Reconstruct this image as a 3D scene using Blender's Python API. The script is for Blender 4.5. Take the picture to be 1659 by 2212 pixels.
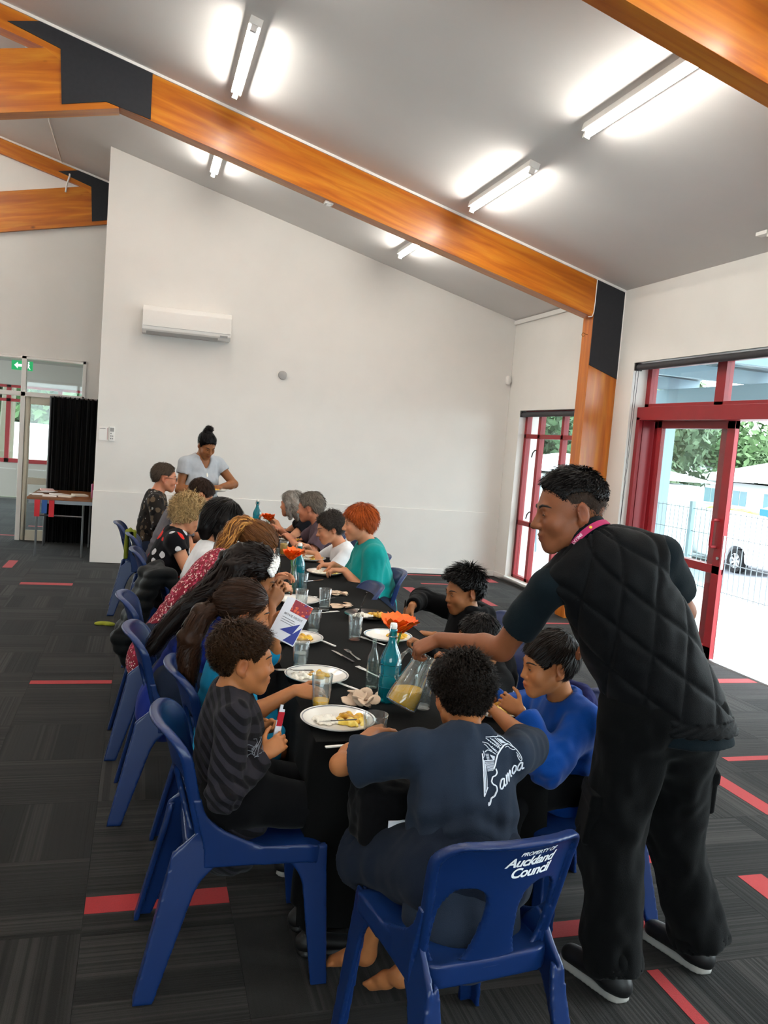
import bpy, bmesh, math, random
import numpy as np
from mathutils import Vector, Matrix, Euler
from mathutils.bvhtree import BVHTree
for _o in list(bpy.data.objects): bpy.data.objects.remove(_o)
random.seed(7); RNG = np.random.default_rng(11)
SC = bpy.context.scene; COL = SC.collection
# ------------------------------------------------------------ camera
_cam = bpy.data.cameras.new('camera'); CAM = bpy.data.objects.new('camera', _cam); COL.objects.link(CAM)
_yaw, _pit, _rol = math.radians(16.593), math.radians(4.815), math.radians(4.586)
_fw = Vector((math.sin(_yaw)*math.cos(_pit), math.cos(_yaw)*math.cos(_pit), -math.sin(_pit)))
_r = Vector((math.cos(_yaw), -math.sin(_yaw), 0)); _u = _r.cross(_fw)
_R = math.cos(_rol)*_r+math.sin(_rol)*_u; _U = -math.sin(_rol)*_r+math.cos(_rol)*_u
CAM.matrix_world = Matrix(((_R.x,_U.x,-_fw.x,0),(_R.y,_U.y,-_fw.y,0),(_R.z,_U.z,-_fw.z,1.7),(0,0,0,1)))
_cam.sensor_fit = 'VERTICAL'; _cam.sensor_height = 24; _cam.lens = 1780.14/2212*24; _cam.clip_start = .02; _cam.clip_end = 300
SC.camera = CAM
# ------------------------------------------------------------ sky (bright overcast) and exposure
W = bpy.data.worlds.new('overcast_sky'); SC.world = W; W.use_nodes = True
_bg = W.node_tree.nodes['Background']; _bg.inputs[0].default_value = (.86,.94,1,1); _bg.inputs[1].default_value = 5.0
_sun = bpy.data.lights.new('sun', 'SUN'); _sun.energy = 3.0; _sun.angle = math.radians(50); _sun.color = (.93,.97,1)
SUN = bpy.data.objects.new('sun', _sun); COL.objects.link(SUN); SUN.rotation_euler = (math.radians(50), 0, math.radians(78))
TUBE = 47.0          # emission of the fluorescent tubes
V = SC.view_settings; V.view_transform = 'Standard'; V.look = 'None'; V.gamma = 1; V.use_curve_mapping = False; V.exposure = 1.06
SC.cycles.max_bounces = 8; SC.cycles.diffuse_bounces = 5; SC.cycles.glossy_bounces = 4; SC.cycles.transmission_bounces = 8; SC.cycles.transparent_max_bounces = 12
SC.cycles.caustics_reflective = False; SC.cycles.caustics_refractive = False; SC.cycles.sample_clamp_indirect = 6
# ------------------------------------------------------------ materials
def srgb(h):
    if isinstance(h, str):
        h = h.lstrip('#'); c = [int(h[i:i+2],16)/255 for i in (0,2,4)]
    else: c = [x/255 for x in h]
    return tuple(x/12.92 if x <= .04045 else ((x+.055)/1.055)**2.4 for x in c)+(1,)
MATS = {}
def pm(name, col, rough=.6, metal=0, noise=0, nscale=40, bump=0, bscale=120, sheen=0, spec=.5, coat=0, trans=0, ior=1.45, vcol=None, emit=0, coord='Object'):
    """principled material: base colour with procedural variation and fine relief"""
    if name in MATS: return MATS[name]
    m = bpy.data.materials.new(name); m.use_nodes = True; N = m.node_tree.nodes; L = m.node_tree.links
    b = N['Principled BSDF']; c = srgb(col) if not (isinstance(col, tuple) and len(col) == 4) else col
    b.inputs['Base Color'].default_value = c; b.inputs['Roughness'].default_value = rough; b.inputs['Metallic'].default_value = metal
    b.inputs['Specular IOR Level'].default_value = spec; b.inputs['IOR'].default_value = ior
    if sheen: b.inputs['Sheen Weight'].default_value = sheen; b.inputs['Sheen Roughness'].default_value = .5
    if coat: b.inputs['Coat Weight'].default_value = coat; b.inputs['Coat Roughness'].default_value = .1
    if trans: b.inputs['Transmission Weight'].default_value = trans
    if emit: b.inputs['Emission Color'].default_value = c; b.inputs['Emission Strength'].default_value = emit
    tc = N.new('ShaderNodeTexCoord')
    last = None
    if vcol:
        a = N.new('ShaderNodeAttribute'); a.attribute_name = vcol
        mx = N.new('ShaderNodeMix'); mx.data_type = 'RGBA'; mx.blend_type = 'MULTIPLY'; mx.inputs[0].default_value = 1
        mx.inputs[6].default_value = c; L.new(a.outputs['Color'], mx.inputs[7]); last = mx.outputs[2]
    if noise:
        n = N.new('ShaderNodeTexNoise'); n.inputs['Scale'].default_value = nscale; n.inputs['Detail'].default_value = 4
        L.new(tc.outputs[coord], n.inputs['Vector'])
        r = N.new('ShaderNodeMapRange'); r.inputs[1].default_value = .3; r.inputs[2].default_value = .7
        r.inputs[3].default_value = 1-noise; r.inputs[4].default_value = 1+noise*.6
        L.new(n.outputs['Fac'], r.inputs[0])
        mx = N.new('ShaderNodeMix'); mx.data_type = 'RGBA'; mx.blend_type = 'MULTIPLY'; mx.inputs[0].default_value = 1
        if last: L.new(last, mx.inputs[6])
        else: mx.inputs[6].default_value = c
        L.new(r.outputs[0], mx.inputs[7]); last = mx.outputs[2]
    if last: L.new(last, b.inputs['Base Color'])
    if bump:
        n2 = N.new('ShaderNodeTexNoise'); n2.inputs['Scale'].default_value = bscale; n2.inputs['Detail'].default_value = 3
        L.new(tc.outputs[coord], n2.inputs['Vector'])
        bp = N.new('ShaderNodeBump'); bp.inputs['Strength'].default_value = bump; bp.inputs['Distance'].default_value = .004
        L.new(n2.outputs['Fac'], bp.inputs['Height']); L.new(bp.outputs[0], b.inputs['Normal'])
    MATS[name] = m
    return m
def nodes_of(m): return m.node_tree.nodes, m.node_tree.links, m.node_tree.nodes['Principled BSDF']
def mathn(N, L, op, a, b=None, c=None):
    n = N.new('ShaderNodeMath'); n.operation = op
    for i, v in enumerate((a, b, c)):
        if v is None: continue
        if isinstance(v, (int, float)): n.inputs[i].default_value = v
        else: L.new(v, n.inputs[i])
    return n.outputs[0]
def rampn(N, L, fac, stops, interp='LINEAR'):
    r = N.new('ShaderNodeValToRGB'); r.color_ramp.interpolation = interp; e = r.color_ramp.elements
    while len(e) < len(stops): e.new(.5)
    for el, (p, c) in zip(e, stops): el.position = p; el.color = c
    L.new(fac, r.inputs[0]); return r.outputs[0]
# ------------------------------------------------------------ objects
def link(o, parent=None):
    COL.objects.link(o)
    if parent is not None: o.parent = parent
    return o
def tag(o, label=None, cat=None, group=None, kind=None):
    if label: o['label'] = label
    if cat: o['category'] = cat
    if group: o['group'] = group
    if kind: o['kind'] = kind
    return o
def empty(name, loc=(0,0,0), rz=0, label=None, cat=None, group=None):
    o = bpy.data.objects.new(name, None); o.empty_display_size = .1; COL.objects.link(o); o.location = loc; o.rotation_euler = (0,0,rz)
    return tag(o, label, cat, group)
def mesh(name, verts, faces, m=None, parent=None, smooth=False):
    me = bpy.data.meshes.new(name); me.from_pydata([tuple(v) for v in verts], [], [tuple(f) for f in faces]); me.update()
    if m is not None:
        for q in (m if isinstance(m, (list, tuple)) else [m]): me.materials.append(q)
    if smooth: me.polygons.foreach_set('use_smooth', [True]*len(me.polygons))
    o = bpy.data.objects.new(name, me); return link(o, parent)
def npmesh(name, Vt, F, m=None, parent=None, smooth=True):
    """mesh from numpy arrays; F is (n,4) or (n,3)"""
    me = bpy.data.meshes.new(name); Vt = np.asarray(Vt, np.float32); F = np.asarray(F, np.int32)
    me.vertices.add(len(Vt)); me.vertices.foreach_set('co', Vt.ravel())
    k = F.shape[1]; me.loops.add(F.size); me.loops.foreach_set('vertex_index', F.ravel())
    me.polygons.add(len(F)); me.polygons.foreach_set('loop_start', np.arange(0, F.size, k, dtype=np.int32))
    me.update(calc_edges=True); me.validate()
    if smooth: me.polygons.foreach_set('use_smooth', np.ones(len(me.polygons), bool))
    if m is not None:
        for q in (m if isinstance(m, (list, tuple)) else [m]): me.materials.append(q)
    return link(bpy.data.objects.new(name, me), parent)
class MB:
    """collects shapes into ONE mesh"""
    def __init__(s): s.v = []; s.f = []; s.mi = []; s.cur = 0
    def add(s, vs, fs):
        b = len(s.v); s.v += [tuple(v) for v in vs]; s.f += [tuple(i+b for i in f) for f in fs]; s.mi += [s.cur]*len(fs); return s
    def box(s, x0, x1, y0, y1, z0, z1, M=None):
        vs = [Vector((x,y,z)) for z in (z0,z1) for x,y in ((x0,y0),(x1,y0),(x1,y1),(x0,y1))]
        if M is not None: vs = [M@v for v in vs]
        return s.add(vs, [(3,2,1,0),(4,5,6,7),(0,1,5,4),(1,2,6,5),(2,3,7,6),(3,0,4,7)])
    def prism(s, pts, d, M=None):
        """polygon pts (x,z) extruded along y by d (from 0)"""
        n = len(pts); vs = [Vector((x,0,z)) for x,z in pts]+[Vector((x,d,z)) for x,z in pts]
        if M is not None: vs = [M@v for v in vs]
        a = sum(pts[i][0]*pts[(i+1)%n][1]-pts[(i+1)%n][0]*pts[i][1] for i in range(n)) > 0
        fs = [tuple(range(n)), tuple(range(2*n-1, n-1, -1))]+[(i, i+n, (i+1)%n+n, (i+1)%n) for i in range(n)]
        if not a: fs = [tuple(reversed(f)) for f in fs]
        return s.add(vs, fs)
    def tube(s, pts, r, n=8, closed=False, cap=True):
        pts = [Vector(p) for p in pts]; k = len(pts); rr = r if isinstance(r, (list, tuple)) else [r]*k
        prev = None; vs = []
        for i, p in enumerate(pts):
            if closed: t = pts[(i+1)%k]-pts[i-1]
            else: t = pts[min(i+1,k-1)]-pts[max(i-1,0)]
            t = t.normalized() if t.length > 1e-9 else Vector((0,0,1))
            if prev is None: a = t.orthogonal().normalized()
            else: a = (prev-t*prev.dot(t)); a = a.normalized() if a.length > 1e-6 else t.orthogonal().normalized()
            prev = a; b = t.cross(a)
            vs += [p+(a*math.cos(2*math.pi*j/n)+b*math.sin(2*math.pi*j/n))*rr[i] for j in range(n)]
        fs = [(i*n+j, i*n+(j+1)%n, ((i+1)%k)*n+(j+1)%n, ((i+1)%k)*n+j) for i in range(k if closed else k-1) for j in range(n)]
        if cap and not closed: fs += [tuple(range(n-1,-1,-1)), tuple(range((k-1)*n, k*n))]
        return s.add(vs, fs)
    def lathe(s, prof, n=24, M=None, close=False):
        """prof list of (r,z)"""
        vs = []
        for r,z in prof: vs += [Vector((r*math.cos(2*math.pi*j/n), r*math.sin(2*math.pi*j/n), z)) for j in range(n)]
        if M is not None: vs = [M@v for v in vs]
        k = len(prof); fs = []
        for i in range(k if close else k-1):
            for j in range(n):
                i2 = (i+1)%k
                fs.append((i*n+j, i*n+(j+1)%n, i2*n+(j+1)%n, i2*n+j))
        return s.add(vs, fs)
    def build(s, name, m=None, parent=None, smooth=False, bevel=0, angle=None, loc=None):
        me = bpy.data.meshes.new(name); me.from_pydata(s.v, [], s.f); me.update()
        if m is not None:
            for q in (m if isinstance(m, (list, tuple)) else [m]): me.materials.append(q)
        me.polygons.foreach_set('material_index', s.mi)
        if bevel:
            bm = bmesh.new(); bm.from_mesh(me); bmesh.ops.remove_doubles(bm, verts=bm.verts, dist=1e-5)
            es = [e for e in bm.edges if len(e.link_faces) == 2 and e.calc_face_angle(0) > .5]
            bmesh.ops.bevel(bm, geom=es, offset=bevel, segments=2, affect='EDGES', clamp_overlap=True, profile=.5)
            bm.to_mesh(me); bm.free()
        if smooth or bevel:
            me.polygons.foreach_set('use_smooth', [True]*len(me.polygons))
            me.set_sharp_from_angle(angle=angle or .7)
        o = bpy.data.objects.new(name, me); link(o, parent)
        if bevel: o.modifiers.new('weighted_normals', 'WEIGHTED_NORMAL').keep_sharp = True
        if loc: o.location = loc
        return o
def rot_to(d, up=(0,0,1)):
    """matrix whose z axis is d"""
    z = Vector(d).normalized(); x = Vector(up).cross(z)
    if x.length < 1e-4: x = Vector((1,0,0))
    x.normalize(); y = z.cross(x)
    return Matrix(((x.x,y.x,z.x,0),(x.y,y.y,z.y,0),(x.z,y.z,z.z,0),(0,0,0,1)))
def dup(root, loc=None, rz=None, label=None, parent=None):
    r = root.copy(); COL.objects.link(r)
    if parent is not None: r.parent = parent
    if loc is not None: r.location = loc
    if rz is not None: r.rotation_euler = (0,0,rz)
    if label: r['label'] = label
    for ch in list(root.children):
        dup(ch, parent=r)
    return r
# ============================================================ IMPLICIT SURFACES -> MESH (naive surface nets)
def nv(a): a = np.asarray(a, float); return a/(np.linalg.norm(a)+1e-12)
def A(*a): return np.array(a, float)
class Field:
    def __init__(s, lo, hi, h):
        s.lo = np.asarray(lo, float)-3*h; s.h = h; s.n = (np.ceil((np.asarray(hi)+3*h-s.lo)/h)+1).astype(int)
        s.d = np.full(s.n, 1.0, np.float32); s.ax = [(s.lo[i]+h*np.arange(s.n[i])).astype(np.float32) for i in range(3)]
    def sl(s, lo, hi, pad):
        a = np.clip(np.floor((np.asarray(lo)-pad-s.lo)/s.h).astype(int), 0, s.n); b = np.clip(np.ceil((np.asarray(hi)+pad-s.lo)/s.h).astype(int)+1, 0, s.n)
        return tuple(slice(a[i], max(b[i],a[i])) for i in range(3))
    def pts(s, q): return [s.ax[0][q[0]][:,None,None], s.ax[1][q[1]][None,:,None], s.ax[2][q[2]][None,None,:]]
    def put(s, q, v, k, mode):
        o = s.d[q]
        if mode == '+':
            if k > 0:
                hh = np.maximum(k-np.abs(o-v), 0)/k; s.d[q] = np.minimum(o, v)-hh*hh*k*.25
            else: s.d[q] = np.minimum(o, v)
        elif mode == '-':
            v = -v
            if k > 0: hh = np.maximum(k-np.abs(o-v), 0)/k; s.d[q] = np.maximum(o, v)+hh*hh*k*.25
            else: s.d[q] = np.maximum(o, v)
    def cone(s, a, b, ra, rb, k=.02, mode='+', flat=None, fx=1.0):
        """tapered capsule; flat=(axis vector, factor) squeezes it along an axis"""
        a = np.asarray(a, float); b = np.asarray(b, float); R = max(ra, rb)*max(1, fx)
        q = s.sl(np.minimum(a,b)-R, np.maximum(a,b)+R, k+3*s.h)
        X, Y, Z = s.pts(q); px, py, pz = X-a[0], Y-a[1], Z-a[2]; ba = b-a
        hq = np.clip((px*ba[0]+py*ba[1]+pz*ba[2])/(ba@ba+1e-12), 0, 1)
        px, py, pz = px-hq*ba[0], py-hq*ba[1], pz-hq*ba[2]
        if flat is not None:
            u, fc = flat; u = nv(u); t = (px*u[0]+py*u[1]+pz*u[2])*(1/fc-1)
            px, py, pz = px+t*u[0], py+t*u[1], pz+t*u[2]
        r = np.sqrt(px*px+py*py+pz*pz); v = r-(ra+hq*(rb-ra))
        if flat is not None: v = v*min(1, flat[1]*1.15)
        s.put(q, v.astype(np.float32), k, mode); return s
    def ell(s, c, rad, R=None, k=.02, mode='+'):
        """ellipsoid, R columns are its axes"""
        c = np.asarray(c, float); rad = np.asarray(rad, float); R = np.eye(3) if R is None else np.asarray(R)
        e = np.sqrt(((R*rad)**2).sum(1)); q = s.sl(c-e, c+e, k+3*s.h)
        X, Y, Z = s.pts(q); X, Y, Z = X-c[0], Y-c[1], Z-c[2]
        l = [(X*R[0,i]+Y*R[1,i]+Z*R[2,i]) for i in range(3)]
        k0 = np.sqrt(sum((l[i]/rad[i])**2 for i in range(3))); k1 = np.sqrt(sum((l[i]/rad[i]**2)**2 for i in range(3)))+1e-6
        s.put(q, (k0*(k0-1)/k1).astype(np.float32), k, mode); return s
    def rbox(s, c, half, r, R=None, k=.01, mode='+'):
        c = np.asarray(c, float); half = np.asarray(half, float); R = np.eye(3) if R is None else np.asarray(R)
        e = (np.abs(R)*half).sum(1)+r; q = s.sl(c-e, c+e, k+3*s.h)
        X, Y, Z = s.pts(q); X, Y, Z = X-c[0], Y-c[1], Z-c[2]
        l = [np.abs(X*R[0,i]+Y*R[1,i]+Z*R[2,i])-half[i] for i in range(3)]
        out = np.sqrt(sum(np.maximum(t,0)**2 for t in l)); ins = np.minimum(np.maximum(np.maximum(l[0],l[1]),l[2]),0)
        s.put(q, (out+ins-r).astype(np.float32), k, mode); return s
    def half(s, p, n, k=0):
        """keep the side of the plane that n points away from"""
        n = nv(n); X, Y, Z = s.ax[0][:,None,None], s.ax[1][None,:,None], s.ax[2][None,None,:]
        v = -((X-p[0])*n[0]+(Y-p[1])*n[1]+(Z-p[2])*n[2]); s.put((slice(None),)*3, v.astype(np.float32), k, '-'); return s
    def func(s, f, mode='-', k=0):
        v = f(s.ax[0][:,None,None], s.ax[1][None,:,None], s.ax[2][None,None,:]); v = np.broadcast_to(v, s.n)
        s.put((slice(None),)*3, v.astype(np.float32), k, mode); return s
    def mesh(s):
        d = s.d; d[0]=d[-1]=1; d[:,0]=d[:,-1]=1; d[:,:,0]=d[:,:,-1]=1
        ins = d < 0
        c = ins[:-1,:-1,:-1].astype(np.int8)
        for i,j,k in ((1,0,0),(0,1,0),(0,0,1),(1,1,0),(1,0,1),(0,1,1),(1,1,1)):
            c = c+ins[i:d.shape[0]-1+i, j:d.shape[1]-1+j, k:d.shape[2]-1+k]
        act = np.argwhere((c > 0) & (c < 8)); N = len(act)
        if N == 0: return np.zeros((0,3)), np.zeros((0,4), int)
        cor = np.array([(i,j,k) for i in (0,1) for j in (0,1) for k in (0,1)])
        vals = np.stack([d[act[:,0]+o[0], act[:,1]+o[1], act[:,2]+o[2]] for o in cor], 1)
        acc = np.zeros((N,3)); cnt = np.zeros(N)
        for a in range(8):
            for b in range(a+1, 8):
                if abs(cor[a]-cor[b]).sum() != 1: continue
                va, vb = vals[:,a], vals[:,b]; m = (va < 0) != (vb < 0)
                t = np.where(m, va/(va-vb+1e-20), 0)[:,None]
                acc += np.where(m[:,None], cor[a]+t*(cor[b]-cor[a]), 0); cnt += m
        Vt = s.lo+(act+acc/cnt[:,None])*s.h
        idx = np.full(np.array(d.shape)-1, -1, np.int32); idx[act[:,0],act[:,1],act[:,2]] = np.arange(N)
        F = []
        for ax in range(3):
            o = [slice(1,-1)]*3; o[ax] = slice(0,-1); o2 = list(o); o2[ax] = slice(1,None)
            # edges along ax, interior in the other two
            lo_ = ins[tuple(o)]; hi_ = ins[tuple(o2)]; e = np.argwhere(lo_ != hi_); sg = lo_[e[:,0],e[:,1],e[:,2]]
            b = e.copy(); u, w = (ax+1)%3, (ax+2)%3; b[:,u] += 1; b[:,w] += 1
            q = []
            for du, dw in ((0,0),(1,0),(1,1),(0,1)):
                t = b.copy(); t[:,u] -= 1-du; t[:,w] -= 1-dw; q.append(idx[t[:,0],t[:,1],t[:,2]])
            q = np.stack(q, 1); q[~sg] = q[~sg][:,::-1]; F.append(q)
        F = np.concatenate(F); F = F[(F >= 0).all(1)]
        return Vt, F
def normals(Vt, F):
    n = np.zeros_like(Vt); a, b, c, d = (Vt[F[:,i]] for i in range(4)); fn = np.cross(c-a, d-b)
    for i in range(4): np.add.at(n, F[:,i], fn)
    return n/(np.linalg.norm(n, axis=1, keepdims=True)+1e-12)
def smoothv(Vt, F, it=1, lam=.5):
    for _ in range(it):
        s = np.zeros_like(Vt); c = np.zeros(len(Vt))
        for i in range(4):
            a, b = F[:,i], F[:,(i+1)%4]; np.add.at(s, a, Vt[b]); np.add.at(s, b, Vt[a]); np.add.at(c, a, 1); np.add.at(c, b, 1)
        Vt = Vt+lam*(s/np.maximum(c,1)[:,None]-Vt)
    return Vt
def noise3(P, seed=0):
    """smooth value noise in [-1,1] at points P (n,3)"""
    P = np.asarray(P, float)+seed*17.31; i = np.floor(P).astype(np.int64); f = P-i; f = f*f*(3-2*f); r = np.zeros(len(P))
    for dx in (0,1):
        for dy in (0,1):
            for dz in (0,1):
                h = (i[:,0]+dx)*374761393+(i[:,1]+dy)*668265263+(i[:,2]+dz)*2147483647; h = (h^(h>>13))*1274126177; h = (h^(h>>16))&0xffff
                w = (f[:,0] if dx else 1-f[:,0])*(f[:,1] if dy else 1-f[:,1])*(f[:,2] if dz else 1-f[:,2]); r += w*(h/32767.5-1)
    return r
# ============================================================ THE ROOM
EX, EZ, SL = 4.71, 3.46, .26                       # eaves line of the right wall, roof slope
def cz(x): return EZ+SL*(EX-x)
def st(o, parent=None):
    if parent is None: o['kind'] = 'structure'
    return o
M_wall = pm('white_wall_paint', '#e4e1dc', .75, noise=.02, nscale=3, bump=.05, bscale=250)
M_ceil = pm('ceiling_paint', '#dedbd9', .85, noise=.02, nscale=2)
M_trim = pm('white_trim', '#e8e6e2', .5, noise=.02, nscale=5)
M_red = pm('maroon_aluminium', '#8e1c24', .38, noise=.06, nscale=9)
M_black = pm('black_plywood', '#25262b', .8, noise=.12, nscale=30, bump=.2, bscale=300)
M_beige = pm('beige_door_paint', '#c9c5b4', .55, noise=.04, nscale=6)
M_dark = pm('dark_blind', '#3a3a3e', .6, noise=.05)
M_grey = pm('lobby_ceiling_grey', '#9b9693', .85, noise=.03)
def wood_mat(name, c1, c2, c3, along=0):
    m = bpy.data.materials.new(name); m.use_nodes = True; N, L, b = nodes_of(m)
    tc = N.new('ShaderNodeTexCoord'); mp = N.new('ShaderNodeMapping'); s = [7, 7, 7]; s[along] = .55
    mp.inputs['Scale'].default_value = s; L.new(tc.outputs['Object'], mp.inputs[0])
    n = N.new('ShaderNodeTexNoise'); n.inputs['Scale'].default_value = 2.2; n.inputs['Detail'].default_value = 5; n.inputs['Distortion'].default_value = .6
    L.new(mp.outputs[0], n.inputs[0])
    col = rampn(N, L, n.outputs[0], [(.28, srgb(c1)), (.5, srgb(c2)), (.72, srgb(c3))])
    # laminations: each board of the glulam has its own tone
    sp = N.new('ShaderNodeSeparateXYZ'); L.new(tc.outputs['Object'], sp.inputs[0])
    lam = mathn(N, L, 'FLOOR', mathn(N, L, 'MULTIPLY', sp.outputs[2 if along == 0 else 0], 22))
    wn = N.new('ShaderNodeTexWhiteNoise'); wn.noise_dimensions = '1D'; L.new(lam, wn.inputs['W'])
    k = N.new('ShaderNodeMapRange'); k.inputs[3].default_value = .86; k.inputs[4].default_value = 1.1; L.new(wn.outputs[0], k.inputs[0])
    mx = N.new('ShaderNodeMix'); mx.data_type = 'RGBA'; mx.blend_type = 'MULTIPLY'; mx.inputs[0].default_value = 1; L.new(col, mx.inputs[6]); L.new(k.outputs[0], mx.inputs[7])
    # knots
    v = N.new('ShaderNodeTexVoronoi'); v.inputs['Scale'].default_value = 1; mp2 = N.new('ShaderNodeMapping'); s2 = [3.4]*3; s2[along] = 1.9
    mp2.inputs['Scale'].default_value = s2; L.new(tc.outputs['Object'], mp2.inputs[0]); L.new(mp2.outputs[0], v.inputs['Vector'])
    kn = N.new('ShaderNodeMapRange'); kn.inputs[1].default_value = .03; kn.inputs[2].default_value = .075; kn.inputs[3].default_value = .75; kn.inputs[4].default_value = 0
    L.new(v.outputs['Distance'], kn.inputs[0])
    mx2 = N.new('ShaderNodeMix'); mx2.data_type = 'RGBA'; L.new(kn.outputs[0], mx2.inputs[0]); L.new(mx.outputs[2], mx2.inputs[6]); mx2.inputs[7].default_value = srgb('#5a2c0c')
    L.new(mx2.outputs[2], b.inputs['Base Color']); b.inputs['Roughness'].default_value = .33; b.inputs['Coat Weight'].default_value = .10; b.inputs['Coat Roughness'].default_value = .2
    MATS[name] = m; return m
M_wood = wood_mat('varnished_pine_glulam', '#a6540b', '#c06c12', '#d48a26')
M_woodz = wood_mat('varnished_pine_post', '#a24f0b', '#b96512', '#cc7f22', along=2)

# ---- floor: concrete base with loose carpet tiles on it
def carpet(name, stuff=False):
    m = bpy.data.materials.new(name); m.use_nodes = True; N, L, b = nodes_of(m)
    tc = N.new('ShaderNodeTexCoord'); sp = N.new('ShaderNodeSeparateXYZ'); L.new(tc.outputs['Object'], sp.inputs[0])
    oi = N.new('ShaderNodeObjectInfo')
    if stuff:
        fx = mathn(N, L, 'FLOOR', mathn(N, L, 'DIVIDE', sp.outputs[0], .5)); fy = mathn(N, L, 'FLOOR', mathn(N, L, 'DIVIDE', sp.outputs[1], .5))
        rnd = mathn(N, L, 'ADD', mathn(N, L, 'MULTIPLY', fx, 7.13), mathn(N, L, 'MULTIPLY', fy, 3.71))
        u = sp.outputs[1]
    else: u = sp.outputs[1]; rnd = mathn(N, L, 'MULTIPLY', oi.outputs['Random'], 97)
    # fine ribs and wide bands across the tile
    r1 = N.new('ShaderNodeTexNoise'); r1.noise_dimensions = '2D'; cb = N.new('ShaderNodeCombineXYZ')
    L.new(mathn(N, L, 'ADD', mathn(N, L, 'MULTIPLY', u, 60), rnd), cb.inputs[0]); L.new(rnd, cb.inputs[1]); L.new(cb.outputs[0], r1.inputs['Vector']); r1.inputs['Scale'].default_value = 1; r1.inputs['Detail'].default_value = 2
    r2 = N.new('ShaderNodeTexWhiteNoise'); r2.noise_dimensions = '2D'; cb2 = N.new('ShaderNodeCombineXYZ')
    L.new(mathn(N, L, 'FLOOR', mathn(N, L, 'ADD', mathn(N, L, 'MULTIPLY', u, 9), rnd)), cb2.inputs[0]); L.new(mathn(N, L, 'FLOOR', rnd), cb2.inputs[1]); L.new(cb2.outputs[0], r2.inputs['Vector'])
    r3 = N.new('ShaderNodeTexNoise'); r3.inputs['Scale'].default_value = 420; r3.inputs['Detail'].default_value = 2; L.new(tc.outputs['Object'], r3.inputs['Vector'])
    a = N.new('ShaderNodeMapRange'); a.inputs[1].default_value = .38; a.inputs[2].default_value = .62; a.inputs[3].default_value = .5; a.inputs[4].default_value = 1.25; L.new(r1.outputs[0], a.inputs[0])
    bnd = N.new('ShaderNodeMapRange'); bnd.inputs[3].default_value = .45; bnd.inputs[4].default_value = 2.5; L.new(r2.outputs[0], bnd.inputs[0])
    # bands are either plain or ribbed
    pick = mathn(N, L, 'GREATER_THAN', r2.outputs[0], .45)
    rib = mathn(N, L, 'ADD', mathn(N, L, 'MULTIPLY', a.outputs[0], pick), mathn(N, L, 'SUBTRACT', 1, pick))
    gr = N.new('ShaderNodeMapRange'); gr.inputs[3].default_value = .7; gr.inputs[4].default_value = 1.3; L.new(r3.outputs[0], gr.inputs[0])
    val = mathn(N, L, 'MULTIPLY', mathn(N, L, 'MULTIPLY', rib, bnd.outputs[0]), gr.outputs[0])
    mx = N.new('ShaderNodeMix'); mx.data_type = 'RGBA'; mx.blend_type = 'MULTIPLY'; mx.inputs[0].default_value = 1
    mx.inputs[6].default_value = srgb('#1a1918'); L.new(val, mx.inputs[7]); L.new(mx.outputs[2], b.inputs['Base Color'])
    b.inputs['Roughness'].default_value = .92; b.inputs['Specular IOR Level'].default_value = .12; b.inputs['Sheen Weight'].default_value = .05
    bp = N.new('ShaderNodeBump'); bp.inputs['Strength'].default_value = .5; bp.inputs['Distance'].default_value = .003
    L.new(mathn(N, L, 'ADD', r3.outputs[0], a.outputs[0]), bp.inputs['Height']); L.new(bp.outputs[0], b.inputs['Normal'])
    MATS[name] = m; return m
M_carp = carpet('charcoal_carpet_tile'); M_carp2 = carpet('charcoal_carpet_field', True)
M_cred = pm('red_carpet_pile', '#981319', .95, noise=.15, nscale=300, bump=.4, bscale=500, sheen=.1)
FLOOR = st(MB().box(-6.5, 5.02, -3.5, 18.2, -.2, -.012).build('floor', pm('concrete_slab', '#6d6a66', .9, noise=.1)))
GX, GY, TS = -.11, 2.25, .5
RED = {}                                            # (ix,iy): (direction, offset, width) of the red inlay
for x, y, d, o, w in [(-.11,2.75,'x',.11,.105),(-.61,5.25,'x',.25,.07),(-1.11,8.75,'x',.06,.12),(-1.61,9.75,'y',.2,.1),(-.11,9.75,'y',.04,.08),
    (1.39,1.75,'y',.33,.045),(2.89,3.25,'y',.2,.1),(3.39,3.75,'x',.16,.06),(2.39,2.25,'y',.11,.12),(1.89,2.75,'x',.15,.06),(1.39,2.25,'x',.22,.09),
    (2.39,3.75,'x',.13,.08),(2.39,4.25,'x',.01,.05),(4.39,5.25,'x',.16,.11),(3.89,7.25,'x',.17,.05),(2.89,8.75,'y',.17,.13),(3.39,9.25,'x',.25,.06),
    (3.39,9.75,'x',.38,.07),(4.39,9.75,'y',.02,.13),(2.39,7.25,'y',.11,.08),(3.39,8.25,'y',.38,.09),(-1.61,13.25,'x',.2,.1),(-1.11,14.25,'x',.2,.1),(-2.11,12.25,'x',.1,.08)]:
    RED[(round((x-GX)/TS), round((y-GY)/TS))] = (d, o, w)
_tm = MB().box(-.2494,.2494,-.2494,.2494,-.012,0).build('carpet_tile', M_carp, FLOOR); _first = True
_cells = []
_fwd = CAM.matrix_world.to_3x3()@Vector((0,0,-1)); _inv = CAM.matrix_world.inverted()
for ix in range(-12, 10):
    for iy in range(-11, 31):
        x, y = GX+ix*TS, GY+iy*TS
        p = _inv@Vector((x+.25, y+.25, 0)); vis = 0
        if p.z < -.3:
            u, v = p.x/-p.z*1780, p.y/-p.z*1780
            vis = abs(u) < 960 and abs(v) < 1260 and y < 17
            if -.6 < x and y > 10.2: vis = 0
            if x > -.6 and x < 1.4 and 3.2 < y: vis = vis and x < -.05
        _cells.append((0 if vis else 1, p.length, ix, iy, x, y))
_cells.sort(); _far = MB(); _n = 0
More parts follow.
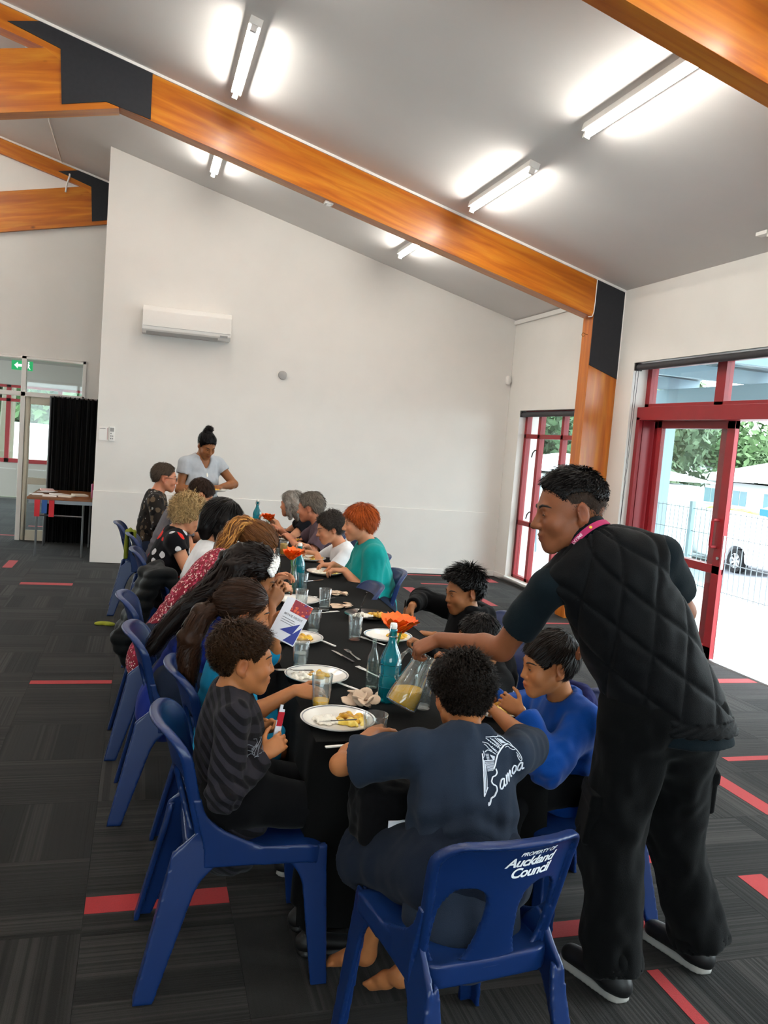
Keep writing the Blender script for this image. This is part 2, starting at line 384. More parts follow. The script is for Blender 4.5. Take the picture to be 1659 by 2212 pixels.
for c, dist, ix, iy, x, y in _cells:
    if x < -6.4 or x+.25 > 4.99 or y+.25 > 18 or y < -3.6: 
        if x+.02 > 4.99 or y > 18: continue
    if c == 0 and _n < 300:
        o = _tm if _n == 0 else _tm.copy()
        if _n: COL.objects.link(o)
        o.location = (x+.25, y+.25, 0); red = RED.get((ix,iy))
        quarter = (0 if red[0] == 'x' else 1) if red else (ix+iy)%2
        if x+.5 > 5.0: o.scale = ((4.995-x)/.5, 1, 1); o.location.x = (x+4.995)/2
        o.rotation_euler = (0,0,math.pi/2*quarter) ; _n += 1
        if quarter == 1 and o.scale.x != 1: o.scale = (1, o.scale.x, 1)
        if red:
            d, of, w = red
            if d == 'x': r = MB().box(-.2485,.2485,of-.25,of-.25+w,-.004,.0012)
            else: r = MB().box(-.2485,.2485,.25-of-w,.25-of,-.004,.0012)
            ro = r.build('red_inlay', M_cred, o); ro['label'] = 'red stripe woven into the carpet tile'
    else:
        _far.box(x+.0006, min(x+.4994,4.995), y+.0006, y+.4994, -.012, 0)
tag(_far.build('carpet_tile_field', M_carp2, FLOOR), kind='stuff')

# ---- ceiling, monopitch rising to the left
st(MB().prism([(5.05,cz(5.05)),(5.05,cz(5.05)+.2),(-6.6,cz(-6.6)+.2),(-6.6,cz(-6.6))], 15.8, Matrix.Translation((0,-3.6,0))).build('ceiling', M_ceil))
st(MB().box(-5, 1.2, 12.07, 18.3, 2.72, 2.85).build('ceiling_lobby', M_grey))
# ---- right wall with its openings: small window y 8.2..9.95, sliding door y 3.9..7.4, unseen window behind the camera added for daylight
WX0, WX1 = 4.71, 5.0
w = MB()
def wallx(y0, y1, z0, z1): w.box(WX0, WX1, y0, y1, z0, z1)
wallx(9.95, 12.1, 0, 3.6); wallx(8.2, 9.95, 2.255, 3.6); wallx(8.2, 9.95, 0, .06); wallx(7.4, 8.2, 0, 3.6); wallx(3.9, 7.4, 2.70, 3.6); wallx(3.0, 3.9, 0, 3.6)
wallx(-1.2, 3.0, 2.70, 3.6); wallx(-3.5, -1.2, 0, 3.6); wallx(-1.2, 3.0, -.01, .06)
st(w.build('wall_right', M_wall))
st(MB().box(-6.6, 5, -3.62, -3.5, 2.75, 6.6).box(-6.6, -3.6, -3.62, -3.5, 0, 2.75).box(2.7, 5, -3.62, -3.5, 0, 2.75).box(-3.6, 2.7, -3.62, -3.5, 0, .95).build('wall_behind', M_wall)); st(MB().box(-6.62, -6.5, -3.5, 12.1, 0, 6.6).build('wall_left', M_wall))
# ---- white gable partition, its thicker dado panel and skirting
st(MB().prism([(-.53,0),(4.71,0),(4.71,cz(4.71)),(-.53,cz(-.53))], .12, Matrix.Translation((0,10.32,0))).build('wall_back', M_wall, bevel=.006))
st(MB().box(-.536, 4.71, 10.305, 10.32, .0, .862).build('trim_1', M_wall, bevel=.004))
st(MB().box(2.0, 4.71, 10.293, 10.305, 0, .07).build('baseboard_back', M_trim, bevel=.004))
st(MB().box(4.695, 4.71, 9.95, 10.3, 0, .07).box(4.695, 4.71, 7.9, 8.2, 0, .07).box(4.695, 4.71, 8.2, 9.95, 0, .06).build('baseboard_right', M_trim, bevel=.004))
st(MB().box(4.68, 4.71, 7.9, 10.32, 3.40, 3.455).build('trim_2', M_trim, bevel=.005))
# ---- far wall (lobby front) with a glazed screen
w = MB()
w.box(-.785, -.4, 11.95, 12.07, 0, 2.46); w.box(-.4, 4.71, 11.95, 12.07, 0, 5); w.box(-6.5, -.4, 11.95, 12.07, 2.46, 6.6); w.box(-6.5, -4.2, 11.95, 12.07, 0, 2.46)
st(w.build('wall_lobby', M_wall))
fr = MB()
fr.box(-4.2,-.785,11.93,12.05,2.42,2.46).box(-.825,-.785,11.93,12.05,0,2.46).box(-1.585,-1.525,11.93,12.05,0,2.46).box(-4.2,-.785,11.93,12.05,1.93,1.99).box(-2.75,-2.69,11.93,12.05,0,2.46)
st(fr.build('trim_3', M_trim, bevel=.004))
D1 = st(MB().box(-1.52,-1.46,11.95,12.0,0,1.93).box(-.91,-.83,11.95,12.0,0,1.93).box(-1.46,-.91,11.95,12.0,.76,.85).box(-1.46,-.91,11.95,12.0,0,.14).box(-1.46,-.91,11.95,12.0,1.83,1.93).build('door_1', M_beige, bevel=.004))
M_glass = pm('window_glass', '#eef4f4', .02, trans=1, ior=1.02, spec=.25)
def glassmat(name, tint, refl=.08):
    m = bpy.data.materials.new(name); m.use_nodes = True; N = m.node_tree.nodes; L = m.node_tree.links; N.remove(N['Principled BSDF'])
    t = N.new('ShaderNodeBsdfTransparent'); t.inputs[0].default_value = tint; g = N.new('ShaderNodeBsdfGlossy'); g.inputs['Roughness'].default_value = .02
    lw = N.new('ShaderNodeLayerWeight'); fz = N.new('ShaderNodeMapRange'); fz.interpolation_type = 'SMOOTHERSTEP'; fz.inputs[1].default_value = .45; fz.inputs[2].default_value = 1.05; fz.inputs[3].default_value = .035; fz.inputs[4].default_value = .75; L.new(lw.outputs['Facing'], fz.inputs[0]); mx = N.new('ShaderNodeMixShader'); L.new(fz.outputs[0], mx.inputs[0]); L.new(t.outputs[0], mx.inputs[1]); L.new(g.outputs[0], mx.inputs[2])
    L.new(mx.outputs[0], N['Material Output'].inputs[0]); MATS[name] = m; return m
M_pane = glassmat('clear_window_pane', (.93,.97,.96,1))
def pane(x0,x1,y0,y1,z0,z1,parent): return MB().box(x0,x1,y0,y1,z0,z1).build('pane', M_pane, parent)
pane(-1.46,-.91,11.972,11.978,.85,1.83,D1); pane(-1.46,-.91,11.972,11.978,.14,.76,D1)
WN = st(MB().box(-1.7,-1.69,11.98,11.99,1.99,1.995).build('window_3', M_trim))
pane(-1.525,-.825,11.985,11.99,1.99,2.42,WN); pane(-2.69,-1.585,11.985,11.99,1.99,2.42,WN); pane(-2.69,-1.585,11.985,11.99,.02,1.93,WN)
# lobby shell: side wall and outer glazing with maroon frames
st(MB().box(-.3, -.18, 12.07, 18.2, 0, 2.72).build('wall_lobby_side', pm('lobby_wall','#a39c94',.85)))
LW = st(MB().box(-5,-.3,18.1,18.2,2.25,2.72).box(-5,-.3,18.1,18.2,0,.7).build('wall_lobby_outer', pm('lobby_wall','#a39c94',.85)))
f4 = MB()
for x in (-4.4,-3.4,-2.62,-1.66,-.6): f4.box(x-.04,x+.04,18.08,18.2,.7,2.25)
f4.box(-5,-.3,18.08,18.2,1.92,1.98).box(-5,-.3,18.08,18.2,.7,.78).box(-5,-.3,18.08,18.2,2.2,2.25)
st(f4.build('window_4', M_red))
pane(-5,-.3,18.14,18.146,.78,2.2,bpy.data.objects['window_4'])

# ---- glulam portal frames
def portal(y0, th, full=True, post=True, gus=True):
    R = empty('portal_frame', (0,0,0)); R['kind'] = 'structure'
    ang = math.atan(SL); c = math.cos(ang)
    # main rafter, local x runs up the slope from the eaves
    Ln = (EX+6.5)/c; dep = .40*c
    rf = MB().prism([(0.0,-.001),(Ln,-.001),(Ln,-.2),((EX+.98)/c,-.2),((EX+.9)/c,-.2),((EX+.30)/c,-dep-.01),((EX-4.40)/c+.0,-dep),(0.0,-dep)], th).build('rafter', M_wood, R, bevel=.004)
    rf.matrix_world = Matrix.Translation((EX-.0,y0,EZ))@Matrix.Rotation(math.pi+ang, 4, 'Y')@Matrix.Scale(-1,4,(0,0,1))
    # descending left rafter
    a2 = .225; an2 = math.atan(a2)
    lf = MB().prism([(.38,.12),(.0,.0),(-.0,-.0),(-.45,-.1),(-.45,-.45),(-.02,-.47),(.38,-.47)] if False else [(-5.6,-.5),(0.0,-.5),(.385,-.5),(.37,-.40),(.0,0),(-5.6,0)], th).build('rafter', M_wood, R, bevel=.004)
    lf.matrix_world = Matrix.Translation((-.83,y0+.001,4.755))@Matrix.Rotation(-an2, 4, 'Y')
    if gus:
        MB().prism([(-.985,4.925),(-.086,4.69),(-.082,4.305),(-.45,4.385),(-.80,4.30),(-.828,4.74),(-1.24,4.872)], .012).build('gusset_plate', M_black, R).location = (0,y0-.010,0)
    if post:
        MB().box(4.365,4.71,y0,y0+th+.03,0,3.5).build('post', M_woodz, R, bevel=.006)
        MB().prism([(4.368,3.545),(4.712,3.458),(4.712,2.547),(4.368,2.665)], .012).build('gusset_plate', M_black, R).location = (0,y0-.010,0)
        MB().tube([(4.71,y0-.012,2.5),(4.705,y0-.013,3.45)], .006, 6).build('sealant_bead', M_trim, R)
        pts = [(4.364,y0-.012,3.54),(4.364,y0-.012,3.3),(4.36,y0-.012,3.2),(4.345,y0-.012,3.155),(4.30,y0-.012,3.145)]
        MB().tube(pts, .005, 6).build('sealant_bead', M_trim, R)
    # white bead between ceiling and rafter
    b = MB().prism([(0,0),(Ln,0),(Ln,-.022),(0,-.022)], .02).build('cover_strip', M_trim, R)
    b.matrix_world = Matrix.Translation((EX,y0-.02,EZ))@Matrix.Rotation(math.pi+ang, 4, 'Y')@Matrix.Scale(-1,4,(0,0,1))
    return R
portal(7.70,.17); portal(3.48,.15); portal(11.90,.16,post=False); portal(-.72,.15)
# ---- windows and doors in the right wall
def reveal_frame(name, boxes, m=M_red):
    q = MB()
    for b_ in boxes: q.box(*b_)
    return st(q.build(name, m, bevel=.003))
X0, X1 = 4.80, 4.87
WIN = reveal_frame('window_1', [(X0,X1,9.89,9.95,.06,2.255),(X0,X1,8.2,8.26,.06,2.255),(X0,X1,8.2,9.95,.06,.1),(X0,X1,8.2,9.95,2.2,2.255),
    (X0,X1,8.2,9.95,1.90,1.955),(X0,X1,8.2,9.95,.765,.825),(X0,X1,9.50,9.57,.06,2.255),(X0,X1,8.9,8.96,.06,2.255)])
for y0,y1 in ((9.57,9.89),(8.96,9.50),(8.26,8.90)):
    for z0,z1 in ((.1,.765),(.825,1.90),(1.955,2.2)): pane(4.838,4.843,y0,y1,z0,z1,WIN)
for z in (1.72,.93):
    MB().tube([(4.79,9.535,z+.03),(4.775,9.54,z+.035),(4.765,9.58,z),(4.762,9.60,z-.06)], .008, 6).build('window_latch', pm('black_latch','#1c1a1a',.4), WIN)
def blind(y0,y1,z,x=4.745):
    o = empty('roller_blind', (x,(y0+y1)/2,z))
    MB().tube([(x,y0+.03,z),(x,y1-.03,z)], .032, 14).build('rolled_fabric', M_dark, o, smooth=True).matrix_parent_inverse = o.matrix_world.inverted()
    MB().box(x-.035,x+.035,y1-.03,y1-.005,z-.035,z+.04).build('bracket', pm('black_latch','#1c1a1a',.4), o).matrix_parent_inverse = Matrix.Translation((-x,-(y0+y1)/2,-z))
    return o
def fixpar(o):
    for c in o.children: c.matrix_parent_inverse = Matrix.Translation(-o.location)
b1 = blind(8.21,9.94,2.205); fixpar(b1); tag(b1,'dark roller blind rolled up in the small window beside the corner','blind','rolled up blinds')
b2 = blind(3.91,7.39,2.655); fixpar(b2); tag(b2,'long dark roller blind rolled up above the sliding door','blind','rolled up blinds')
cd = MB().tube([(4.725,7.375,2.64),(4.722,7.378,.9)],.0025,5).tube([(4.735,7.345,2.64),(4.722,7.378,.9)],.0025,5).build('blind_cord', pm('black_cord','#2a2a2c',.6), b2); fixpar(b2)
DR = reveal_frame('door_2', [ # transom lights above
    (4.88,4.96,7.33,7.40,2.16,2.70),(4.88,4.96,6.21,6.335,2.16,2.70),(4.88,4.96,5.0,5.12,2.16,2.70),(4.88,4.96,3.9,3.97,2.16,2.70),(4.88,4.96,3.9,7.40,2.655,2.70),(4.88,4.96,3.9,7.40,2.25,2.30),
    (4.80,5.02,3.9,7.40,2.13,2.26), # head box of the sliding gear
    (4.80,4.84,7.34,7.40,0,2.16),(4.86,5.02,7.36,7.40,0,2.16)])
for y0,y1 in ((6.335,7.33),(5.12,6.21),(3.97,5.0)): pane(4.918,4.923,y0,y1,2.30,2.655,DR)
def leaf(y0,y1,x0,x1,handle):
    L_ = MB().box(x0,x1,y0,y0+.10,.01,2.13).box(x0,x1,y1-.07,y1,.01,2.13).box(x0,x1,y0,y1,2.06,2.13).box(x0,x1,y0,y1,.01,.115).box(x0,x1,y0,y1,.77,.845).build('sliding_leaf', M_red, DR, bevel=.003)
    pane((x0+x1)/2-.003,(x0+x1)/2+.003,y0+.10,y1-.07,.845,2.06,L_); pane((x0+x1)/2-.003,(x0+x1)/2+.003,y0+.10,y1-.07,.115,.77,L_)
    if handle:
        h = MB().tube([(x0,y0+.07,1.25),(x0-.05,y0+.075,1.25),(x0-.055,y0+.085,1.24),(x0-.055,y0+.085,1.02),(x0-.05,y0+.08,1.01),(x0,y0+.07,1.01)], .014, 8).build('pull_handle', M_red, L_, smooth=True)
        MB().tube([(x0-.012,y0+.03,.915),(x0,y0+.03,.915)], .014, 10).build('lock_barrel', pm('brushed_steel','#b9b9b6',.3,1), L_)
        MB().box(x0+.01,x1-.01,y0-.004,y0,.82,1.12).build('strike_plate', pm('brushed_steel','#b9b9b6',.3,1), L_)
leaf(6.07,7.20,4.925,4.97,True); leaf(6.22,7.34,4.985,5.02,False); leaf(3.95,5.05,4.985,5.02,False)
st(MB().box(4.93,5.04,3.9,7.4,-.012,.004).build('trim_4', pm('aluminium_sill','#c9cccd',.35,.8), None))
WC = reveal_frame('window_added_rear', [(x-.04,x+.04,-3.6,-3.52,.95,2.75) for x in (-3.56,-2.0,-.45,1.1,2.66)]+[(-3.6,2.7,-3.6,-3.52,z-.04,z+.04) for z in (.99,2.71)])  # unseen rear window, added to balance the hall's light
pane(-3.52,2.62,-3.563,-3.558,1.03,2.67,WC)
WB = reveal_frame('window_added_side', [(4.86,4.94,y-.04,y+.04,.06,2.70) for y in (-1.16,-.1,.95,1.9,2.96)]+[(4.86,4.94,-1.2,3.0,z-.04,z+.04) for z in (.1,.8,2.2,2.66)])  # unseen side window, added to bring in more daylight
pane(4.898,4.902,-1.12,2.92,.14,2.62,WB)
# ============================================================ CEILING LIGHTS AND WALL FITTINGS
M_tube = bpy.data.materials.new('lit_fluorescent_tube'); M_tube.use_nodes = True
_N, _L, _b = nodes_of(M_tube); _b.inputs['Emission Color'].default_value = (1,.955,.87,1); _b.inputs['Emission Strength'].default_value = TUBE; _b.inputs['Base Color'].default_value = (.9,.9,.9,1)
M_fit = pm('white_enamel_fitting', '#e6e4e0', .35, noise=.02)
_an = math.atan(SL)
def batten():
    o = empty('fluorescent_light')
    MB().box(-.045,.045,-.63,.63,-.055,0).build('batten_body', M_fit, o, bevel=.004)
    for s in (-1,1): MB().box(-.022,.022,s*.63-(.03 if s > 0 else 0),s*.63+(0 if s > 0 else .03),-.10,-.055).build('tube_holder', M_fit, o, bevel=.003)
    MB().tube([(0,-.6,-.081),(0,.6,-.081)], .016, 12).build('tube', M_tube, o, smooth=True)
    return o
_bt = batten(); _k = 0
LG = 'fluorescent battens on the sloping ceiling'
for x, ys in ((.6,(.42,2.5,4.55,6.62,8.9)),(2.8,(-2.2,.42,2.5,4.62,6.68,8.9)),(-1.9,(.42,2.5,4.55)),(-2.7,(6.6,8.7,10.7)),(-4.8,(2.5,4.55,6.6,8.7,10.7))):  # last two rows: unseen battens added to brighten the hall's left side
    for y in ys:
        o = _bt if _k == 0 else dup(_bt); _k += 1
        o.location = (x, y, cz(x)); o.rotation_euler = (0, _an, 0)
        lab = {(.6,8.9):'lit batten above the air conditioner, beyond the glulam rafter',(2.8,8.9):'lit batten beyond the glulam rafter, nearest the small window',(.6,6.62):'lit batten before the black ridge gusset plate',
               (2.8,6.68):'lit batten before the glulam rafter on the door side',(2.8,4.62):'lit batten running up to the near glulam rafter'}.get((x,y),'unseen lit white batten in the bays behind the near glulam rafter' if y < 4 else 'unseen lit white batten under the ridge side ceiling')
        tag(o, lab, 'ceiling light', LG)
# air conditioner on the gable wall
AC = empty('air_conditioner', (.43,10.32,2.75), label='white wall mounted air conditioner high on the gable wall', cat='air conditioner')
_p = [(0,.0),(-.17,.0),(-.215,.04),(-.225,.10),(-.215,.26),(-.18,.315),(0,.32)]
def _yzprism(pts, x0, x1, name, m, par, bevel=.008):
    q = MB(); n = len(pts); vs = [(x0,y,z) for y,z in pts]+[(x1,y,z) for y,z in pts]
    q.add(vs, [tuple(range(n)), tuple(range(2*n-1,n-1,-1))]+[(i,i+n,(i+1)%n+n,(i+1)%n) for i in range(n)])
    return q.build(name, m, par, bevel=bevel)
_yzprism(_p, -.51, .51, 'casing', pm('gloss_white_plastic','#e9e6e1',.22,noise=.01), AC)
_yzprism([(-.10,-.012),(-.17,-.010),(-.205,.035),(-.19,.04)], -.46, .36, 'outlet_louvre', pm('grey_louvre','#a9a6a2',.4), AC, .003)
MB().box(-.5,.5,-.2268,-.2225,.075,.08).build('panel_joint', pm('grey_louvre','#a9a6a2',.4), AC)
MB().box(.38,.47,-.219,-.212,.03,.055).build('display_strip', pm('grey_panel','#8d8b89',.3), AC)
o = MB().lathe([(0,-.0),(.055,0),(.052,.025),(.035,.032),(0,.034)], 24, Matrix.Translation((1.62,10.32,2.43))@Matrix.Rotation(math.pi/2,4,'X')).build('wall_vent', pm('grey_plastic','#a8a5a2',.5), smooth=True)
tag(o, 'small round grey sensor disc on the gable wall', 'sensor')
o = MB().box(-.5,-.4,10.312,10.32,1.46,1.62).build('notice_paper', pm('paper_white','#f1efec',.8), None); tag(o,'small white notice taped by the gable wall edge','notice')
MB().box(-.495,-.43,10.3112,10.312,1.597,1.603).build('notice_line', pm('grey_print','#77777a',.8), o); MB().box(-.408,-.404,10.3112,10.312,1.47,1.61).build('notice_edge', pm('red_print','#a24b55',.8), o)
rc_ = empty('remote_holder', (-.355,10.32,1.46), label='white remote control holder on the gable wall', cat='remote')
MB().box(-.03,.03,-.03,0,0,.17).build('holder', pm('paper_white','#f1efec',.8), rc_, bevel=.004); MB().box(-.022,.022,-.034,-.03,.11,.155).build('display', pm('grey_panel','#8d8b89',.3), rc_)
for k in range(5): MB().box(-.018+(k%2)*.02,-.004+(k%2)*.02,-.033,-.03,.02+(k//2)*.03,.035+(k//2)*.03).build('button', pm('grey_panel','#8d8b89',.3), rc_)
mo = empty('motion_detector', (4.66,10.3,2.66), label='white motion detector in the wall corner', cat='sensor')
_q = MB().lathe([(0,-.06),(.028,-.055),(.036,-.03),(.036,.04),(.02,.062),(0,.065)], 16).build('housing', M_fit, mo, smooth=True); MB().box(-.0,.05,.0,.018,-.02,.02).build('bracket', M_fit, mo)
sp = empty('sprinkler_rose', (4.45,5.41,cz(4.45)), label='white ceiling bracket near the eaves by the sliding door', cat='bracket')
MB().box(-.03,.03,-.06,.06,-.03,0).build('plate', M_fit, sp, bevel=.004); MB().box(-.02,.02,-.09,-.05,-.055,-.03).build('arm', M_fit, sp, bevel=.004)
hk = MB().tube([(4.366,7.78,2.98),(4.33,7.78,2.985)]+[(4.315+.018*math.cos(a),7.78,2.975+.018*math.sin(a)) for a in np.linspace(1,6.2,9)], .003, 6).build('screw_hook', pm('brass_hook','#8a6a3a',.3,.9)); tag(hk,'small brass screw hook in the portal post','hook')
cl = MB().box(1.50,1.58,7.74,7.82,3.86,3.885).box(1.52,1.56,7.76,7.80,3.845,3.86).build('cable_clip', M_fit); tag(cl,'white cable clip under the glulam rafter','clip')
cb = MB().tube([(-1.10,11.89,4.86),(-1.10,11.885,4.83),(-1.13,11.885,4.72),(-1.14,11.885,4.62)],.012,6).build('white_cable', M_fit, smooth=True); tag(cb,'white cable hanging across the far rafter joint','cable')
st(MB().tube([(-1.2,7.9,cz(-1.2)-.004),(-1.2,11.9,cz(-1.2)-.004)],.008,5).build('trim_5', M_fit))
# ============================================================ BLUE MOULDED CHAIRS
M_chair = pm('navy_moulded_plastic', '#0c2656', .34, noise=.06, nscale=14, bump=.06, bscale=500, spec=.5)
M_chfoot = pm('scuffed_chair_foot', '#6f86b0', .6, noise=.3, nscale=60)
M_letter = pm('white_print', '#e9edf2', .6)
# chair frame: +Y is the way the sitter faces, origin on the floor under the seat centre
def back_y(z): return -.195-.10*np.clip((z-.44)/.37,0,1.2)-.02*np.clip((z-.70)/.1,0,1)**2     # rake of the backrest
def _backrest():
    f = Field((-.24,-.36,.40),(.24,-.12,.83),.0055)
    def g(X,Y,Z):
        t = np.clip((Z-.42)/.39,0,1)
        curve = .055*(X/.2)**2                                    # wraps round the sitter
        sheet = np.abs(Y-(back_y(Z)+curve))-.0085
        wd = .178+.026*t-.02*np.clip((t-.1),0,1)*(1-t)*0          # half width
        zt = .808-.012*(X/.2)**2
        # rounded outline
        r = .075; ax = np.abs(X)-(wd-r); az = Z-(zt-r)
        top = np.sqrt(np.maximum(ax,0)**2+np.maximum(az,0)**2)+np.minimum(np.maximum(ax,az),0)-r
        out = np.maximum(top, .42-Z)
        # two tall openings beside the centre splat
        cx = .103-.004*t; hx = np.abs(np.abs(X)-cx); zc = .55; hole = np.sqrt((hx/(.057+.012*np.clip((Z-.5)/.2,-1,1)))**2+((Z-zc)/.118)**2)
        inner = np.abs(X) < cx; wi = np.where(inner, .050+.014*np.clip((Z-.52)/.13,-1,1), .060)
        sup = (hx/wi)**2.6+np.abs((Z-zc)/.117)**2.6
        holed = .045*(1-sup**(1/2.6))
        v = np.maximum(np.maximum(sheet, out), holed)
        # rolled rim round the outer edge
        rim = np.sqrt((out+.006)**2+np.maximum(np.abs(Y-(back_y(Z)+curve-.006))-.010,0)**2)-.0085
        rim = np.maximum(rim, .43-Z)
        return np.minimum(v, rim)
    f.func(g, '+'); return f.mesh()
def _seat():
    f = Field((-.24,-.32,.37),(.24,.25,.62),.0055)
    def g(X,Y,Z):
        t = np.clip((Y+.21)/.42,0,1); wd = .185+.028*t
        dish = .437-.014*np.cos(X/.2*1.5)*np.clip(1.2-np.abs(Y)/.24,0,1)+.012*np.clip((-.1-Y)/.1,0,1)**2-.02*np.clip((Y-.15)/.06,0,1)**2
        sheet = np.abs(Z-dish)-.008; r = .06; ax = np.abs(X)-(wd-r); ay = np.abs(Y+.0)-(.213-r)
        out = np.sqrt(np.maximum(ax,0)**2+np.maximum(ay,0)**2)+np.minimum(np.maximum(ax,ay),0)-r
        v = np.maximum(sheet, out)
        skirt = np.maximum(np.abs(out+.007)-.007, np.maximum(Z-dish, (dish-.05)-Z))    # side apron
        by = back_y(Z)+.05; web = np.maximum(np.maximum(np.abs(np.abs(X)-.187)-.009, np.maximum(by-.014-Y, Y-(by+.012+.17*np.clip((.575-Z)/.14,0,1)**2.2))), np.maximum(.385-Z, Z-.60))
        return np.minimum(np.minimum(v, skirt), web)
    f.func(g, '+'); return f.mesh()
def _leg(front):
    # tapering channel leg, built for +X side; foot at floor
    f = Field((.08,-.42,-.005),(.30,.32,.53),.0055)
    if front: top, bot = A(.175,.175,.43), A(.215,.215,.0)
    else: top, bot = A(.165,-.185,.47), A(.225,-.315,.0)
    w0, w1 = (.043,.026) if front else (.055,.029)
    def g(X,Y,Z):
        t = np.clip((top[2]-Z)/top[2],0,1); cx = top[0]+(bot[0]-top[0])*t; cy = top[1]+(bot[1]-top[1])*t; w = w0+(w1-w0)*t
        # flare into the apron under the seat
        ar = .09*np.clip((Z-.30)/.13,0,1)**2.2; s = -1 if front else 1
        yy = Y-cy-s*ar*.45; hw = (w+ar*.5)*(1 if front else np.clip(1-(Z-.43)/.10,.02,1))
        side = np.maximum(np.abs(X-cx-.012)-.0075, np.abs(yy)-hw)                  # outer web
        fl = np.maximum(np.abs(X-cx+.006)-.004-.020*np.clip((.44-Z)/.10,0,1), np.maximum(np.abs(Y-(cy+(w-.008)*(1 if front else -1)))-.0085, Z-.43))   # end flange
        v = np.minimum(side, fl)
        return np.maximum(np.maximum(v, -Z), Z-(.435 if front else .52))
    f.func(g, '+'); return f.mesh()
_bk, _se, _lf, _lr = _backrest(), _seat(), _leg(True), _leg(False)
def text_mesh(txt, size, bold=0, shear=0, space=1.0):
    cu = bpy.data.curves.new('lettering', 'FONT'); cu.body = txt; cu.size = size; cu.offset = bold; cu.shear = shear; cu.space_character = space; cu.align_x = 'LEFT'; cu.resolution_u = 4
    o = bpy.data.objects.new('lettering', cu); COL.objects.link(o); dg = bpy.context.evaluated_depsgraph_get(); me = o.evaluated_get(dg).to_mesh()
    bm = bmesh.new(); bm.from_mesh(me); bmesh.ops.triangulate(bm, faces=bm.faces)
    for _ in range(2):
        es = [e for e in bm.edges if e.calc_length() > size*.22]
        if es: bmesh.ops.subdivide_edges(bm, edges=es, cuts=1); bmesh.ops.triangulate(bm, faces=bm.faces)
    vs = [tuple(v.co) for v in bm.verts]; fs = [tuple(v.index for v in f.verts) for f in bm.faces]; bm.free()
    o.evaluated_get(dg).to_mesh_clear(); bpy.data.objects.remove(o); bpy.data.curves.remove(cu)
    return vs, fs
CHAIR = empty('moulded_chair')
BACK = npmesh('backrest', *_bk, M_chair, CHAIR); npmesh('seat', *_se, M_chair, CHAIR)
for (vv, ff), n_ in ((_lf,'leg'),(_lr,'leg')):
    npmesh('leg', vv, ff, M_chair, CHAIR); npmesh('leg', vv*A(-1,1,1), ff[:,::-1], M_chair, CHAIR)
def chair_print(root):
    """ownership lettering on the rear of the backrest"""
    q = MB(); x0, zc = -.032, .738                                  # seen from behind: text runs to -X of the chair frame mirrored
    for txt, size, off, dz, bold in (('PROPERTY OF', .0175, .030, .033, .0004), ('Auckland', .040, .0, 0, .0011), ('Council', .040, .020, -.0335, .0011)):
        vs, fs = text_mesh(txt, size, bold, .22, .93)
        out = []
        for u, v, _ in vs:
            X = -(-.075+0)+0 ; X = x0+u+off; Z = zc+v+dz-.01
            out.append((X, back_y(Z)+.055*(X/.2)**2-.0112, Z))
        q.add(out, fs)
    o = q.build('printed_lettering', M_letter, root); o['label'] = 'white printed words PROPERTY OF Auckland Council'
    return o
# ---- chairs set round the long table: x, y, turn (deg), label
CHG = 'navy moulded plastic chairs round the long table'
_chairs = [(.40,2.60,-90,'navy plastic chair under the curly haired boy in a charcoal striped shirt'),
 (.455,3.16,-90,'navy plastic chair under the ponytailed child in turquoise'),
 (.29,3.73,-92,'navy plastic chair under the person in royal blue'),
 (.24,4.45,-90,'navy plastic chair under the person in the red floral top'),
 (.42,5.20,-90,'navy plastic chair with a black padded jacket hung over its back'),
 (.28,6.10,-90,'navy plastic chair under the woman in a black floral top'),
 (.24,6.95,-90,'navy plastic chair with an olive cloth hung over its back'),
 (.12,7.70,-90,'navy plastic chair under the man in glasses and a patterned shirt'),
 (1.52,2.60,104,'navy plastic chair under the boy in the bright blue hoodie'),
 (1.52,3.40,92,'navy plastic chair under the small boy behind the pouring arm'),
 (1.72,4.10,90,'navy plastic chair under the boy in a black hoodie lifting his knife'),
 (1.17,4.96,90,'empty navy plastic chair pushed in under the table beside the teal shirt'),
 (1.50,5.52,90,'navy plastic chair under the red haired woman in teal'),
 (1.62,6.30,90,'navy plastic chair under the woman in a white top'),
 (1.62,7.05,90,'navy plastic chair under the grey haired man in a mauve shirt'),
 (1.66,7.85,90,'navy plastic chair under the woman with long grey hair'),
 (.87,1.97,6,'navy plastic chair lettered PROPERTY OF Auckland Council at the table end')]
CH = []
for i, (x, y, a, lab) in enumerate(_chairs):
    o = CHAIR if i == 0 else dup(CHAIR)
    o.location = (x, y, 0); o.rotation_euler = (0,0,math.radians(a)); tag(o, lab, 'chair', CHG); CH.append(o)
chair_print(CH[-1])
# ============================================================ LONG TABLE UNDER A BLACK CLOTH
TZ = .745
TX, TY, TA = .972, 2.455, math.radians(-1.7)             # middle of the near end, yaw of the long axis
M_lam = pm('brown_laminate', '#6b4a30', .5, noise=.1); M_steel = pm('grey_steel_tube', '#7b7d80', .35, .9)
_tb = None
for k in range(3):
    R = empty('trestle_table', label='brown trestle table under the black cloth', cat='table', group='trestle tables in the long row')
    MB().box(-.385,.385,0,1.93,.705,.735).build('tabletop', M_lam, R, bevel=.004)
    for y in (.25,1.68):
        for x in (-.33,.33): MB().tube([(x,y,0),(x,y,.705)], .014, 8).build('leg', M_steel, R)
        MB().tube([(-.33,y,.12),(.33,y,.12)], .011, 8).build('crossbar', M_steel, R)
    R.location = (TX-math.sin(TA)*(.02+k*1.945), TY+math.cos(TA)*(.02+k*1.945), 0); R.rotation_euler = (0,0,TA)
M_cloth = pm('black_tablecloth', '#0a0a0a', .9, noise=.10, nscale=7, bump=.25, bscale=300, sheen=.02, spec=.08)
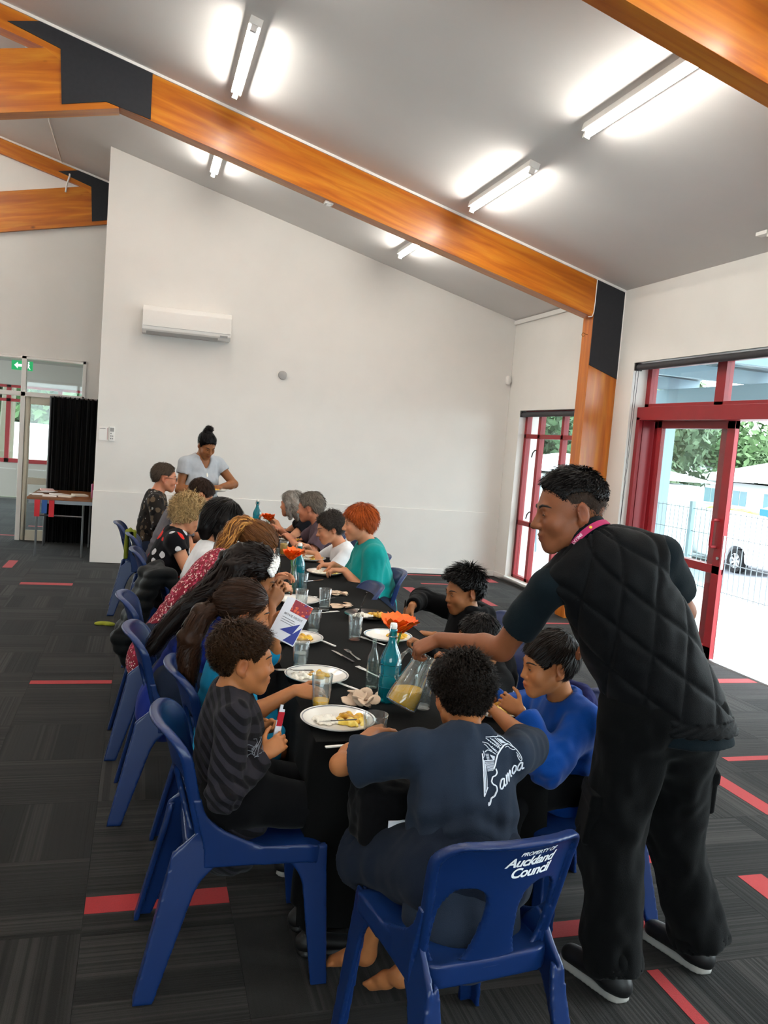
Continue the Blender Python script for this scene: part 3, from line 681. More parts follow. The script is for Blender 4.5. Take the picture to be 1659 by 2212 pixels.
def tablecloth():
    L_, hw, drop = 5.86, .40, .60
    nu, nvv = 118, 17
    # outline walked round the table; rings from the top edge down the drop
    per = []
    for i in range(nu+1): per.append((-hw+0*i, L_*(1-i/nu)))       # left edge, far to near
    for i in range(1, nvv): per.append((-hw+2*hw*i/nvv, 0))
    for i in range(nu+1): per.append((hw, L_*i/nu))
    for i in range(1, nvv): per.append((hw-2*hw*i/nvv, L_))
    n = len(per); vs = []; fs = []
    for r in range(9):
        t = r/8; s_ = 0
        for i, (x, y) in enumerate(per):
            px, py = per[i-1]; s_ += math.hypot(x-px, y-py)
            nx = -1 if x <= -hw+1e-6 else 1 if x >= hw-1e-6 else 0; ny = -1 if y < 1e-6 else 1 if y > L_-1e-6 else 0
            l = math.hypot(nx, ny) or 1
            wob = (.016*math.sin(s_*17)+.010*math.sin(s_*31+1)+.012*math.sin(s_*7.3+2))*t
            out = (.0 if r == 0 else .010)+.012*t+wob*.8
            vs.append((x+nx/l*out, y+ny/l*out, TZ-.002-(0 if r == 0 else .006)-(drop if ny < 0 else .285)*t*(1+.05*math.sin(s_*3.1))+(0 if r else .002)))
    for r in range(8):
        for i in range(n): fs.append((r*n+i, (r+1)*n+i, (r+1)*n+(i+1)%n, r*n+(i+1)%n))
    # top grid with faint creases
    b = len(vs); gx, gy = 14, 118
    for j in range(gy+1):
        for i in range(gx+1):
            x, y = -hw+2*hw*i/gx, L_*j/gy; e = 0 if i in (0,gx) or j in (0,gy) else 1
            vs.append((x, y, TZ-.002+e*(.0016*math.sin(x*21+y*2.2)+.0012*math.sin(y*9+x*3)-.0026)))
    for j in range(gy):
        for i in range(gx): a = b+j*(gx+1)+i; fs.append((a,a+1,a+gx+2,a+gx+1))
    o = mesh('tablecloth', vs, fs, M_cloth, smooth=True); o.location = (TX,TY,0); o.rotation_euler = (0,0,TA)
    return tag(o, 'long black cloth draped over the dining table', 'tablecloth')
tablecloth()
# ============================================================ TABLEWARE
M_china = pm('white_china', '#efece4', .18, noise=.02, nscale=4, coat=.3); M_rim = pm('grey_china_line', '#70737c', .3)
M_blackpl = pm('black_plate_glaze', '#17171a', .2, coat=.4); M_bluepl = pm('blue_plate_glaze', '#4d8fb5', .2, coat=.3)
M_steelc = pm('polished_cutlery', '#c9c8c4', .16, 1); M_whitepl = pm('white_plastic_cutlery', '#eceae6', .4); M_blackh = pm('black_handle', '#141315', .35)
M_rice = pm('steamed_rice', '#f2ede0', .6, noise=.06, nscale=90, bump=.5, bscale=220)
def food_mat(name, c1, c2, c3):
    m = bpy.data.materials.new(name); m.use_nodes = True; N, L, b = nodes_of(m); tc = N.new('ShaderNodeTexCoord')
    n = N.new('ShaderNodeTexNoise'); n.inputs['Scale'].default_value = 38; n.inputs['Detail'].default_value = 4; L.new(tc.outputs['Object'], n.inputs[0])
    L.new(rampn(N, L, n.outputs[0], [(.3,srgb(c1)),(.5,srgb(c2)),(.7,srgb(c3))]), b.inputs['Base Color']); b.inputs['Roughness'].default_value = .35
    bp = N.new('ShaderNodeBump'); bp.inputs['Strength'].default_value = .4; bp.inputs['Distance'].default_value = .003; L.new(n.outputs[0], bp.inputs['Height']); L.new(bp.outputs[0], b.inputs['Normal'])
    MATS[name] = m; return m
M_curry = food_mat('yellow_curry', '#8a5a10', '#c8951c', '#e8c23c'); M_potato = food_mat('pale_curried_potato', '#d9b53a', '#ecd163', '#f4e292')
def plate_mesh(r, mat, ring=None):
    o = empty('plate')
    p = [(0,.004),(r*.60,.004),(r*.68,.008),(r*.97,.020),(r,.0215),(r*1.0,.0185),(r*.70,.002),(r*.62,0),(0,0)]
    MB().lathe(p, 48).build('dish', mat, o, smooth=True, angle=1.2)
    if ring is not None:
        MB().lathe([(r*.93,.0192),(r*.96,.0202),(r*.96,.0206),(r*.93,.0196)], 48).build('rim_line', ring, o, smooth=True)
    return o
PLW, PLB, PLU = plate_mesh(.128, M_china, M_rim), plate_mesh(.135, M_blackpl), plate_mesh(.12, M_china, M_bluepl)
_used = set()
def put(proto, loc, rz=0, label=None, cat=None, group=None):
    o = proto if proto.name not in _used else dup(proto); _used.add(proto.name)
    o.location = loc; o.rotation_euler = (0,0,rz); return tag(o, label, cat, group)
def blob_heap(name, c, rad, n, size, m, seed, flat=.5, parent=None):
    """a heap of lumps resting on a plate"""
    r = np.random.default_rng(seed); f = Field((-rad-.03,)*2+(-.01,), (rad+.03,rad+.03,.07), .0035)
    for _ in range(n):
        a = r.uniform(0,6.28); q = rad*math.sqrt(r.uniform(0,1)); s = size*r.uniform(.6,1.25); z = max(.002, (1-q/rad)*.016*r.uniform(.3,1.3))
        R = np.linalg.qr(r.normal(size=(3,3)))[0]
        f.ell((q*math.cos(a), q*math.sin(a)*.75, z), (s, s*r.uniform(.6,.95), s*r.uniform(.45,.8)), R, k=.003)
    f.half((0,0,.0005), (0,0,-1)); Vt, F = f.mesh(); o = npmesh(name, Vt, F, m, parent); o.location = c; return o
PLG = 'dinner plates on the long table'
FG = 'servings of curry and rice on the plates'
def serve(x, y, proto, lab, rice=True, curry=True, seed=1, dx=.02, potato=False, sz=1.0, who=''):
    put(proto, (x,y,TZ), seed, lab, 'plate', PLG)
    z = TZ+.0045
    if rice: tag(blob_heap('rice_serving', (x-.042+dx*.3,y+.006,z), .052*sz, 70, .0115, M_rice, seed+50), 'mound of white rice on the plate '+who, 'rice', FG, 'stuff')
    if curry:
        tag(blob_heap('curry_serving', (x+.035+dx,y+.016,z), .054*sz, 34, .0155, M_curry, seed+20), 'yellow curry pieces on the plate '+who, 'curry', FG)
        if potato: tag(blob_heap('curried_potato', (x+.028+dx,y-.028,z), .042*sz, 18, .016, M_potato, seed+33), 'pale curried potato pieces on the plate '+who, 'curry', FG)
serve(.68,2.63,PLW,'white china plate of curry in front of the charcoal striped shirt',seed=1,potato=True,who='by the charcoal striped boy')
serve(.71,3.137,PLW,'white china plate of curry beside the reached for tumbler',seed=2,dx=-.03,who='beside the reached for tumbler')
serve(.735,3.74,PLW,'white china plate of curry under the held leaflet',seed=3,dx=-.01,who='under the held leaflet')
serve(.90,4.62,PLW,'nearly empty white china plate beside the water tumbler and orange flowers',curry=False,rice=False,seed=4)
serve(.63,4.50,PLW,'white china plate before the lace headband',rice=False,seed=14,potato=True,who='before the lace headband')
serve(1.275,5.62,PLW,'white china plate of curry before the teal shirt',seed=5,potato=True,who='before the teal shirt')
serve(1.228,4.25,PLB,'black plate of rice and curry at the empty chair',seed=6,potato=False,who='on the black plate')
serve(1.20,3.79,PLU,'blue rimmed plate before the boy lifting his knife',seed=7,rice=False,who='on the blue rimmed plate')
serve(1.29,2.72,PLU,'blue rimmed plate before the boy in the blue hoodie',seed=8,rice=False,potato=True,who='by the blue hoodie')
serve(1.29,6.25,PLW,'white china plate before the woman in the white top',seed=9,potato=True,who='by the white top')
serve(1.32,7.35,PLB,'dark plate of food before the grey haired man',seed=10,who='by the mauve shirt')
serve(.80,6.0,PLW,'white china plate before the woman in black florals',seed=11,who='by the black floral top')
serve(.80,6.9,PLW,'white china plate before the bowed man in grey',seed=12,who='by the bowed man')
# tumblers
def thin_glass(name, tint, haze=.05, hazecol=(.8,.85,.85,1), body=None):
    """drinking glass: see-through, glossy towards the rim, a breath of haze"""
    m = bpy.data.materials.new(name); m.use_nodes = True; N = m.node_tree.nodes; L = m.node_tree.links; N.remove(N['Principled BSDF'])
    t = N.new('ShaderNodeBsdfTransparent'); t.inputs[0].default_value = tint; g = N.new('ShaderNodeBsdfGlossy'); g.inputs['Roughness'].default_value = .04
    d = N.new('ShaderNodeBsdfDiffuse'); d.inputs[0].default_value = hazecol
    m1 = N.new('ShaderNodeMixShader'); m1.inputs[0].default_value = body or haze; L.new(t.outputs[0], m1.inputs[1]); L.new(d.outputs[0], m1.inputs[2])
    lw = N.new('ShaderNodeLayerWeight'); r = N.new('ShaderNodeMapRange'); r.inputs[1].default_value = .1; r.inputs[2].default_value = 1; r.inputs[3].default_value = .05; r.inputs[4].default_value = .6; r.interpolation_type = 'SMOOTHSTEP'; L.new(lw.outputs['Facing'], r.inputs[0])
    m2 = N.new('ShaderNodeMixShader'); L.new(r.outputs[0], m2.inputs[0]); L.new(m1.outputs[0], m2.inputs[1]); L.new(g.outputs[0], m2.inputs[2]); L.new(m2.outputs[0], N['Material Output'].inputs[0]); MATS[name] = m; return m
M_clear = thin_glass('clear_drinking_glass', (.93,.96,.96,1))
def liquid(name, col, dens=1.0):
    m = pm(name, col, .04, trans=.55, ior=1.33); return m
M_water = thin_glass('water', (.86,.90,.90,1), .12); M_oj = pm('orange_juice', '#f0b412', .15, noise=.03)
def tumbler(h=.115, r0=.028, r1=.036, fill=0, fm=None, name='tumbler'):
    o = empty(name)
    p = [(0,0),(r0,0),(r0+.001,.003),(r1,h-.001),(r1-.0008,h),(r1-.0018,h-.001),(r0-.0012,.012),(0,.011)]
    MB().lathe(p, 28).build('glass_wall', M_clear, o, smooth=True, angle=1.0)
    if fill:
        t = fill; rf = r0-.0016+(r1-r0)*t*.97
        MB().lathe([(0,.0115),(r0-.0018,.0125),(rf,h*t),(0,h*t)], 28).build('drink', fm, o, smooth=True, angle=1.0)
    return o
TG, TWt, TJ, TJf = tumbler(.118), tumbler(.118,fill=.55,fm=M_water), tumbler(.125,.03,.037,.26,M_oj), tumbler(.118,fill=.8,fm=M_oj)
TGs = tumbler(.085,.032,.041)
GL = 'drinking glasses on the long table'
put(TJ,(.652,2.783,TZ),0,'tumbler with a little orange juice gripped by the turquoise sleeved child','glass',GL)
put(TWt,(.67,3.286,TZ),0,'half full water tumbler between two curry plates','glass',GL)
put(TG,(.85,3.90,TZ),0,'empty tumbler just behind the leaflet','glass',GL); put(TG,(1.026,3.77,TZ),0,'empty tumbler beside the teal bottle and black plate','glass',GL)
put(TG,(1.021,4.445,TZ),0,'empty tumbler at the rim of the nearly empty plate','glass',GL); put(TG,(.99,4.96,TZ),0,'empty tumbler beside the orange flower vase','glass',GL)
put(TGs,(.765,2.475,TZ),0,'short clear glass by the navy shirt shoulder','glass',GL)
put(TJf,(1.114,6.43,TZ),0,'full orange juice glass near the woman in white','glass',GL); put(TJf,(1.094,5.76,TZ),0,'full orange juice glass behind the flower vase','glass',GL)
put(TJf,(1.08,8.0,TZ),0,'orange juice glass at the far table end','glass',GL); put(TG,(1.03,2.77,TZ),0,'small glass being filled from the jug','glass',GL)
put(TG,(.88,4.40,TZ),0,'tumbler with a sip left on the nearly empty plate side','glass',GL)
# bottles
M_teal = thin_glass('teal_bottle_glass', (.05,.52,.58,1), .05, srgb('#1193a5'), .42); M_tealc = thin_glass('pale_bottle_glass', (.80,.92,.88,1))
def bottle(h, r, mat, cap=True, name='swing_top_bottle', water=0):
    o = empty(name)
    p = [(0,.006),(r*.8,.004),(r*.92,0),(r,.008),(r,h*.52),(r*.97,h*.56),(r*.82,h*.64),(r*.48,h*.74),(r*.36,h*.80),(r*.33,h*.92),(r*.38,h*.925),(r*.38,h*.95),(r*.32,h*.955),(r*.28,h*.97),(r*.2,h*.97)]
    MB().lathe(p, 32).build('glass_body', mat, o, smooth=True, angle=1.2)
    for z in (.2,.36,.5): MB().lathe([(r*1.0,h*z-.002),(r*1.02,h*z),(r*1.0,h*z+.002)], 32).build('moulded_ring', mat, o, smooth=True)
    if cap:
        MB().lathe([(0,h*.955),(r*.3,h*.955),(r*.34,h*.97),(r*.34,h*1.0),(r*.28,h*1.03),(0,h*1.035)], 20).build('stopper', M_china, o, smooth=True)
        MB().tube([(r*.42*math.cos(a),r*.42*math.sin(a),h*.86) for a in np.linspace(0,6.28,14)[:-1]], .0016, 5, closed=True).tube([(r*.42,0,h*.86),(r*.5,0,h*.93),(r*.36,0,h*1.0)], .0016, 5).tube([(-r*.42,0,h*.86),(-r*.5,0,h*.93),(-r*.36,0,h*1.0)], .0016, 5).build('wire_bail', M_steelc, o)
    return o
BT = bottle(.285,.041,M_teal)
BG = 'swing top bottles on the long table'
put(BT,(.925,2.86,TZ),.6,'teal glass swing top bottle beside the tilted jug','bottle',BG)
BC = bottle(.20,.024,M_tealc,False,'slim_bottle'); put(BC,(.905,3.02,TZ),0,'slim clear bottle standing behind the teal bottle','bottle','slim clear bottles')
put(BC,(.905,5.45,TZ),0,'slim clear bottle beside the far orange flowers','bottle','slim clear bottles')
put(BT,(1.12,8.15,TZ),0,'teal swing top bottle at the far end of the table','bottle',BG); put(BT,(.97,5.02,TZ),0,'teal swing top bottle behind the flower vase','bottle',BG)
# orange flowers in slim vases
M_petal = pm('orange_petal', '#f2650c', .55, noise=.15, nscale=60); M_leaf = pm('green_stem', '#3f7a34', .5, noise=.2)
def flower_vase(loc, seed, label, n=3, h=.17, sc=1.0):
    r = np.random.default_rng(seed); o = empty('flower_vase', loc, 0, label, 'vase', 'vases of orange flowers')
    MB().lathe([(0,.002),(.026,.0),(.03,.01),(.028,h*.5),(.018,h*.75),(.016,h*.9),(.02,h),(.0185,h),(.014,h*.88),(.026,h*.45),(.027,.012),(0,.01)], 24).build('vase_glass', M_tealc if seed%2 else M_teal, o, smooth=True)
    for k in range(n):
        a = r.uniform(0,6.28); t = A(.02*math.cos(a)*sc,.02*math.sin(a)*sc,h+.03+.02*r.uniform(0,1))
        fl = MB().tube([(0,0,.02),(.004*math.cos(a),.004*math.sin(a),h*.6),tuple(t)], .0022, 6).build('stem', M_leaf, o)
        for p in range(6):
            b = p*1.047+r.uniform(-.2,.2); q = []; s = sc*.042*r.uniform(.85,1.15)
            g = [(u,w) for u in np.linspace(0,1,6) for w in (-1,-.4,.4,1)]
            for u, w in g:
                wd = math.sin(u*2.15+.35)*.62*s*w; up = .95*u*s*1.1-.25*s*u*u+.22*s*(w*w)*u*math.sin(b*3+k); out = u*s
                q.append((t[0]+out*math.cos(b)-wd*math.sin(b), t[1]+out*math.sin(b)+wd*math.cos(b), t[2]+up))
            mesh('petal', q, [(i*4+j,i*4+j+1,i*4+j+5,i*4+j+4) for i in range(5) for j in range(3)], M_petal, o, smooth=True)
    return o
flower_vase((.92,4.91,TZ),1,'slim vase of orange flowers beside the lace headband',4,.17,1.25)
flower_vase((1.01,3.10,TZ),3,'slim vase with big orange petals behind the teal bottle',3,.16,1.55)
flower_vase((1.14,7.6,TZ),5,'vase of orange flowers at the far end of the table',4,.12,1.2)
# cutlery
def fork(name='fork', m=None, m2=None):
    o = empty(name); m = m or M_steelc
    MB().box(-.004,.004,-.10,-.005,0,.002).box(-.006,.006,-.10,-.06,0,.0022).build('handle', m2 or m, o, bevel=.001)
    q = MB().box(-.010,.010,.02,.035,.002,.0035).box(-.0045,.0045,-.005,.022,.001,.003)
    for k in range(4): q.box(-.010+k*.0060,-.0075+k*.0060,.034,.075,.002,.0035)
    q.build('tines', m, o); return o
def knife(m2=None, m=None):
    o = empty('table_knife'); m = m or M_steelc
    MB().box(-.006,.006,-.10,0,0,.005).build('handle', m2 or m, o, bevel=.0015)
    mesh('blade', [(-.006,0,.001),(.008,0,.001),(.009,.07,.001),(.002,.10,.001),(-.006,.105,.001),(-.006,0,.0025),(.008,0,.0025),(.009,.07,.0025),(.002,.10,.0025),(-.006,.105,.0025)], [(4,3,2,1,0),(5,6,7,8,9),(0,1,6,5),(1,2,7,6),(2,3,8,7),(3,4,9,8),(4,0,5,9)], m, o); return o
FK, KN, FKW, KNW, KNB, FKB = fork(), knife(), fork('plastic_fork',M_whitepl), knife(M_whitepl,M_whitepl), knife(M_blackh), fork('black_handled_fork',None,M_blackh)
CG = 'cutlery on the long table'
ct = TZ+.001
put(FK,(.945,3.50,ct),.12,'steel fork lying alone in the middle of the cloth','fork',CG); put(KNB,(.895,3.46,ct),.25,'black handled knife beside the lone steel fork','knife',CG)
put(FKW,(.945,3.23,ct),.35,'white plastic fork near the slim clear bottle','fork',CG); put(KNW,(.815,3.02,ct),.5,'white plastic knife at the rim of the plate by the tumbler','knife',CG)
put(KNW,(.69,2.425,ct),-1.45,'white plastic knife along the cloth edge by the navy shirt','knife',CG); put(FKW,(1.10,3.75,ct),.5,'white plastic fork beside the orange petals','fork',CG)
put(KNB,(1.09,4.50,ct),-1.2,'black handled knife behind the black plate','knife',CG); put(FKW,(1.02,4.36,ct),-1.2,'white plastic fork near the black plate','fork',CG)
put(FK,(1.10,4.72,ct),-.9,'steel fork by the torn paper napkin','fork',CG); put(FKW,(1.00,4.72,ct),-.6,'white plastic fork across the nearly empty plate','fork',CG)
put(KN,(1.13,5.32,ct),-1.0,'steel knife in front of the teal shirt plate','knife',CG); put(KNW,(.86,3.72,ct),.4,'white plastic knife under the leaflet plate rim','knife',CG)
for P_, rz, tilt, lab, pr in (((.645,2.60,TZ+.018),.9,-.25,'fork resting in the rice of the charcoal striped boy','FKB'),((.61,3.15,TZ+.03),1.9,.1,'fork resting over the plate beside the tumbler','FKB'),((1.165,4.19,TZ+.07),.3,-1.1,'fork standing in the black plate of rice','FK')):
    o = put(FKB if pr == 'FKB' else FK, P_, rz, lab, 'fork', CG); o.rotation_euler = (tilt,0,rz)
# paper napkins
M_napk = pm('brown_paper_napkin', '#d8bfa6', .9, noise=.06, nscale=30, bump=.2)
def crumple(name, loc, s, seed, flat, label):
    f = Field((-.06,)*3, (.06,)*3, .003); r = np.random.default_rng(seed)
    for _ in range(16):
        R = np.linalg.qr(r.normal(size=(3,3)))[0]; f.ell(r.normal(size=3)*A(.02,.018,.008)*s, A(.03,.022,.0045)*s*r.uniform(.6,1.1), R, k=.002)
    Vt, F = f.mesh(); Vt = Vt*A(1,1,flat); Vt[:,2] -= Vt[:,2].min(); o = npmesh(name, Vt, F, M_napk, None, smooth=False); o.location = loc; return tag(o, label, 'napkin', 'paper napkins on the table')
crumple('paper_napkin',(.80,2.79,TZ),1.15,3,1.0,'crumpled brown paper napkin behind the curry plate')
crumple('paper_napkin',(1.20,4.90,TZ),1.5,5,.25,'flattened brown paper napkin near the empty chair'); crumple('paper_napkin',(1.14,4.52,TZ),1.5,8,.18,'flat brown paper napkin beside the black plate')
# ============================================================ PEOPLE
def frame(f, u, keep='u'):
    f = nv(f); u = nv(u)
    if keep == 'u': f = nv(f-(f@u)*u)
    else: u = nv(u-(u@f)*f)
    return np.stack([np.cross(f,u), f, u], 1)                    # columns: right, forward, up
def elbow(a, b, l1, l2, pole):
    a, b = np.asarray(a,float), np.asarray(b,float); d = np.linalg.norm(b-a); dd = min(d, (l1+l2)*.999); n = (b-a)/max(d,1e-6); b2 = a+n*dd
    x = (l1*l1-l2*l2+dd*dd)/(2*dd); y = math.sqrt(max(l1*l1-x*x, 0)); p = np.asarray(pole,float); p = nv(p-(p@n)*n)
    return a+n*x+p*y, b2
SKIN = {}
def skin(name, col):
    if name not in SKIN:
        m = pm('skin_'+name, col, .5, noise=.07, nscale=28, bump=.06, bscale=400, vcol='tint', spec=.35)
        b = m.node_tree.nodes['Principled BSDF']; b.inputs['Subsurface Weight'].default_value = .08; b.inputs['Subsurface Radius'].default_value = (.01,.004,.002); b.inputs['Subsurface Scale'].default_value = .3
        SKIN[name] = m
    return SKIN[name]
def hairmat(name, col, rough=.45):
    return pm('hair_'+name, col, rough, noise=.12, nscale=60, vcol='tint', spec=.14)
M_eye = pm('eye_white', '#e8e2da', .2); M_iris = pm('dark_iris', '#20130c', .12); M_lip = None
def set_tint(o, T):
    me = o.data; a = me.color_attributes.new('tint', 'FLOAT_COLOR', 'POINT'); T4 = np.ones((len(me.vertices),4), np.float32); T4[:,:T.shape[1]] = T; a.data.foreach_set('color', T4.ravel())
HEADRAD = A(.0745,.096,.086); HEADC = A(0,-.018,.032)
def head_prims(f, hc, R, s, male=True, fem=0, open_=.0, kid=False):
    ny, nr = (.108,.0100) if kid else (.1155,.0118)
    T = lambda *p: hc+R@(A(*p)*s)
    f.ell(T(*HEADC), HEADRAD*s, R, k=.02); f.ell(T(0,.028,.0), A(.0635,.066,.086)*s, R, k=.03*s); f.ell(T(0,.034,-.055), A(.051,.054,.054)*s, R, k=.03*s)
    f.ell(T(0,.076,-.098), A(.021 if male else .017,.018,.016)*s, R, k=.025*s)
    for q in (-1,1):
        f.cone(T(q*.053,.0,-.05), T(q*.017,.072,-.1), .017*s, .014*s, k=.028*s)
        f.ell(T(q*.037,.065,-.03), A(.026,.024,.026)*s, R, k=.025*s)
    f.cone(T(-.033,.0835,.021), T(.033,.0835,.021), .0105*s, .0105*s, k=.016*s)
    for q in (-1,1):
        f.ell(T(q*.032,.103,.003), A(.019,.018,.0125)*s, R, k=.012*s, mode='-')
        f.ell(T(q*.0315,.0795,.0025), A(.0150,.0128,.0118)*s, R, k=.003*s)
    f.cone(T(0,.092,.008), T(0,ny,-.029), .0072*s, nr*s, k=.013*s)
    for q in (-1,1): f.ell(T(q*.0125,ny-.0115,-.0335), A(.0088,.0105,.0080)*s, R, k=.007*s)
    f.ell(T(0,.082,-.067), A(.030,.020,.024)*s, R, k=.018*s)
    f.ell(T(0,.0995,-.0595), A(.0215,.0085,.0056)*s, R, k=.004*s); f.ell(T(0,.098,-.0722), A(.0185,.0092,.0066)*s, R, k=.004*s)
    f.cone(T(-.022,.1065,-.0657), T(.022,.1065,-.0657), .0022*s, .0022*s, k=.003*s, mode='-')
    for q in (-1,1):
        Re = R@np.array(Matrix.Rotation(q*-.35,3,'Z'))@np.array(Matrix.Rotation(-.18,3,'X'))
        f.ell(T(q*.080,-.016,-.006), A(.0090,.0205,.0335)*s, Re, k=.005*s); f.ell(T(q*.076,-.007,-.033), A(.0075,.010,.013)*s, Re, k=.006*s)
        f.ell(T(q*.0895,-.011,-.002), A(.0070,.0120,.021)*s, Re, k=.004*s, mode='-')
def hand_prims(f, w, fwd, dors, side, s, curl, spread=.12, thumb=None, k=.006):
    """side +1: thumb on the hand frame's +x"""
    R = frame(fwd, dors, 'f'); R[:,0] *= side
    T = lambda p: w+R@(A(*p)*s)
    cu = curl if isinstance(curl, (list,tuple)) else [curl]*4
    xs = (.029,.0100,-.0095,-.0275); ln = (.070,.078,.073,.057); ky = (.090,.094,.090,.081)
    f.ell(T((0,.05,-.001)), A(.037,.050,.0155)*s, R, k=.012*s); f.ell(T((.024,.035,-.010)), A(.017,.03,.015)*s, R, k=.012*s)
    for i in range(4):
        f.cone(T((xs[i]*.55,.012,0)), T((xs[i],ky[i],0)), .0135*s, .0105*s, k=.010*s)
        p = A(xs[i],ky[i],0); a = 0; sp = spread*(1.5-i)/1.5
        for j, (fr, ca) in enumerate(((.45,.85),(.30,1.1),(.25,.75))):
            a += cu[i]*ca; d = A(math.sin(sp)*math.cos(a*.8), math.cos(sp)*math.cos(a), -math.sin(a)); d = nv(d); n = p+d*ln[i]*fr
            f.cone(T(p), T(n), (.0088-.0007*j)*s, (.0082-.0008*j)*s, k=.004*s if j else .007*s); p = n
    p = A(.028,.026,-.006); th = thumb or ((.75,.62,-.25),(.45,.82,-.4),(.15,.85,-.5))
    for j, (d, l) in enumerate(zip(th, (.042,.033,.027))):
        n = p+nv(A(*d))*l; f.cone(T(p), T(n), (.0125-.0017*j)*s, (.0105-.0015*j)*s, k=.008*s if j == 0 else .004*s); p = n
def strands(Pr, Nr, flow, L, lift, grav_l, n, seg=5, w=.0035, curl=0, turns=2, jitter=.25, rng=None, rad=None, c=None):
    """hair ribbons in head space; returns verts, quads, tint"""
    rng = rng or RNG; m = len(Pr); P = Pr.copy(); Q = [P.copy()]; Dm = []
    fl = flow(P); fl = fl-(fl*Nr).sum(1,keepdims=True)*Nr*.9; fl /= np.linalg.norm(fl,axis=1,keepdims=True)+1e-9
    L = (L(P) if callable(L) else np.full(m, L))*rng.uniform(.75,1.2,m); jt = rng.normal(size=(m,3))*jitter
    for i in range(seg):
        t = (i+.5)/seg; d = Nr*lift*(1-t)+fl+grav_l[None]*(t*.9 if not isinstance(grav_l, tuple) else 0)+jt*.6
        d /= np.linalg.norm(d,axis=1,keepdims=True)+1e-9; P = P+d*(L/seg)[:,None]
        if rad is not None:
            q = (P-c)/rad; k0 = np.linalg.norm(q,axis=1); k0 = np.where(k0 < 1, k0, 1)[:,None]; P = c+(P-c)/k0
        Q.append(P.copy()); Dm.append(d)
    Q = np.stack(Q, 1); Dm = np.stack([Dm[0]]+Dm, 1)
    if curl:
        ph = rng.uniform(0,6.28,m)[:,None]+np.linspace(0,2*np.pi*turns,seg+1)[None]; a = Nr[:,None,:]; b = np.cross(a, Dm); amp = curl*np.linspace(.2,1,seg+1)[None,:,None]
        Q = Q+amp*(np.cos(ph)[...,None]*a+np.sin(ph)[...,None]*b)
    side = np.cross(Dm, Nr[:,None,:]+.25*rng.normal(size=(m,1,3))); side /= np.linalg.norm(side,axis=2,keepdims=True)+1e-9
    wd = (w*rng.uniform(.7,1.3,m))[:,None]*np.linspace(1,.25,seg+1)[None]
    Vt = np.stack([Q-side*wd[...,None], Q+side*wd[...,None]], 2).reshape(-1,3)
    base = (np.arange(m)*(seg+1)*2)[:,None]+(np.arange(seg)*2)[None]
    F = np.stack([base, base+1, base+3, base+2], 2).reshape(-1,4)
    tint = np.repeat(rng.uniform(.65,1.35,m), (seg+1)*2)
    return Vt, F, tint
def bundle(guide, radii, n, w=.004, wave=.006, freq=9, rng=None, seg=14, flat=None):
    """long lock: ribbons following a guide line (world space)"""
    rng = rng or RNG; G = np.asarray(guide, float); t0 = np.linspace(0,1,len(G)); t = np.linspace(0,1,seg+1)
    C = np.stack([np.interp(t,t0,G[:,i]) for i in range(3)],1)
    for _ in range(2): C[1:-1] = (C[:-2]+2*C[1:-1]+C[2:])/4
    r = np.interp(t, t0, radii); T = np.gradient(C, axis=0); T /= np.linalg.norm(T,axis=1,keepdims=True)+1e-9
    a = np.cross(T, A(.13,.2,1)); a /= np.linalg.norm(a,axis=1,keepdims=True)+1e-9; b = np.cross(T, a)
    an = rng.uniform(0,6.28,n); rr = np.sqrt(rng.uniform(.45,1.12,n)); ph = rng.uniform(0,6.28,n); le = rng.uniform(.75,1.08,n)
    out = []
    for i in range(n):
        tt = np.clip(t*le[i],0,1); ci = np.stack([np.interp(tt,t,C[:,k]) for k in range(3)],1); ri = np.interp(tt,t,r)
        ai = np.stack([np.interp(tt,t,a[:,k]) for k in range(3)],1); bi = np.stack([np.interp(tt,t,b[:,k]) for k in range(3)],1)
        th = an[i]+.25*np.sin(tt*freq+ph[i]); rad_ = ri*rr[i]+wave*np.sin(tt*freq*2+ph[i])
        d = (np.cos(th)[:,None]*ai+np.sin(th)[:,None]*bi); pts = ci+d*rad_[:,None]; sd = (-np.sin(th)[:,None]*ai+np.cos(th)[:,None]*bi)
        wd = w*rng.uniform(.7,1.3)*np.linspace(1,.4,seg+1); out.append(np.stack([pts-sd*wd[:,None], pts+sd*wd[:,None]],1).reshape(-1,3))
    Vt = np.concatenate(out); base = (np.arange(n)*(seg+1)*2)[:,None]+(np.arange(seg)*2)[None]; F = np.stack([base,base+1,base+3,base+2],2).reshape(-1,4)
    return Vt, F, np.repeat(rng.uniform(.65,1.35,n),(seg+1)*2)
def tubevol(guide, radii, h=.008, rough=.004, seed=3):
    G = np.asarray(guide, float); f = Field(G.min(0)-max(radii)-.02, G.max(0)+max(radii)+.02, h)
    for i in range(len(G)-1): f.cone(G[i], G[i+1], radii[i], radii[i+1], k=.02)
    Vt, F = f.mesh(); n = normals(Vt, F); Vt = Vt+n*(noise3(Vt*45,seed)*rough)[:,None]
    return Vt, F, 1+.15*noise3(Vt*60,seed+1)
def fold(Vt, F, axes, freq, amp, seed=0):
    n = normals(Vt, F); q = Vt@np.asarray(axes)*np.asarray(freq); return Vt+n*((noise3(q,seed)+.5*noise3(q*2.1,seed+5))*amp)[:,None]

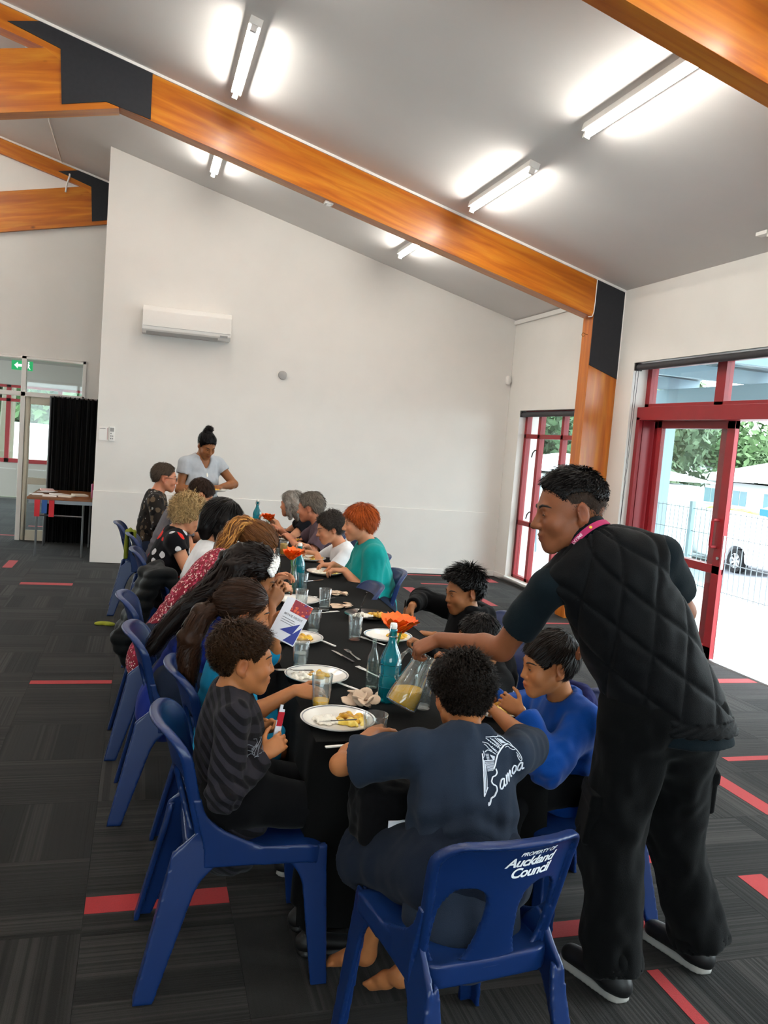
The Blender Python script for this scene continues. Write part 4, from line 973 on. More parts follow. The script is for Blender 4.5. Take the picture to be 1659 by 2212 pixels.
class Person:
    def __init__(s, name, label, pel, C, head, face, sc=1.0, hs=None, hup=(0,0,1), body=(0,1,0), h=.007, skin_=('tan','#b97a52'), build=1.0, fem=False, cat='person'):
        s.pel, s.C, s.hc = A(*pel), A(*C), A(*head); s.sc = sc; s.hs = hs or (.55+.45*sc); s.h = h; s.b = build; s.fem = fem
        s.root = empty(name, (pel[0],pel[1],0), 0, label, cat); s.o = A(pel[0],pel[1],0)
        s.up = nv(s.C-s.pel); s.R = frame(body, s.up); s.rt, s.fw = s.R[:,0], s.R[:,1]; s.Rh = frame(face, hup, 'f'); s.skin = skin(*skin_)
        s.arms = {}; s.legs = {}; s.extra = []
        sh = .172*sc*(1 if not fem else .93)*(.5+.5*build); s.sh = {'R': s.C+s.rt*sh-s.up*.012*sc, 'L': s.C-s.rt*sh-s.up*.012*sc}
        hp = .088*sc; s.hip = {'R': s.pel+s.rt*hp, 'L': s.pel-s.rt*hp}
    def arm(s, side, wrist, pole, hf=None, dors=None, curl=.5, **kw):
        l1, l2 = .285*s.sc, .255*s.sc; e, w = elbow(s.sh[side], A(*wrist), l1, l2, A(*pole)); s.arms[side] = dict(e=e, w=w, hf=nv(hf) if hf is not None else nv(w-e), dors=A(*(dors or (0,0,1))), curl=curl, kw=kw); return s
    def leg(s, side, knee, ankle, toe=None):
        k, a = A(*knee), A(*ankle); s.legs[side] = dict(k=k, a=a, t=A(*toe) if toe else None); return s
    def part(s, name, Vt, F, m, smooth=True): return npmesh(name, Vt-s.o, F, m, s.root, smooth)
    def bounds(s, pts, m): P = np.array(pts); return P.min(0)-m, P.max(0)+m
    # --- the body: one continuous surface
    def body(s, bare=False):
        sc, b = s.sc, s.b; pts = [s.pel,s.C,s.hc+A(0,0,.06),s.hc-A(0,0,.05)]+[s.sh[k] for k in 'LR']+[s.hip[k] for k in 'LR']
        for a in s.arms.values(): pts += [a['e'],a['w'],a['w']+a['hf']*.12]
        for l in s.legs.values(): pts += [l['k'],l['a']]+([l['t']] if l['t'] is not None else [])
        lo, hi = s.bounds(pts, .13); f = Field(lo, hi, s.h)
        wa = s.pel*.5+s.C*.5; ch = s.C-s.up*.1*sc
        f.cone(s.hip['L'], s.hip['R'], .10*sc*b, .10*sc*b, k=.05); f.cone(s.pel, wa, .135*sc*b, .122*sc*b, k=.05, flat=(s.fw,.74)); f.cone(wa, ch, .122*sc*b, .142*sc*(.5+.5*b), k=.05, flat=(s.fw,.68))
        nb = s.C+s.up*.025*sc
        for k in 'LR': f.cone(nb, s.sh[k], .052*sc, .050*sc*(.6+.4*b), k=.04*sc)
        hn = s.hc+s.Rh@(A(0,-.022,-.055)*s.hs); f.cone(nb-s.up*.02*sc, hn, .058*sc*(.55+.45*b), .050*s.hs*(.75+.25*b), k=.03)
        head_prims(f, s.hc, s.Rh, s.hs, not s.fem, kid=s.sc < .9)
        for sd, a in s.arms.items():
            S, e, w = s.sh[sd], a['e'], a['w']; g = (.65+.35*b)
            f.cone(S, e, .047*sc*g, .037*sc*g, k=.03*sc); bl = e+(w-e)*.28; f.cone(e, bl, .036*sc*g, .0395*sc*g, k=.02*sc); f.cone(bl, w, .0395*sc*g, .0255*sc*(.8+.2*g), k=.02*sc)
            side = -1 if sd == 'R' else 1                      # thumb lies towards the body's middle with the palm down
            kw = dict(a['kw']); side = kw.pop('flip', 1)*side
            hand_prims(f, w, a['hf'], a['dors'], side, .93*sc if sc > .9 else .90*sc+.04, a['curl'], **kw)
        for sd, l in s.legs.items():
            Hh, k_, an = s.hip[sd], l['k'], l['a']; g = .6+.4*b
            f.cone(Hh, k_, .088*sc*g, .056*sc*g, k=.05*sc); bl = k_+(an-k_)*.3; f.cone(k_, bl, .053*sc*g, .056*sc*g, k=.03*sc); f.cone(bl, an, .056*sc*g, .034*sc, k=.03*sc)
            if l['t'] is not None and bare:
                d = l['t']-an; f.ell(an+d*.06-nv(an-k_)*-.012, A(.034,.036,.034)*sc, None, k=.02); mid = an+d*.55; f.cone(an+d*.05, mid, .034*sc, .032*sc, k=.02, flat=(nv(np.cross(np.cross(d,k_-an),d)),.8)); f.cone(mid, l['t'], .032*sc, .022*sc, k=.015)
                if bare:
                    sx = nv(np.cross(d, an-k_))
                    for i, o_ in enumerate((-.024,-.011,.0,.011,.022)):
                        q = l['t']+sx*o_*sc; f.cone(q-nv(d)*.01, q+nv(d)*(.028-.004*abs(i-1))*sc, .0105*sc if i else .0125*sc, .0085*sc, k=.004)
        Vt, F = f.mesh(); o = s.part('body', Vt, F, s.skin)
        # tint: lips, cheeks, ears, knuckles
        l = (Vt-s.hc)@s.Rh/s.hs; T = np.ones((len(Vt),3)); g = lambda c, r: np.exp(-(((l-A(*c))/A(*r))**2).sum(1))
        lip = np.clip(g((0,.105,-.066),(.024,.014,.0095))*1.4,0,1)[:,None]; T = T*(1-lip)+lip*A(.80,.52,.52)
        ck = np.clip(g((.045,.07,-.03),(.03,.04,.03))+g((-.045,.07,-.03),(.03,.04,.03))+g((.078,-.01,0),(.014,.03,.04))+g((-.078,-.01,0),(.014,.03,.04)),0,1)[:,None]; T = T*(1-ck*.35)+ck*.35*A(1.05,.82,.78); er = np.clip(g((.083,-.012,-.004),(.012,.026,.04))+g((-.083,-.012,-.004),(.012,.026,.04)),0,1)[:,None]; T = T*(1-er*.5)+er*.5*A(1.02,.66,.60); ei = np.clip(g((.0865,-.009,-.002),(.005,.010,.018))+g((-.0865,-.009,-.002),(.005,.010,.018)),0,1)[:,None]; T = T*(1-ei*.35)
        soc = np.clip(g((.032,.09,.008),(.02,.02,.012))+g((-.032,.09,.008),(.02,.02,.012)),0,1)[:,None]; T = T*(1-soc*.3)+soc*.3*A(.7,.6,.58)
        mouth = np.clip(g((0,.108,-.0657),(.021,.012,.0022))*1.2,0,1)[:,None]; T = T*(1-mouth*.6)+mouth*.6*A(.35,.2,.2)
        set_tint(o, T); s.bodyo = o; return s
    def face(s, brow='#1c120c', open_=.7, glasses=None, down=0, thick=1.0):
        H = lambda *p: tuple(s.hc+s.Rh@(A(*p)*s.hs)-s.o)
        for q in (-1,1):
            M4 = Matrix.Translation(H(q*.0315,.0805,.0015-.002*down))@Matrix(s.Rh.tolist()).to_4x4()@Matrix.Diagonal((.0118*s.hs,.0132*s.hs,.0062*open_*s.hs,1))
            q_ = MB(); n = 10
            prof = [(math.sin(a),math.cos(a)) for a in np.linspace(0.001,math.pi-.001,9)]
            Mx = M4@Matrix.Rotation(-math.pi/2,4,'X')
            q_.lathe(prof[2:], n, Mx); q_.cur = 1; q_.lathe(prof[:3], n, Mx)
            q_.build('eye', [M_eye, M_iris], s.root, smooth=True)
            pts = [H(q*.012,.0945,.0205),H(q*.022,.0945,.0265),H(q*.035,.0905,.0295),H(q*.047,.0795,.0265),H(q*.054,.069,.0205)]
            MB().tube(pts, [.0022*s.hs*thick,.0038*s.hs*thick,.0036*s.hs*thick,.0028*s.hs*thick,.001], 6).build('eyebrow', pm('brow_'+brow, brow, .7), s.root, smooth=True)
            MB().tube([H(q*.018,.0885,.003-.004*(1-open_)),H(q*.026,.0925,.0065-.010*(1-open_)),H(q*.037,.0905,.006-.010*(1-open_)),H(q*.046,.081,.002-.004*(1-open_))], [.0006,.0013*s.hs,.0014*s.hs,.0006], 5).build('eyelashes', pm('brow_#120b08','#120b08',.7), s.root)
        if glasses:
            g = empty('spectacles', (0,0,0)); g.parent = s.root; gm = pm('spectacle_frame_'+glasses, glasses, .3)
            q_ = MB()
            for q in (-1,1):
                q_.tube([H(q*(.033+.024*math.cos(a)),.106-.010*abs(math.cos(a)) if math.cos(a) > 0 else .106,.000+.017*math.sin(a)) for a in np.linspace(0,6.28,13)[:-1]], .0018*s.hs, 5, closed=True)
                q_.tube([H(q*.056,.097,.006),H(q*.079,.03,.008),H(q*.082,-.02,.004)], .0016*s.hs, 5)
            q_.tube([H(-.01,.106,.003),H(.01,.106,.003)], .0016*s.hs, 5)
            bpy.data.objects.remove(g); q_.build('spectacles', gm, s.root)
        return s
    # --- clothing
    def top(s, m, sleeve=.6, fit=.012, hem=.07, collar=None, name='shirt', neck=.060, amp=.005, slflare=.016, cut=False, seed=1, loose=0, cuff=None, drop=0, h=None, noslv=False, freq=(16,16,6), bust=0, vneck=0):
        sc, b = s.sc, s.b; h = h or s.h*1.05; wa = s.pel*.5+s.C*.5; ch = s.C-s.up*.09*sc; hemp = s.pel-s.up*hem
        pts = [s.pel,hemp,s.C+s.up*.08]+[s.sh[k] for k in 'LR']
        for a in s.arms.values(): pts += [s.sh['L']*0+a['e']]+([a['w']] if sleeve > 1 else [])
        lo, hi = s.bounds(pts, .20*max(1,b)); f = Field(lo, hi, h)
        f.cone(hemp, wa, (.150*b)*sc+fit+loose, .132*sc*b+fit+loose*.7, k=.05, flat=(s.fw,.78)); f.cone(wa, ch, .132*sc*b+fit+loose*.7, .148*sc*(.5+.5*b)+fit, k=.05, flat=(s.fw,.70))
        nb = s.C+s.up*.02*sc
        for k in 'LR': f.cone(nb, s.sh[k], .058*sc+fit*.5, .052*sc*(.6+.4*b)+fit*.7, k=.045*sc)
        if bust:
            for q in (-1,1): f.ell(s.C-s.up*.17*sc+s.fw*.085*sc*(.6+.4*b)+s.rt*q*.075*sc, A(.075,.065,.07)*sc*bust, s.R, k=.05)
        if cut: f.half((0,0,cut), (0,0,-1))
        cuts = []
        for sd, a in s.arms.items():
            if noslv: continue
            S, e, w = s.sh[sd], a['e'], a['w']; g = .65+.35*b
            if sleeve <= 1:
                E = S+(e-S)*sleeve; d = nv(e-S); q = Field.__new__(Field)
                r0, r1 = .050*sc*g+fit, .043*sc*g+slflare
                f2 = Field(np.minimum(S,E)-r0*1.5, np.maximum(S,E)+r0*1.5, h); f2.cone(S, E+d*.06, r0, r1, k=0); f2.half(E, d)
                s._merge(f, f2, .02*sc); f.cone(E-d*.010, E+d*.03, r1-.013, r1-.012, k=0, mode='-'); f.cone(S+d*.05*sc, E-d*.03, .036*sc*g, .034*sc*g, k=.004)
            else:
                f.cone(S, e, .050*sc*g+fit, .043*sc*g+slflare*.8, k=.03*sc); E = e+(w-e)*(sleeve-1); d = nv(w-e); r1 = .031*sc*g+slflare*.5
                f2 = Field(np.minimum(e,E)-.1, np.maximum(e,E)+.1, h); f2.cone(e, E+d*.05, .043*sc*g+slflare*.8, r1, k=0); f2.half(E, d); s._merge(f, f2, .02)
                f.cone(E-d*.008, E+d*.03, r1-.013, r1-.012, k=0, mode='-')
        hn = s.hc+s.Rh@(A(0,-.022,-.055)*s.hs); nd = nv(hn-nb)
        f.cone(nb+nd*.012, hn+nd*.03, neck*sc+.002, neck*sc+.012, k=.01, mode='-')
        if vneck: f.cone(nb+s.fw*.07*sc+nd*.03, s.C-s.up*vneck+s.fw*.14*sc, neck*sc*.9, .012, k=.01, mode='-')
        Vt, F = f.mesh(); Vt = smoothv(Vt, F, 2, .5); Vt = fold(Vt, F, s.R, freq, amp, seed)
        # creases that run across at elbows and waist
        n = normals(Vt, F); cr = np.zeros(len(Vt))
        for a in s.arms.values():
            if sleeve > 1:
                dd = np.linalg.norm(Vt-a['e'],axis=1); t = (Vt-a['e'])@nv(a['w']-s.sh['L']*0-a['e']); cr += np.exp(-(dd/(.10*sc))**2)*np.sin(t*170+noise3(Vt*25)*2)*.004
        tw = (Vt-wa)@s.up; cr += np.exp(-((tw+.05)/(.09*sc))**2)*np.sin(tw*95+noise3(Vt*9,3)*3)*.0035
        Vt = Vt+n*cr[:,None]
        o = s.part(name, Vt, F, m); s.topo = o
        if collar:
            kind, cm = collar; nbp = nb+nd*.028*sc+s.fw*.006; Rn = frame(s.fw, nd)
            ring = lambda r, z, n=26, dip=0: [tuple(nbp+Rn@A(r*math.cos(a), r*.98*math.sin(a)+.004, z-dip*max(0,math.sin(a)))-s.o) for a in np.linspace(0,2*math.pi,n+1)[:-1]]
            if kind == 'crew': MB().tube(ring(neck*sc+.005, .0, dip=.022*sc), .0065, 8, closed=True).build('neckband', cm, s.root, smooth=True)
            elif kind == 'shirt':
                n = 26; vs = ring(neck*sc+.007,.022,n,.02)+ring(neck*sc+.018,-.012,n,.045)+ring(neck*sc+.004,.020,n,.02)+ring(neck*sc+.009,-.014,n,.045)
                fs = []
                for i in range(n): j = (i+1)%n; fs += [(i,j,n+j,n+i),(2*n+i,3*n+i,3*n+j,2*n+j),(i,2*n+i,2*n+j,j),(n+i,n+j,3*n+j,3*n+i)]
                mesh('collar', vs, fs, cm, s.root, smooth=True)
            elif kind == 'hood':
                q = Field(nbp-.24, nbp+.2, .007)
                hb = nbp-s.fw*.07*sc-s.up*.02
                for aa in np.linspace(-1.85,1.85,11):
                    p = nbp+Rn@A(.098*sc*math.sin(aa), -.015-.105*sc*math.cos(aa), .012-.05*sc*max(0,math.cos(aa))); q.ell(p, A(.036,.036,.034)*sc, None, k=.03)
                q.ell(hb-s.fw*.085*sc-s.up*.075*sc, A(.095,.052,.11)*sc, s.R, k=.04)
                q.cone(nbp-nd*.03, hn+nd*.05, .056*sc, .066*sc, k=.012, mode='-')
                V2, F2 = q.mesh(); V2 = fold(V2, F2, s.R, (22,22,14), .006, 9); s.part('hood', V2, F2, cm)
        return s
    def _merge(s, f, g, k):
        off = np.round((g.lo-f.lo)/f.h).astype(int); a = np.maximum(off,0); b = np.minimum(off+g.n, f.n)
        if (b <= a).any(): return
        # resample g on f's lattice by trilinear lookup
        ax = [f.ax[i][a[i]:b[i]] for i in range(3)]; ix = [np.clip((ax[i]-g.lo[i])/g.h, 0, g.n[i]-1.001) for i in range(3)]; i0 = [np.floor(t).astype(int) for t in ix]; fr = [t-j for t, j in zip(ix, i0)]
        v = 0
        for dx in (0,1):
            for dy in (0,1):
                for dz in (0,1):
                    w = ((fr[0] if dx else 1-fr[0])[:,None,None]*(fr[1] if dy else 1-fr[1])[None,:,None]*(fr[2] if dz else 1-fr[2])[None,None,:])
                    v = v+w*g.d[np.ix_(i0[0]+dx, i0[1]+dy, i0[2]+dz)]
        f.put(tuple(slice(a[i],b[i]) for i in range(3)), v.astype(np.float32), k, '+')
    def trousers(s, m, length=1.0, fit=.014, name='trousers', amp=.005, seed=4, bag=0, h=None, waist=True):
        sc, b = s.sc, s.b; pts = [s.pel+s.up*.06]+[s.hip[k] for k in 'LR']
        for l in s.legs.values(): pts += [l['k'],l['a']]
        lo, hi = s.bounds(pts, .19*max(1,b)); f = Field(lo, hi, h or s.h*1.1); g = .6+.4*b
        f.cone(s.hip['L'], s.hip['R'], .118*sc*b+fit, .118*sc*b+fit, k=.04); f.cone(s.pel, s.pel+s.up*(.08 if waist else .02), (.142 if waist else .12)*sc*b+fit, (.135 if waist else .11)*sc*b+fit, k=.04, flat=(s.fw,.78))
        for sd, l in s.legs.items():
            Hh, k_, an = s.hip[sd], l['k'], l['a']
            if length < .6:
                E = Hh+(k_-Hh)*(length/.5); d = nv(k_-Hh); r1 = .062*sc*g+fit+bag
                f2 = Field(np.minimum(Hh,E)-.16, np.maximum(Hh,E)+.16, f.h); f2.cone(Hh, E+d*.06, .094*sc*g+fit, r1, k=0); f2.half(E, d); s._merge(f, f2, .03); f.cone(E-d*.03, E+d*.03, r1-.012, r1-.008, k=0, mode='-')
            else:
                f.cone(Hh, k_, .094*sc*g+fit, .063*sc*g+fit+bag*.5, k=.04); E = k_+(an-k_)*(length*2-1); d = nv(an-k_); r1 = .044*sc+fit+bag
                f2 = Field(np.minimum(k_,E)-.13, np.maximum(k_,E)+.13, f.h); f2.cone(k_, E+d*.05, .063*sc*g+fit+bag*.5, r1, k=0); f2.half(E, d); s._merge(f, f2, .03); f.cone(E-d*.02, E+d*.03, r1-.010, r1-.006, k=0, mode='-')
        Vt, F = f.mesh(); Vt = smoothv(Vt, F, 2, .5); Vt = fold(Vt, F, np.eye(3), (13,13,9), amp, seed); s.part(name, Vt, F, m); return s
    def shoes(s, m, sole):
        for sd, l in s.legs.items():
            an, t = l['a'], l['t']; d = t-an; d[2] = 0; d = nv(d); z0 = 0; f = Field(np.minimum(an,an+d*.3)-.14, np.maximum(an,an+d*.3)+.12, .007); sd_ = np.cross(d, A(0,0,1)); Rf = np.stack([sd_,d,A(0,0,1)],1); sc = s.sc
            heel = A(an[0],an[1],0)-d*.045*sc; f.ell(heel+A(0,0,.045)*sc+d*.03*sc, A(.04,.055,.05)*sc, Rf, k=.02); f.cone(heel+d*.06*sc+A(0,0,.05)*sc, heel+d*.205*sc+A(0,0,.036)*sc, .042*sc, .036*sc, k=.03, flat=(A(0,0,1),.85)); f.cone(an+A(0,0,.02), an+A(0,0,.05), .045*sc, .045*sc, k=.03); f.half((0,0,.018),(0,0,-1))
            s.part('shoe', *f.mesh(), m); g = Field(np.minimum(heel,heel+d*.3)-.1, np.maximum(heel,heel+d*.3)+.1, .006)
            g.cone(heel+d*.03*sc, heel+d*.21*sc, .043*sc, .042*sc, k=0); g.half((0,0,.024),(0,0,1)); g.half((0,0,.001),(0,0,-1)); s.part('shoe_sole', *g.mesh(), sole)
        return s
    # --- hair
    def hair(s, m, t=.012, line=(.03,.7), nape=-.085, earz=-.012, n=3000, L=.03, lift=.5, comb=(0,0,0), curl=0, turns=2, w=.0032, seg=5, rough=.004, rfreq=50, grav=.2, crown=(0,-.05,.14), volume=(1,1,1), extra=None, jitter=.25, fringe=0, name='hair', side=None, part=None, seed=1):
        rng = np.random.default_rng(seed); hv = .0052; f = Field((-.13,-.16,-.14),(.13,.14,.17),hv); rad = (HEADRAD+t)*A(*volume)
        f.ell(HEADC+A(0,0,.004), rad, None, k=0)
        def g(X,Y,Z):
            lo_ = np.interp(np.asarray(Y).ravel(), [-.066,-.048,-.036,.012,.032], [nape,nape+.02,earz,earz,earz-.02 if side is None else side]).reshape(np.shape(Y))
            return np.maximum((Y-line[0]-line[1]*Z-fringe*np.exp(-(X/.05)**2))*.8, (lo_-Z)*.8)
        v = g(*[a.astype(float) for a in (f.ax[0][:,None,None],f.ax[1][None,:,None],f.ax[2][None,None,:])]); f.put((slice(None),)*3, -np.broadcast_to(v,f.n).astype(np.float32), .018, '-')
        Vt, F = f.mesh(); nn = normals(Vt, F); Vc = Vt+nn*(noise3(Vt*rfreq,seed)*rough)[:,None]
        parts = [(Vc, F, .75+.25*noise3(Vt*70,seed+3))]
        out = ((Vt-HEADC)*nn).sum(1) > 0; wgt = out & (np.abs(np.linalg.norm((Vt-HEADC-A(0,0,.004))/rad,axis=1)-1) < .12)
        idx = np.flatnonzero(wgt); pick = rng.choice(idx, n); Pr, Nr = Vc[pick]+rng.normal(size=(n,3))*.002, nn[pick]; cr = A(*crown); cb = A(*comb)
        gv = g(Pr[:,0],Pr[:,1],Pr[:,2]); Lr = np.clip(-gv/.035+.15,.25,1)*(L if not callable(L) else L(Pr))
        flow = lambda P: (lambda d: d/(np.linalg.norm(d,axis=1,keepdims=True)+1e-6))(P-cr)+cb
        gl = s.Rh.T@A(0,0,-1)*grav
        parts.append(strands(Pr, Nr, flow, lambda P: Lr, lift, gl, n, seg, w, curl, turns, jitter, rng, rad*.99, HEADC+A(0,0,.004)))
        V_ = np.concatenate([p[0] for p in parts]); V_ = s.hc+(V_*s.hs)@s.Rh.T; T_ = [np.concatenate([p[2] for p in parts])]; Fs = [parts[0][1], parts[1][1]+len(parts[0][0])]
        Vs = [V_]; k = len(V_)
        for (ev, ef, et) in (extra or []): Vs.append(ev); Fs.append(ef+k); T_.append(et); k += len(ev)
        o = s.part(name, np.concatenate(Vs), np.concatenate(Fs), m); T = np.concatenate(T_)[:,None]*np.ones((1,3)); set_tint(o, np.clip(T,.3,1.7)); s.hairo = o; return s
    def H(s, *p): return s.hc+s.Rh@(A(*p)*s.hs)
def fabric(name, col, rough=.88, noise=.08, sheen=.04, bump=.25): return pm(name, col, rough, noise=noise, nscale=18, bump=bump, bscale=450, sheen=sheen, spec=.08)
def stripe_nodes(m, c1, c2, scale, axis=(1,0,.6), dist=1.2, lo=.42, hi=.55):
    N, L, b = nodes_of(m); tc = N.new('ShaderNodeTexCoord'); mp = N.new('ShaderNodeMapping'); mp.inputs['Rotation'].default_value = axis; L.new(tc.outputs['Object'], mp.inputs[0])
    w = N.new('ShaderNodeTexWave'); w.inputs['Scale'].default_value = scale; w.inputs['Distortion'].default_value = dist; w.inputs['Detail'].default_value = 1; L.new(mp.outputs[0], w.inputs[0])
    L.new(rampn(N, L, w.outputs[1], [(lo,srgb(c1)),(hi,srgb(c2))]), b.inputs['Base Color']); return m
def print_nodes(m, base, layers):
    """printed cloth: blots of colour (colour, scale, size, seed)"""
    N, L, b = nodes_of(m); tc = N.new('ShaderNodeTexCoord'); last = None
    for col, sc, sz, sd in layers:
        mp = N.new('ShaderNodeMapping'); mp.inputs['Location'].default_value = (sd,sd*.7,sd*1.3); L.new(tc.outputs['Object'], mp.inputs[0])
        ns = N.new('ShaderNodeTexNoise'); ns.inputs['Scale'].default_value = sc*1.4; L.new(mp.outputs[0], ns.inputs[0])
        ad = N.new('ShaderNodeVectorMath'); ad.operation = 'MULTIPLY_ADD'; ad.inputs[1].default_value = (.35/sc,)*3; L.new(ns.outputs['Color'], ad.inputs[0]); L.new(mp.outputs[0], ad.inputs[2])
        v = N.new('ShaderNodeTexVoronoi'); v.inputs['Scale'].default_value = sc; L.new(ad.outputs[0], v.inputs['Vector'])
        k = N.new('ShaderNodeMapRange'); k.inputs[1].default_value = sz; k.inputs[2].default_value = sz*1.08; k.inputs[3].default_value = 1; k.inputs[4].default_value = 0; L.new(v.outputs['Distance'], k.inputs[0])
        mx = N.new('ShaderNodeMix'); mx.data_type = 'RGBA'; L.new(k.outputs[0], mx.inputs[0]); mx.inputs[7].default_value = srgb(col)
        if last is None: mx.inputs[6].default_value = srgb(base)
        else: L.new(last, mx.inputs[6])
        last = mx.outputs[2]
    L.new(last, b.inputs['Base Color']); return m
M_blackc = fabric('black_cotton','#09090b'); M_navyc = fabric('navy_cotton','#26324a'); M_denim = fabric('dark_denim','#1b2334'); M_shoe = pm('black_shoe','#0d0d0f',.5); M_sole = pm('grey_rubber_sole','#8b8985',.7)
def seated_legs(p, f, y=.0, knee=.40, drop=.09, spread=.09, z=.50, sc=1.0):
    """thighs along f, shins down"""
    f = nv(f); r = np.cross(f, A(0,0,1))
    for k, sg in (('R',1),('L',-1)):
        kn = p.pel+f*knee*sc+r*sg*spread; kn[2] = z-.005; an = A(kn[0]-f[0]*.03, kn[1]-f[1]*.03, drop); p.leg(k, kn, an, tuple(A(an[0],an[1],.04)+f*.16*sc))
    return p
# ---- boy in the charcoal striped shirt
p = Person('person','boy with curly brown hair in a charcoal striped shirt holding a sachet',(.33,2.60,.548),(.31,2.60,.835),(.345,2.60,.972),(1,.04,-.08),sc=.78,hs=.90,body=(1,0,0),h=.0045,skin_=('tan','#a66a40'))
p.arm('R',(.415,2.505,.690),(-.3,-.6,-.8),hf=(.75,.22,.50),dors=(-.2,-.9,.35),curl=.8).arm('L',(.415,2.665,.715),(-.3,.6,-.8),hf=(.75,-.45,.40),dors=(.1,.9,.4),curl=.8)
p.leg('R',(.66,2.52,.50),(.62,2.53,.09),(.80,2.52,.04)).leg('L',(.66,2.68,.50),(.62,2.67,.09),(.80,2.67,.04)).body().face(open_=.75)
M_stripe = stripe_nodes(fabric('charcoal_striped_cotton','#201f25'),'#121114','#26242a',11,(.3,.9,.5))
p.top(M_stripe,sleeve=1.93,fit=.016,hem=.13,collar=('crew',M_blackc),amp=.009,loose=.022,slflare=.018).trousers(M_blackc,amp=.004).shoes(M_shoe,M_shoe)
p.hair(hairmat('curlybrown','#2c1a0c'),t=.011,L=lambda P: .012+.030*np.clip((P[:,2]-.02)/.08,0,1),lift=.5,curl=.006,turns=1.2,n=6000,w=.0022,seg=6,rough=.007,rfreq=45,line=(.018,.75),earz=.024,nape=-.075,grav=.05,comb=(0,.5,0),jitter=.4,volume=(1.0,1.03,1.06))
PB1 = p
sch = empty('drink_sachet',(.462,2.565,.728),0,'red and white paper sachet held by the charcoal striped boy','sachet'); sch.rotation_euler = (0,.18,.3)
MB().box(-.011,.011,-.003,.003,0,.055).build('paper_sleeve', pm('sachet_white','#d9dbe2',.5), sch, bevel=.001); MB().box(-.0105,.0105,-.0034,.0034,.035,.082).build('red_band', pm('sachet_red','#b01d2c',.45), sch, bevel=.001)
MB().box(-.010,.0,-.002,.002,.08,.105).box(.0,.009,-.002,.002,.08,.09).build('torn_top', pm('sachet_white','#d9dbe2',.5), sch)
# ---- child in turquoise with a long ponytail
p = Person('person','child in a turquoise top with a long brown ponytail reading a leaflet',(.36,3.14,.548),(.375,3.13,.875),(.405,3.11,1.015),(.95,.05,-.25),sc=.80,hs=.92,body=(1,-.1,0),h=.006,skin_=('tan','#a66a40'),fem=True)
p.arm('R',(.575,2.87,.785),(-.2,-.5,-.8),hf=(.85,-.40,-.02),dors=(-.3,-.6,.75),curl=.55).arm('L',(.535,3.225,.925),(.3,.7,-.8),hf=(.7,-.1,.55),dors=(-.2,.95,.1),curl=.7)
p.leg('R',(.66,3.02,.50),(.63,3.03,.08),(.78,3.02,.03)).leg('L',(.66,3.22,.50),(.63,3.2,.08),(.78,3.2,.03)).body().face(open_=.5)
M_turq = fabric('turquoise_cotton','#1787b0')
p.top(M_turq,sleeve=.95,fit=.018,slflare=.026,collar=('crew',M_turq),loose=.014).trousers(M_turq,.36,bag=.012,name='shorts').shoes(M_shoe,M_sole)
hb = p.H(0,-.11,-.01); pony = [hb+A(.03,.01,.01), hb, hb+A(-.06,-.01,-.02), hb+A(-.10,-.03,-.11), hb+A(-.10,-.04,-.21), hb+A(-.09,-.04,-.30)]
M_hbrown = hairmat('darkbrown','#2c1a10',.4)
p.hair(M_hbrown,t=.012,L=.05,lift=.05,n=3600,w=.0022,line=(.03,.72),nape=-.07,earz=-.03,comb=(0,-2.2,-.3),crown=(0,.09,.10),grav=.05,jitter=.06,rough=.003,extra=[tubevol(pony,[.02,.024,.036,.042,.036,.012],rough=.006),bundle(pony,[.022,.026,.04,.046,.042,.02],500)])
MB().tube([tuple(hb+A(.0,.026*math.cos(a),.026*math.sin(a))-p.o) for a in np.linspace(0,6.28,13)[:-1]],.010,6,closed=True).build('hair_tie', M_blackc, p.root, smooth=True)
lf = empty('leaflet',(.598,3.145,.972),0,'white leaflet headed MOVIE NIGHT held by the turquoise child','leaflet')
_n = nv(A(-.25,-1,.25)); _u = nv(A(.42,.12,.85)); _Rl = frame(_n,_u,'f'); _Ml = Matrix(((-_Rl[0,0],_Rl[0,2],_Rl[0,1],0),(-_Rl[1,0],_Rl[1,2],_Rl[1,1],0),(-_Rl[2,0],_Rl[2,2],_Rl[2,1],0),(0,0,0,1)))
lf.matrix_world = Matrix.Translation((.598,3.145,.972))@_Ml
MB().box(-.049,.049,-.085,.085,-.001,0).build('paper', pm('leaflet_white','#e4e6ee',.5), lf)
MB().box(-.062,.03,-.085,.080,-.004,-.003).build('paper', pm('leaflet_white','#e4e6ee',.5), lf)
M_lred = pm('leaflet_red_picture','#a8283a',.5); print_nodes(M_lred,'#8e2030',[('#d8542e',60,.35,1),('#5a2a6a',40,.25,2),('#e07a5a',90,.2,4)])
MB().box(-.028,.049,.033,.083,0,.0006).build('picture', M_lred, lf)
M_lblue = pm('leaflet_blue','#26358e',.5)
mesh('blue_triangle',[(-.030,-.047,.0006),(.022,-.047,.0006),(.034,.005,.0006)],[(0,1,2)],M_lblue,lf); mesh('blue_triangle',[(.0,-.08,.0006),(.046,-.08,.0006),(.046,-.005,.0006)],[(0,1,2)],M_lblue,lf)
for t_, sz, x, y, m_ in (('MOVIE NIGHT',.0125,-.044,.014,pm('print_grey','#6a6c74',.6)),('Friday 6pm',.006,-.044,.002,pm('print_grey','#6a6c74',.6)),('Community hall',.006,-.044,-.007,pm('print_grey','#6a6c74',.6)),('All welcome',.006,-.044,-.016,pm('print_grey','#6a6c74',.6))):
    if t_ == 'MOVIE NIGHT':
        vs, fs = text_mesh(t_, sz, .0002); mesh('printed_title', [(a+x,b+y,.0008) for a,b,_ in vs], fs, m_, lf)
    else: MB().box(x,x+.05+.004*(len(t_)%3),y,y+.0022,0,.0006).build('print_line', m_, lf)
